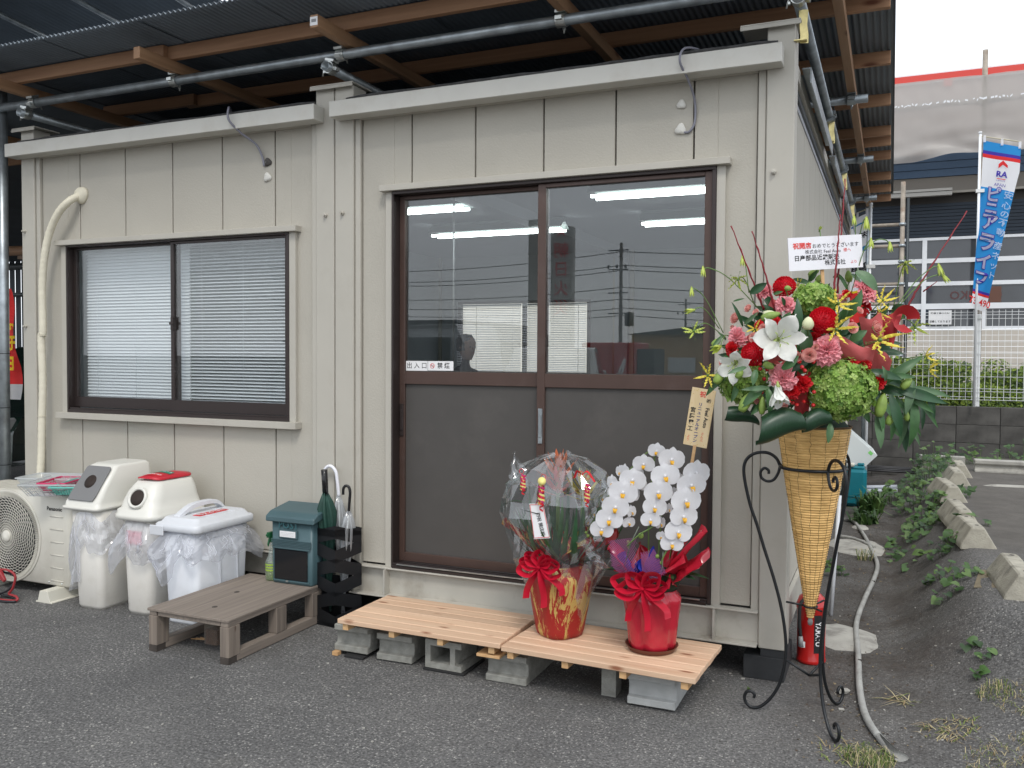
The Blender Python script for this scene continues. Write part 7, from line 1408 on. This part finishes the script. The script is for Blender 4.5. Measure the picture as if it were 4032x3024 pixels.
# fan of wrap points above the neck
def fan(parent, o, tips, m2, name, w_=.07, k_=.0):
    for i, (tx, ty, tz) in enumerate(tips):
        A = Vector(o); T_ = Vector((tx, ty, tz)); d = T_ - A; s_ = Vector((-d.y, d.x, 0)); s_ = s_.normalized() if s_.length > 1e-4 else Vector((1, 0, 0)); n_ = s_.cross(d.normalized())
        def f(u, v): ww_ = w_ * (.25 + 1.1 * v if v < .6 else (.91 - (v - .6) * 2.0)) + .003; return A + d * v + s_ * ((2 * u - 1) * ww_) + n_ * (.02 * sin(u * 6 + i) * v + .016 * noise.noise(Vector((u * 4, v * 4, i)))) - d.normalized() * (.02 * (2 * u - 1) ** 2 * v)
        MB().grid(8, 9, f).build(name, m2, parent)
fan(oc, (OX, OY, OZ + .235), [(1.995, -.40, .71), (1.975, -.36, .565), (2.00, -.30, .60), (1.60, -.36, .60), (1.615, -.33, .50), (1.90, -.30, .66), (1.70, -.27, .60), (1.88, -.47, .50), (1.93, -.44, .60)], redw, 'wrap_fan', .075)
netm = film('purple_mesh_net', (.55, .35, .6), body=.6, bodycol=(.42, .13, .36), rough=.4, gloss=.05); bluew = mat('royal_blue_paper', (.018, .04, .40), .5, transl=.25)
fan(oc, (OX - .01, OY - .05, OZ + .24), [(1.665, -.43, .585), (1.74, -.455, .56)], bluew, 'blue_paper', .055); fan(oc, (OX + .02, OY - .05, OZ + .25), [(1.80, -.455, .625)], bluew, 'blue_paper', .04)
pk2 = mat('pink_purple_net', (.40, .12, .30), .5, transl=.3)
for i, (a, b, c_, d_) in enumerate((((1.755, -.465, .45), (1.63, -.44, .53), (1.61, -.42, .625), (1.735, -.44, .655)), ((1.775, -.47, .44), (1.755, -.46, .60), (1.80, -.44, .62), (1.86, -.46, .53)))):
    Q = [Vector(q) for q in (a, b, c_, d_)]; nm = MB(); N_ = 15
    def bl(u, v): return Q[0].lerp(Q[1], u).lerp(Q[3].lerp(Q[2], u), v) + Vector((0, -.02 * sin(pi * u) * sin(pi * v), 0))
    for k in range(-N_, 2 * N_):
        for sg_ in (1, -1):
            P = [(k / N_ + sg_ * t_ / 8 if sg_ > 0 else k / N_ - t_ / 8 + 0, t_ / 8) for t_ in range(9)]; P = [bl(*q) for q in P if 0 <= q[0] <= 1]
            if len(P) > 1: nm.tube(P, .0009, 3, caps=False)
    nm.build('mesh_net', pk2, oc)
def ribbon(parent, P, w_, m2, name='ribbon_loop', wd=(0, -1, 0), n=8):
    sp = spline(P, n); R = []
    for i, p in enumerate(sp):
        d = (sp[min(i + 1, len(sp) - 1)] - sp[max(0, i - 1)]).normalized(); s_ = d.cross(Vector((.15, -.9, .4))); s_ = s_.normalized() if s_.length > .05 else Vector((0, 0, 1)); s_ = (s_ * .45 + Vector(wd) * .55).normalized(); R.append([p - s_ * w_, p, p + s_ * w_])
    MB().rings(R, closed=False).build(name, m2, parent)
ribr = mat('red_satin_ribbon', (.50, .008, .03), .32, transl=.1, var=.15, vs=12)
def bow(parent, c, s_, m2, n=9, seed=1):
    rnd = random.Random(seed); c = Vector(c)
    for i in range(n):
        a = pi * (-.15 + 1.3 * i / (n - 1)) ; L_ = s_ * rnd.uniform(.75, 1.15); d = Vector((cos(a), -.35 + .2 * rnd.random(), sin(a) * .65 + .05)); u_ = d.cross(Vector((0, -1, 0))).normalized()
        ribbon(parent, [c, c + d * L_ * .5 + u_ * L_ * .30 + Vector((0, -.01, 0)), c + d * L_, c + d * L_ * .55 - u_ * L_ * .28 + Vector((0, -.012, 0)), c + Vector((0, -.012, 0))], .014, m2)
    for dx_, dz_ in ((-.06, -.14), (.02, -.17), (.10, -.11)): ribbon(parent, [c, c + Vector((dx_ * .4, -.02, dz_ * .3)), c + Vector((dx_ * .9, -.012, dz_ * .7)), c + Vector((dx_, -.015, dz_))], .016, m2, 'ribbon_tail')
bow(oc, (1.772, -.462, .468), .105, ribr, 7, 3)
# blossoms
orw = pet('orchid_white', (.82, .82, .84), var=.02); ory = mat('orchid_lip_yellow', (.75, .42, .03), .5)
def orchid_mb():
    m_ = MB()
    def petal(a, L_, wd, z0, zt, e=1.0):
        def f(u, v): x = (2 * u - 1) * wd * (sin(min(1, v * .86 + .12) * pi) ** e) ; r_ = L_ * v; z = z0 + zt * v + .04 * abs(2 * u - 1) * v; return (cos(a) * r_ - sin(a) * x, sin(a) * r_ + cos(a) * x, z - .08 * v * v)
        m_.grid(6, 6, f)
    for a in (pi / 2, pi / 2 + 2.2, pi / 2 - 2.2): petal(a, .98, .42, 0, -.02, .8)
    for a in (.12, pi - .12): petal(a, 1.03, .72, .03, .06, .45)
    return m_
def orchid_lip():
    m_ = MB(); m_.lathe([(0, .22), (.10, .2), (.13, .1), (.08, 0)], 8, mi=0)
    m_.grid(4, 4, lambda u, v: ((2 * u - 1) * .17 * (1 - .55 * v), -.06 - .40 * v, .12 + .16 * sin(v * 3) + .14 * abs(2 * u - 1)), 1); m_.lathe([(0, .0), (.07, .04), (0, .14)], 6, c=(0, -.12, .14), mi=1)
    for s_ in (-1, 1): m_.tube([(0, -.35, .12), (s_ * .06, -.48, .16), (s_ * .12, -.50, .24)], .015, 4, mi=0)
    return m_
om, ol = orchid_mb().mesh('blossom', orw), orchid_lip().mesh('lip', [orw, ory]); rnd = random.Random(4)
for x, y, z, s_, yaw in ORC:
    d = Vector((.42 + sin(yaw * .9) * .9 - .05, -.92, -.12 + rnd.uniform(-.08, .08))); 
    Mx = frame((x, y, z), d) @ Matrix.Rotation(rnd.uniform(-.18, .18) , 4, 'Z') @ Matrix.Scale(s_ * 1.08, 4) @ Matrix.Diagonal((.72 if abs(yaw) > .7 else 1, 1, 1, 1)); o = link('orchid_blossom', om, oc, mtx=Mx); c_ = bpy.data.objects.new('lip', ol); COL.objects.link(c_); c_.parent = o
orcg = mat('orchid_stem_green', (.10, .17, .04), .5)
for P in ([(1.75, -.30, .43), (1.74, -.28, .75), (1.77, -.32, .98), (1.70, -.36, .93), (1.60, -.38, .80), (1.52, -.40, .66), (1.528, -.42, .635)], [(1.78, -.30, .43), (1.80, -.28, .8), (1.85, -.33, .98), (1.84, -.42, .85), (1.81, -.44, .72), (1.75, -.46, .67), (1.70, -.46, .62)], [(1.82, -.30, .43), (1.86, -.28, .75), (1.94, -.32, .93), (1.94, -.41, .82), (1.90, -.44, .70), (1.85, -.46, .60), (1.838, -.46, .56)]):
    MB().tube(spline(P, 8), .0032, 7).build('flower_stem', orcg, oc)
for P in ([(1.55, -.45, .626), (1.498, -.45, .549)], [(1.748, -.46, .701), (1.715, -.46, .633), (1.691, -.46, .537)], [(1.845, -.46, .612), (1.843, -.46, .553), (1.82, -.46, .48)]): MB().tube(P, [.0022] * len(P), 6).build('support_wire', mat('grey_green_wire', (.12, .14, .11), .6), oc)
for x, y, z, r_ in ((1.528, -.43, .64, .008), (1.523, -.44, .655, .006), (1.697, -.43, .63, .008), (1.751, -.44, .662, .012), (1.82, -.45, .589, .009), (1.835, -.45, .565, .006), (1.70, -.44, .61, .005)): MB().lathe([(0, -1), (.7, -.7), (1, 0), (.75, .7), (0, 1.1)], 10).xf(Matrix.Translation((x, y, z)) @ Matrix.Scale(r_, 4)).build('flower_bud', budg, oc)
for a, L_ in ((.15, .24), (2.6, .22), (3.6, .2), (-.5, .2), (1.2, .2)):
    d = Vector((cos(a), -abs(sin(a)) * .5, .18)).normalized(); z_ = Vector((0, 0, 1)); z_ = (z_ - d * z_.dot(d)).normalized(); y_ = z_.cross(d); leaf_mesh(L_, .03, .5).xf(Matrix(((d.x, y_.x, z_.x, OX), (d.y, y_.y, z_.y, OY + .02), (d.z, y_.z, z_.z, OZ + .28), (0, 0, 0, 1)))).build('strap_leaf', leafd, oc)
MB().lathe([(0, .0), (.10, .0), (.12, .06), (0, .09)], 16, c=(OX, OY + .01, OZ + .25)).build('moss', mat('dark_moss', (.02, .035, .015), .95), oc)
# wooden name board on a stick
nbt = thing('wooden_name_board', 'pale wooden name board with brush lettering on a stick behind the orchid', 'sign', (1.93, -.30, .9))
c_ = Vector((1.947, -.30, 1.126)); uu = Vector((cos(.13), 0, -sin(.13) * .0 - .065)).normalized(); uu = Vector((.985, 0, -.115)).normalized(); vv = Vector((.155, 0, .985)); vv = (vv - uu * vv.dot(uu)).normalized(); vv = Vector((.150, 0, .988)).normalized()
uu = Vector((.988, 0, -.150)); ww = Vector((0, -1, 0)); hw_, hh_ = .0475, .116
MB().obox(c_, uu * hw_, vv * hh_, ww * .003).build('board', woodmat('pale_cypress', (.78, .62, .38), (.70, .53, .29), 'z', knots=False), nbt, bev=.0006)
MB().obox(c_ - vv * (hh_ + .07), uu * .006, vv * .075, ww * .004).build('stick', joistwood, nbt)
gold = mat('gold_speckle', (.62, .42, .10), .5)
gs = MB(); rr = random.Random(8)
for _ in range(120):
    a, b = rr.uniform(-hw_ + .003, hw_ - .003), rr.uniform(-hh_ + .003, hh_ - .003)
    if abs(a) < hw_ - .010 and abs(b) < hh_ - .012: continue
    gs.obox(c_ + uu * a + vv * b + ww * .0032, uu * .0013, vv * .0013, ww * .0002)
gs.build('gold_flakes', gold, nbt)
def vt(s_, sz, m2, a, b, bold=0, gap=1.0): return text(s_, sz, m2, nbt, c_ + uu * a + vv * b, uu, vv, depth=.0036, vertical=True, bold=bold, gap=gap)
vt('祝', .025, redk, -.001, .092, .0006); vt('リニューアルオープン', .0165, bluep, -.004, -.022, .0004, .98); vt('㈱', .018, blk, .026, .070, .0003); vt('宮腰電工', .022, blk, -.030, -.012, .0006, 1.14); vt('より', .013, redk, -.031, -.088); vt('さん江', .0125, redk, .022, -.075)
text('Feel Auto', .0205, blk, nbt, c_ + uu * .0255 + vv * .003, -vv, uu, depth=.0036, bold=.0006)

# ---------------------------------------------------------------- wrapped bromeliad gift
GX, GY, GZ = 1.37, -.32, .1905
gf = thing('wrapped_bromeliad', 'bromeliad pot wrapped in red and gold paper and clear cellophane on the deck joint', 'potted plant', (GX, GY, GZ))
def rgmat():
    m = bpy.data.materials.new('red_gold_brushed_paper'); m.use_nodes = True; n = m.node_tree; N = n.nodes; K = n.links; p = N['Principled BSDF']; p.inputs['Roughness'].default_value = .45
    t = N.new('ShaderNodeTexCoord'); mp_ = N.new('ShaderNodeMapping'); mp_.inputs['Scale'].default_value = (13, 13, 4.0); K.new(t.outputs['Object'], mp_.inputs[0]); a = N.new('ShaderNodeTexNoise'); a.inputs['Scale'].default_value = 1; a.inputs['Detail'].default_value = 7; a.inputs['Roughness'].default_value = .75; a.inputs['Distortion'].default_value = 1.2; K.new(mp_.outputs[0], a.inputs['Vector'])
    r = N.new('ShaderNodeValToRGB'); r.color_ramp.interpolation = 'CONSTANT'; r.color_ramp.elements[0].position = 0; r.color_ramp.elements[0].color = (.32, .014, .012, 1); r.color_ramp.elements[1].position = .54; r.color_ramp.elements[1].color = (.50, .34, .10, 1); K.new(a.outputs['Fac'], r.inputs[0]); K.new(r.outputs[0], p.inputs['Base Color']); return m
rg = rgmat()
MB().lathe([(0, 0), (.088, 0), (.094, .02), (.112, .12), (.128, .22), (.130, .25), (.112, .285), (.098, .30)], 60, c=(GX, GY, GZ), fn=lambda a, z: 1 + .05 * sin(4 * a + .6) + .04 * abs(sin(5 * a + z * 7)) + .03 * noise.noise(Vector((cos(a) * 5, sin(a) * 5, z * 20))), caps=False).build('red_gold_wrap', rg, gf)
MB().lathe([(0, 0), (.08, 0), (.095, .28), (0, .29)], 20, c=(GX, GY, GZ + .004)).build('pot', mat('hidden_red_pot', (.3, .02, .03)), gf)
fan(gf, (GX, GY, GZ + .29), [(1.12, -.36, .66), (1.20, -.30, .62), (1.62, -.30, .64), (1.55, -.42, .62), (1.47, -.25, .64), (1.30, -.22, .63)], rg, 'wrap_fan', .09)
bow(gf, (1.335, -.455, .505), .095, ribr, 7, 6)
# plants: strap leaves, bromeliad flowers
rnd = random.Random(10)
for i in range(46):
    a = rnd.uniform(0, 2 * pi); el = rnd.uniform(.5, 1.25); L_ = rnd.uniform(.20, .33); d = Vector((cos(a) * cos(el), sin(a) * cos(el) * .75, sin(el))); z_ = Vector((-cos(a) * sin(el), -sin(a) * sin(el), cos(el))); z_ = (z_ - d * z_.dot(d)).normalized(); y_ = z_.cross(d); o_ = Vector((GX + cos(a) * .02 + rnd.uniform(-.06, .06), GY + sin(a) * .02, GZ + .30)); leaf_mesh(L_, .013, -1.1 * rnd.random() - .5).xf(Matrix(((d.x, y_.x, z_.x, o_.x), (d.y, y_.y, z_.y, o_.y), (d.z, y_.z, z_.z, o_.z), (0, 0, 0, 1)))).build('strap_leaf', (leafd, leafm)[i % 2], gf)
for (x_, z_, c1, nm) in ((1.355, .865, pet('bromeliad_pink', (.60, .16, .16)), 'pink_bract'), (1.465, .855, pet('bromeliad_yellow', (.50, .42, .04)), 'yellow_bract'), (1.36, .93, pet('bromeliad_orange', (.62, .17, .07)), 'orange_bract')):
    for j in range(14):
        a = j * 2.4; el = 1.25 - .07 * j; L_ = .075 + .004 * j; d = Vector((cos(a) * cos(el), sin(a) * cos(el), sin(el))); zz_ = Vector((-cos(a) * sin(el), -sin(a) * sin(el), cos(el))); y_ = zz_.cross(d); leaf_mesh(L_, .011, -.6).xf(Matrix(((d.x, y_.x, zz_.x, x_), (d.y, y_.y, zz_.y, GY), (d.z, y_.z, zz_.z, z_ - .03 - .005 * j), (0, 0, 0, 1)))).build(nm, c1, gf)
    MB().tube([(x_, GY, .5), (x_, GY, z_)], .006, 6).build('flower_stem', orcg, gf)
for P_, L_ in (((1.09, -.27, .80), .10), ((1.07, -.26, .70), .12)): leaf_mesh(L_, .012, .8).xf(Matrix.Translation(P_) @ Matrix.Rotation(-.3, 4, 'Y')).build('strap_leaf', leafm, gf)
# cellophane envelope, crumpled
cel = film('cellophane', (.90, .92, .93), body=.035, bodycol=(.75, .8, .82), gloss=.06, rough=.03, ior=1.5, blend=1.3)
cw = MB(); lev = [(.092, .004), (.105, .06), (.135, .16), (.165, .25), (.195, .33), (.225, .42), (.240, .50), (.235, .57), (.215, .64), (.17, .70), (.10, .745), (.03, .765)]
def cf(r_, z, a, k): N_ = noise.noise(Vector((cos(a) * 2.6, sin(a) * 2.6, z * 8))); N2 = noise.noise(Vector((cos(a) * 6, sin(a) * 6, z * 17 + 5))); return r_ * (1 + (.24 * N_ + .13 * N2) * min(1, k / 4))
rings_ = []; nn_ = 34; rnd = random.Random(2)
for k, (r_, z) in enumerate(lev):
    rings_.append([Vector((GX + cos(a) * cf(r_, z, a, k), GY + sin(a) * cf(r_, z, a, k) * .68, GZ + z + .02 * noise.noise(Vector((cos(a) * 3, sin(a) * 3, k))))) for a in [2 * pi * (i + (.5 if k % 2 else 0)) / nn_ for i in range(nn_)]])
vs = [p for r_ in rings_ for p in r_]; fs = []
for k in range(len(rings_) - 1):
    for i in range(nn_):
        j = (i + 1) % nn_; a, b, c2_, d2 = k * nn_ + i, k * nn_ + j, (k + 1) * nn_ + i, (k + 1) * nn_ + j
        if k % 2: fs += [(a, b, d2), (a, d2, c2_)]
        else: fs += [(a, b, c2_), (b, d2, c2_)]
cw.add(vs, fs); cw.m = [1 if rnd.random() < .22 else 0 for _ in cw.m]; cw.build('cellophane', [cel, film('cellophane_sky_sheen', (.9, .92, .93), body=.22, bodycol=(.72, .78, .78), gloss=.10, rough=.05)], gf)  # random facets made milky to imitate sky reflected in the film
fan(gf, (GX - .13, GY - .08, GZ + .62), [(1.165, -.36, .955), (1.14, -.33, .90)], cel, 'cellophane_ear', .045)
fan(gf, (GX + .12, GY - .08, GZ + .45), [(1.56, -.45, .60), (1.59, -.38, .86), (1.60, -.40, .50)], cel, 'cellophane_ear', .07)
# charms: yellow discs, curled ribbons
yb = mat('pale_yellow_ornament', (.78, .68, .22), .5); rb = mat('red_curl_ribbon', (.62, .02, .03), .35); pkb = mat('magenta_curl', (.6, .03, .16), .4)
for cx_, cz_, L_, sc_ in ((1.362, .862, .12, 1.0), (1.282, .885, .08, .8), (1.555, .865, .09, .8)):
    ch = Vector((cx_, -.525, cz_))
    for m2, ph in ((yb, 0), (rb, 2), (pkb, 4)):
        P = [ch + Vector((.012 * sc_ * cos(t_ * 1.25 + ph) + .004 * sin(t_), .008 * sin(t_ * 1.25 + ph), -L_ * t_ / 24 * (1 if m2 is rb else .75))) for t_ in range(25)]; R = []
        for i, p in enumerate(P): R.append([p + Vector((0, 0, -.004 * sc_)), p + Vector((0, 0, .004 * sc_))])
        MB().rings(R, closed=False).build('curled_ribbon', m2, gf)
MB().lathe([(0, 0), (.0165, 0), (.0165, .002), (0, .003)], 24).xf(frame((1.368, -.535, .866), (.2, -1, .1))).build('round_charm', yb, gf)
for cx_, cz_ in ((1.372, .883), (1.277, .90), (1.53, .905), (1.56, .895)): MB().tube(arc((cx_, -.53, cz_), .010, 0, 2 * pi, 14), .0012, 5).build('ribbon_loop', rb, gf)
for a_, b_ in (((1.53, -.52, .90), (1.585, -.52, .875)), ((1.53, -.52, .90), (1.50, -.52, .885))): ribbon(gf, [a_, ((a_[0] + b_[0]) / 2, -.53, a_[2] + .015), b_], .005, rb)
tg_ = MB(); q = [Vector(p) for p in ((1.291, -.495, .765), (1.369, -.50, .768), (1.394, -.505, .633), (1.325, -.51, .624))]; q = [p + Vector((.0, 0, 0)) for p in q]
q[0], q[1] = Vector((1.300, -.50, .765)), Vector((1.362, -.505, .770)); tg_.add(q + [p + Vector((0, .001, 0)) for p in q], [(3, 2, 1, 0), (4, 5, 6, 7)]); tgo = tg_.build('card_tag', wht, gf)
cen = sum(q, Vector()) / 4; tb_ = MB()
for i in range(4): a, b = q[i].lerp(cen, .06), q[(i + 1) % 4].lerp(cen, .06); tb_.tube([a + Vector((0, -.001, 0)), b + Vector((0, -.001, 0))], .0012, 4)
tb_.build('red_border', redp, tgo); text('御祝 開店祝', .020, blk, tgo, cen + Vector((.006, -.0025, -.012)), (.28, 0, -1), (.96, 0, .28), sx=.9, bold=.0003)
MB().tube([(1.33, -.505, .765), (1.345, -.51, .80), (1.36, -.52, .84)], .0012, 5).build('tag_cord', rb, tgo)
# ---------------------------------------------------------------- across the road: what the door glass mirrors
def upole(x, y, h, label, arms=True):
    t = thing('utility_pole', label, 'utility pole', (x, y, 0), group='utility poles across the street'); cm = mat('pole_concrete', (.16, .16, .15), .8)
    MB().tube([(x, y, 0), (x, y, h)], [.075, .055], 12).build('pole', cm, t)
    for z in ((h - .25, h - .9, h - 1.7, h - 2.4) if arms else (h - .3,)): MB().box((x - .45, y - .02, z - .02), (x + .25, y + .02, z + .02)).build('cross_arm', MT['dark_steel_frame'], t)
    for k in range(3): MB().lathe([(.03, 0), (.05, .05), (.03, .12)], 8, c=(x - .45 + .3 * k, y, h - .86)).build('insulator', MT['dark_steel_frame'], t)
    MB().lathe([(0, -.25), (.16, -.22), (.16, .22), (0, .25)], 14, c=(x + .3, y, h - 2.6)).build('transformer', MT['dark_steel_frame'], t)
    return t
upole(-5.86, -25, 5.2, 'tall utility pole mirrored in the right door glass'); upole(-24, -32, 6.0, 'utility pole farther left across the street'); upole(14, -26, 5.6, 'utility pole farther right across the street'); upole(-8.2, -46, 4.6, 'small distant utility pole mirrored near the horizon', False)
wm = mat('overhead_wire', (.02, .02, .02), .6)
for i, (z, y) in enumerate(((4.9, -25), (4.45, -25.1), (4.3, -25.2), (3.7, -25), (3.3, -25), (3.0, -25.1), (2.75, -25.1))):
    P = []
    for x0, x1, dz in ((-26, -5.86, .45), (-5.86, 15, .45)):
        P += [(x0 + (x1 - x0) * t_ / 14, y - .05 * i - (6.5 if x0 < -20 else 0) * (1 - t_ / 14), z + (.8 if x0 < -20 else 0) * (1 - t_ / 14) - dz * 4 * (t_ / 14) * (1 - t_ / 14)) for t_ in range(15)]
    MB().tube(P, .013, 4).build('overhead_wire', wm, None, label='black overhead wire strung between the utility poles across the street', cat='wire', group='overhead wires across the street')
P = [(-9 + 20 * t_ / 30, -4.6 + 0 * t_, 3.18 - .004 * (t_ - 15) ** 2 * -.12 + .02 * t_ * .25) for t_ in range(31)]
nc = thing('spiral_hung_cable', 'thick cable with a spiral hanger strung high above the yard, mirrored in the glass', 'cable', (0, -6, 3)); MB().tube([Vector(p) + Vector((0, -1.4, .2)) for p in P], .018, 6).build('cable', wm, nc)
MB().tube([Vector((-9 + 20 * t_ / 360, -6.0 + .05 * sin(t_ * .9), 3.47 + .0025 * t_ * .15 + .07 * cos(t_ * .9))) for t_ in range(361)], .005, 3).build('spiral_hanger', wm, nc)
# street-side buildings
hb = thing('warehouse', 'long low warehouse with tan cladding and small windows across the street', 'building', (-3, -30, 0)); tan = mat('tan_cladding', (.42, .27, .12), .7)
MB().box((-6.3, -34, 0), (9, -28, 2.15)).build('wall', tan, hb); MB().prism([(-6.5, 2.151), (9.2, 2.151), (4, 2.75), (-1, 2.75)], (0, -34.1, 0), (1, 0, 0), (0, 0, 1), (0, 6.3, 0)).build('roof', mat('dark_roof', (.05, .055, .06), .6), hb)
for x in (-4.9, -3.2, -1.5, .3, 2.2): MB().box((x, -27.99, .75), (x + 1.0, -27.94, 1.3)).build('window', mat('white_window', (.6, .62, .62), .4), hb)
h2 = thing('house', 'dark roofed house mirrored at the left edge of the door glass', 'house', (-17, -28, 0)); MB().box((-24, -38, 0), (-13, -31, 1.9)).build('wall', mat('grey_house_wall', (.25, .24, .2), .7), h2); MB().prism([(-24.5, 1.901), (-12.5, 1.901), (-15, 2.9), (-22, 2.9)], (0, -38.5, 0), (1, 0, 0), (0, 0, 1), (0, 8, 0)).build('roof', MT['dark_roof'], h2)
vm = thing('vending_machine', 'red vending machine with white swirls mirrored in the door glass', 'vending machine', (-2.6, -13, 0)); MB().box((-3.0, -13.6, 0), (-1.9, -12.6, 1.62)).build('cabinet', mat('vending_red', (.42, .012, .02), .35), vm, bev=.02)
MB().tube(spline([(-2.85, -12.585, .3), (-2.55, -12.585, .6), (-2.8, -12.585, .9), (-2.5, -12.585, 1.05), (-2.6, -12.585, .7), (-2.3, -12.585, .9), (-2.1, -12.585, 1.3), (-2.25, -12.585, .6), (-2.05, -12.585, .4)]), .022, 6).build('white_swirl', white_b, vm)
MB().box((-1.89, -13.5, .2), (-1.55, -12.7, 1.5)).build('side_display', MT['dark_steel_frame'], vm)
py_ = thing('sign_pylon', 'tall pale sign pylon with red characters mirrored beside the door mullion', 'sign', (-3.3, -12, 0)); MB().box((-3.45, -12.2, 0), (-3.0, -12.0, 3.85)).build('panel', mat('pylon_panel', (.42, .42, .40), .5), py_, bev=.03)
MB().box((-3.9, -12.2, 0), (-3.62, -11.9, 4.0)).build('column', mat('pylon_column', (.38, .38, .35), .6), py_)
text('★朝日火災', .32, redp, py_, (-3.225, -11.99, 3.0), (-1, 0, 0), (0, 0, 1), vertical=True, gap=1.15)
car('parked_van', 'white van with dark windows standing in the yard, mirrored in the left door glass', (-6.3, -10.5, 0), .1, mat('white_van_paint', (.62, .64, .66), .25, coat=.5), cat='van', van=True, L_=4.4); car('parked_car', 'pale small car mirrored near the door mullion', (-2.6, -10.2, 0), 1.3, mat('pale_car_paint', (.5, .5, .48), .25, coat=.5), H=1.5)
# seated person inside the office
pe = thing('person', 'dark haired person in a dark jacket seated inside behind the left door leaf', 'person', (-1.25, 3.95, .29)); skin = mat('skin', (.30, .17, .12), .6); jk = mat('dark_jacket', (.02, .022, .026), .85); hr = mat('black_hair', (.012, .011, .01), .6)
px, py = -1.25, 3.95
me = bpy.data.meshes.new('body'); V_ = [(px, py, .78), (px, py, .98), (px + .01, py - .01, 1.16), (px + .02, py - .02, 1.26), (px + .02, py - .03, 1.36), (px - .19, py + .02, 1.17), (px - .24, py + .0, .95), (px - .10, py - .22, .92), (px + .20, py + .02, 1.17), (px + .25, py - .02, .95), (px + .12, py - .24, .92), (px - .1, py - .02, .76), (px - .12, py - .42, .76), (px - .12, py - .44, .34), (px + .1, py - .02, .76), (px + .12, py - .42, .76), (px + .12, py - .44, .34)]
E_ = [(0, 1), (1, 2), (2, 3), (3, 4), (2, 5), (5, 6), (6, 7), (2, 8), (8, 9), (9, 10), (0, 11), (11, 12), (12, 13), (0, 14), (14, 15), (15, 16)]; rad = [.15, .15, .14, .055, .055, .06, .048, .035, .06, .048, .035, .09, .07, .05, .09, .07, .05]
me.from_pydata(V_, E_, []); ob = bpy.data.objects.new('body', me); COL.objects.link(ob); sk = ob.modifiers.new('s', 'SKIN')
for v, r_ in zip(me.skin_vertices[0].data, rad): v.radius = (r_, r_ * .8)
me.skin_vertices[0].data[0].use_root = True; su = ob.modifiers.new('u', 'SUBSURF'); su.levels = 2; su.render_levels = 2
dg_ = bpy.context.evaluated_depsgraph_get(); me2 = bpy.data.meshes.new_from_object(ob.evaluated_get(dg_)); bpy.data.objects.remove(ob); me2.materials.clear(); me2.materials.append(jk)
me2.transform(Matrix.Translation((-px, -py, -.29))); 
for p_ in me2.polygons: p_.use_smooth = True
link('body', me2, pe)
hc_ = (px + .02, py - .05, 1.44); MB().lathe([(0, -.13), (.045, -.12), (.07, -.06), (.082, .0), (.085, .05), (.06, .1), (0, .12)], 18, c=hc_).build('head', skin, pe)
MB().lathe([(.02, -.06), (.088, -.03), (.094, .03), (.092, .08), (.06, .125), (0, .135)], 18, c=(hc_[0] - .005, hc_[1] + .022, hc_[2])).build('hair', hr, pe)
MB().prism([(0, 0), (.02, -.01), (.006, .04)], (hc_[0] - .008, hc_[1] - .08, hc_[2] - .02), (0, -1, 0), (0, 0, 1), (.016, 0, 0)).build('nose', skin, pe)
for s_ in (-1, 1): MB().lathe([(0, -.01), (.016, 0), (0, .01)], 8).xf(frame((hc_[0] + s_ * .088, hc_[1], hc_[2]), (s_, 0, 0))).build('ear', skin, pe); MB().box((hc_[0] + s_ * .03 - .01, hc_[1] - .0845, hc_[2]), (hc_[0] + s_ * .03 + .01, hc_[1] - .0825, hc_[2] + .008)).build('eye', blk, pe)
MB().box((hc_[0] - .02, hc_[1] - .08, hc_[2] - .058), (hc_[0] + .02, hc_[1] - .074, hc_[2] - .052)).build('mouth', mat('lip', (.3, .12, .1), .6), pe)
dk_ = thing('office_desk', 'grey office desk inside behind the door glass', 'desk', (-.9, 3.5, .29)); MB().box((-1.9, 3.25, .97), (-.2, 3.72, 1.0)).build('desktop', mat('desk_grey', (.28, .27, .25), .5), dk_)
for x in (-1.87, -.25): MB().box((x, 3.27, .29), (x + .03, 3.7, .969)).build('side_panel', MT['desk_grey'], dk_)
pe.rotation_euler = (0, 0, 1.15)
ch_ = thing('office_chair', 'dark office chair under the seated person', 'chair', (px, py, .29)); MB().box((px - .22, py - .22, .60), (px + .22, py + .2, .68)).build('seat', jk, ch_, bev=.02); MB().box((px - .2, py + .19, .72), (px + .2, py + .24, 1.15)).build('backrest', jk, ch_, bev=.02); MB().tube([(px, py, .3), (px, py, .6)], .03, 8).build('column', galv, ch_)
for k in range(5): MB().tube([(px, py, .36), (px + .24 * cos(k * 1.256), py + .24 * sin(k * 1.256), .31)], .015, 6).build('leg', galv, ch_)
# thin rods hanging inside the glass
for x, y in ((.86 - .35, .35), (1.86, .35)): MB().tube([(x, y, 1.3), (x, y, 2.489)], .006, 6).build('hanging_rod', galv_b, None, label=('thin bright rod hanging inside the left door glass' if x < 1 else 'thin bright rod hanging inside the right door glass'), cat='rod')
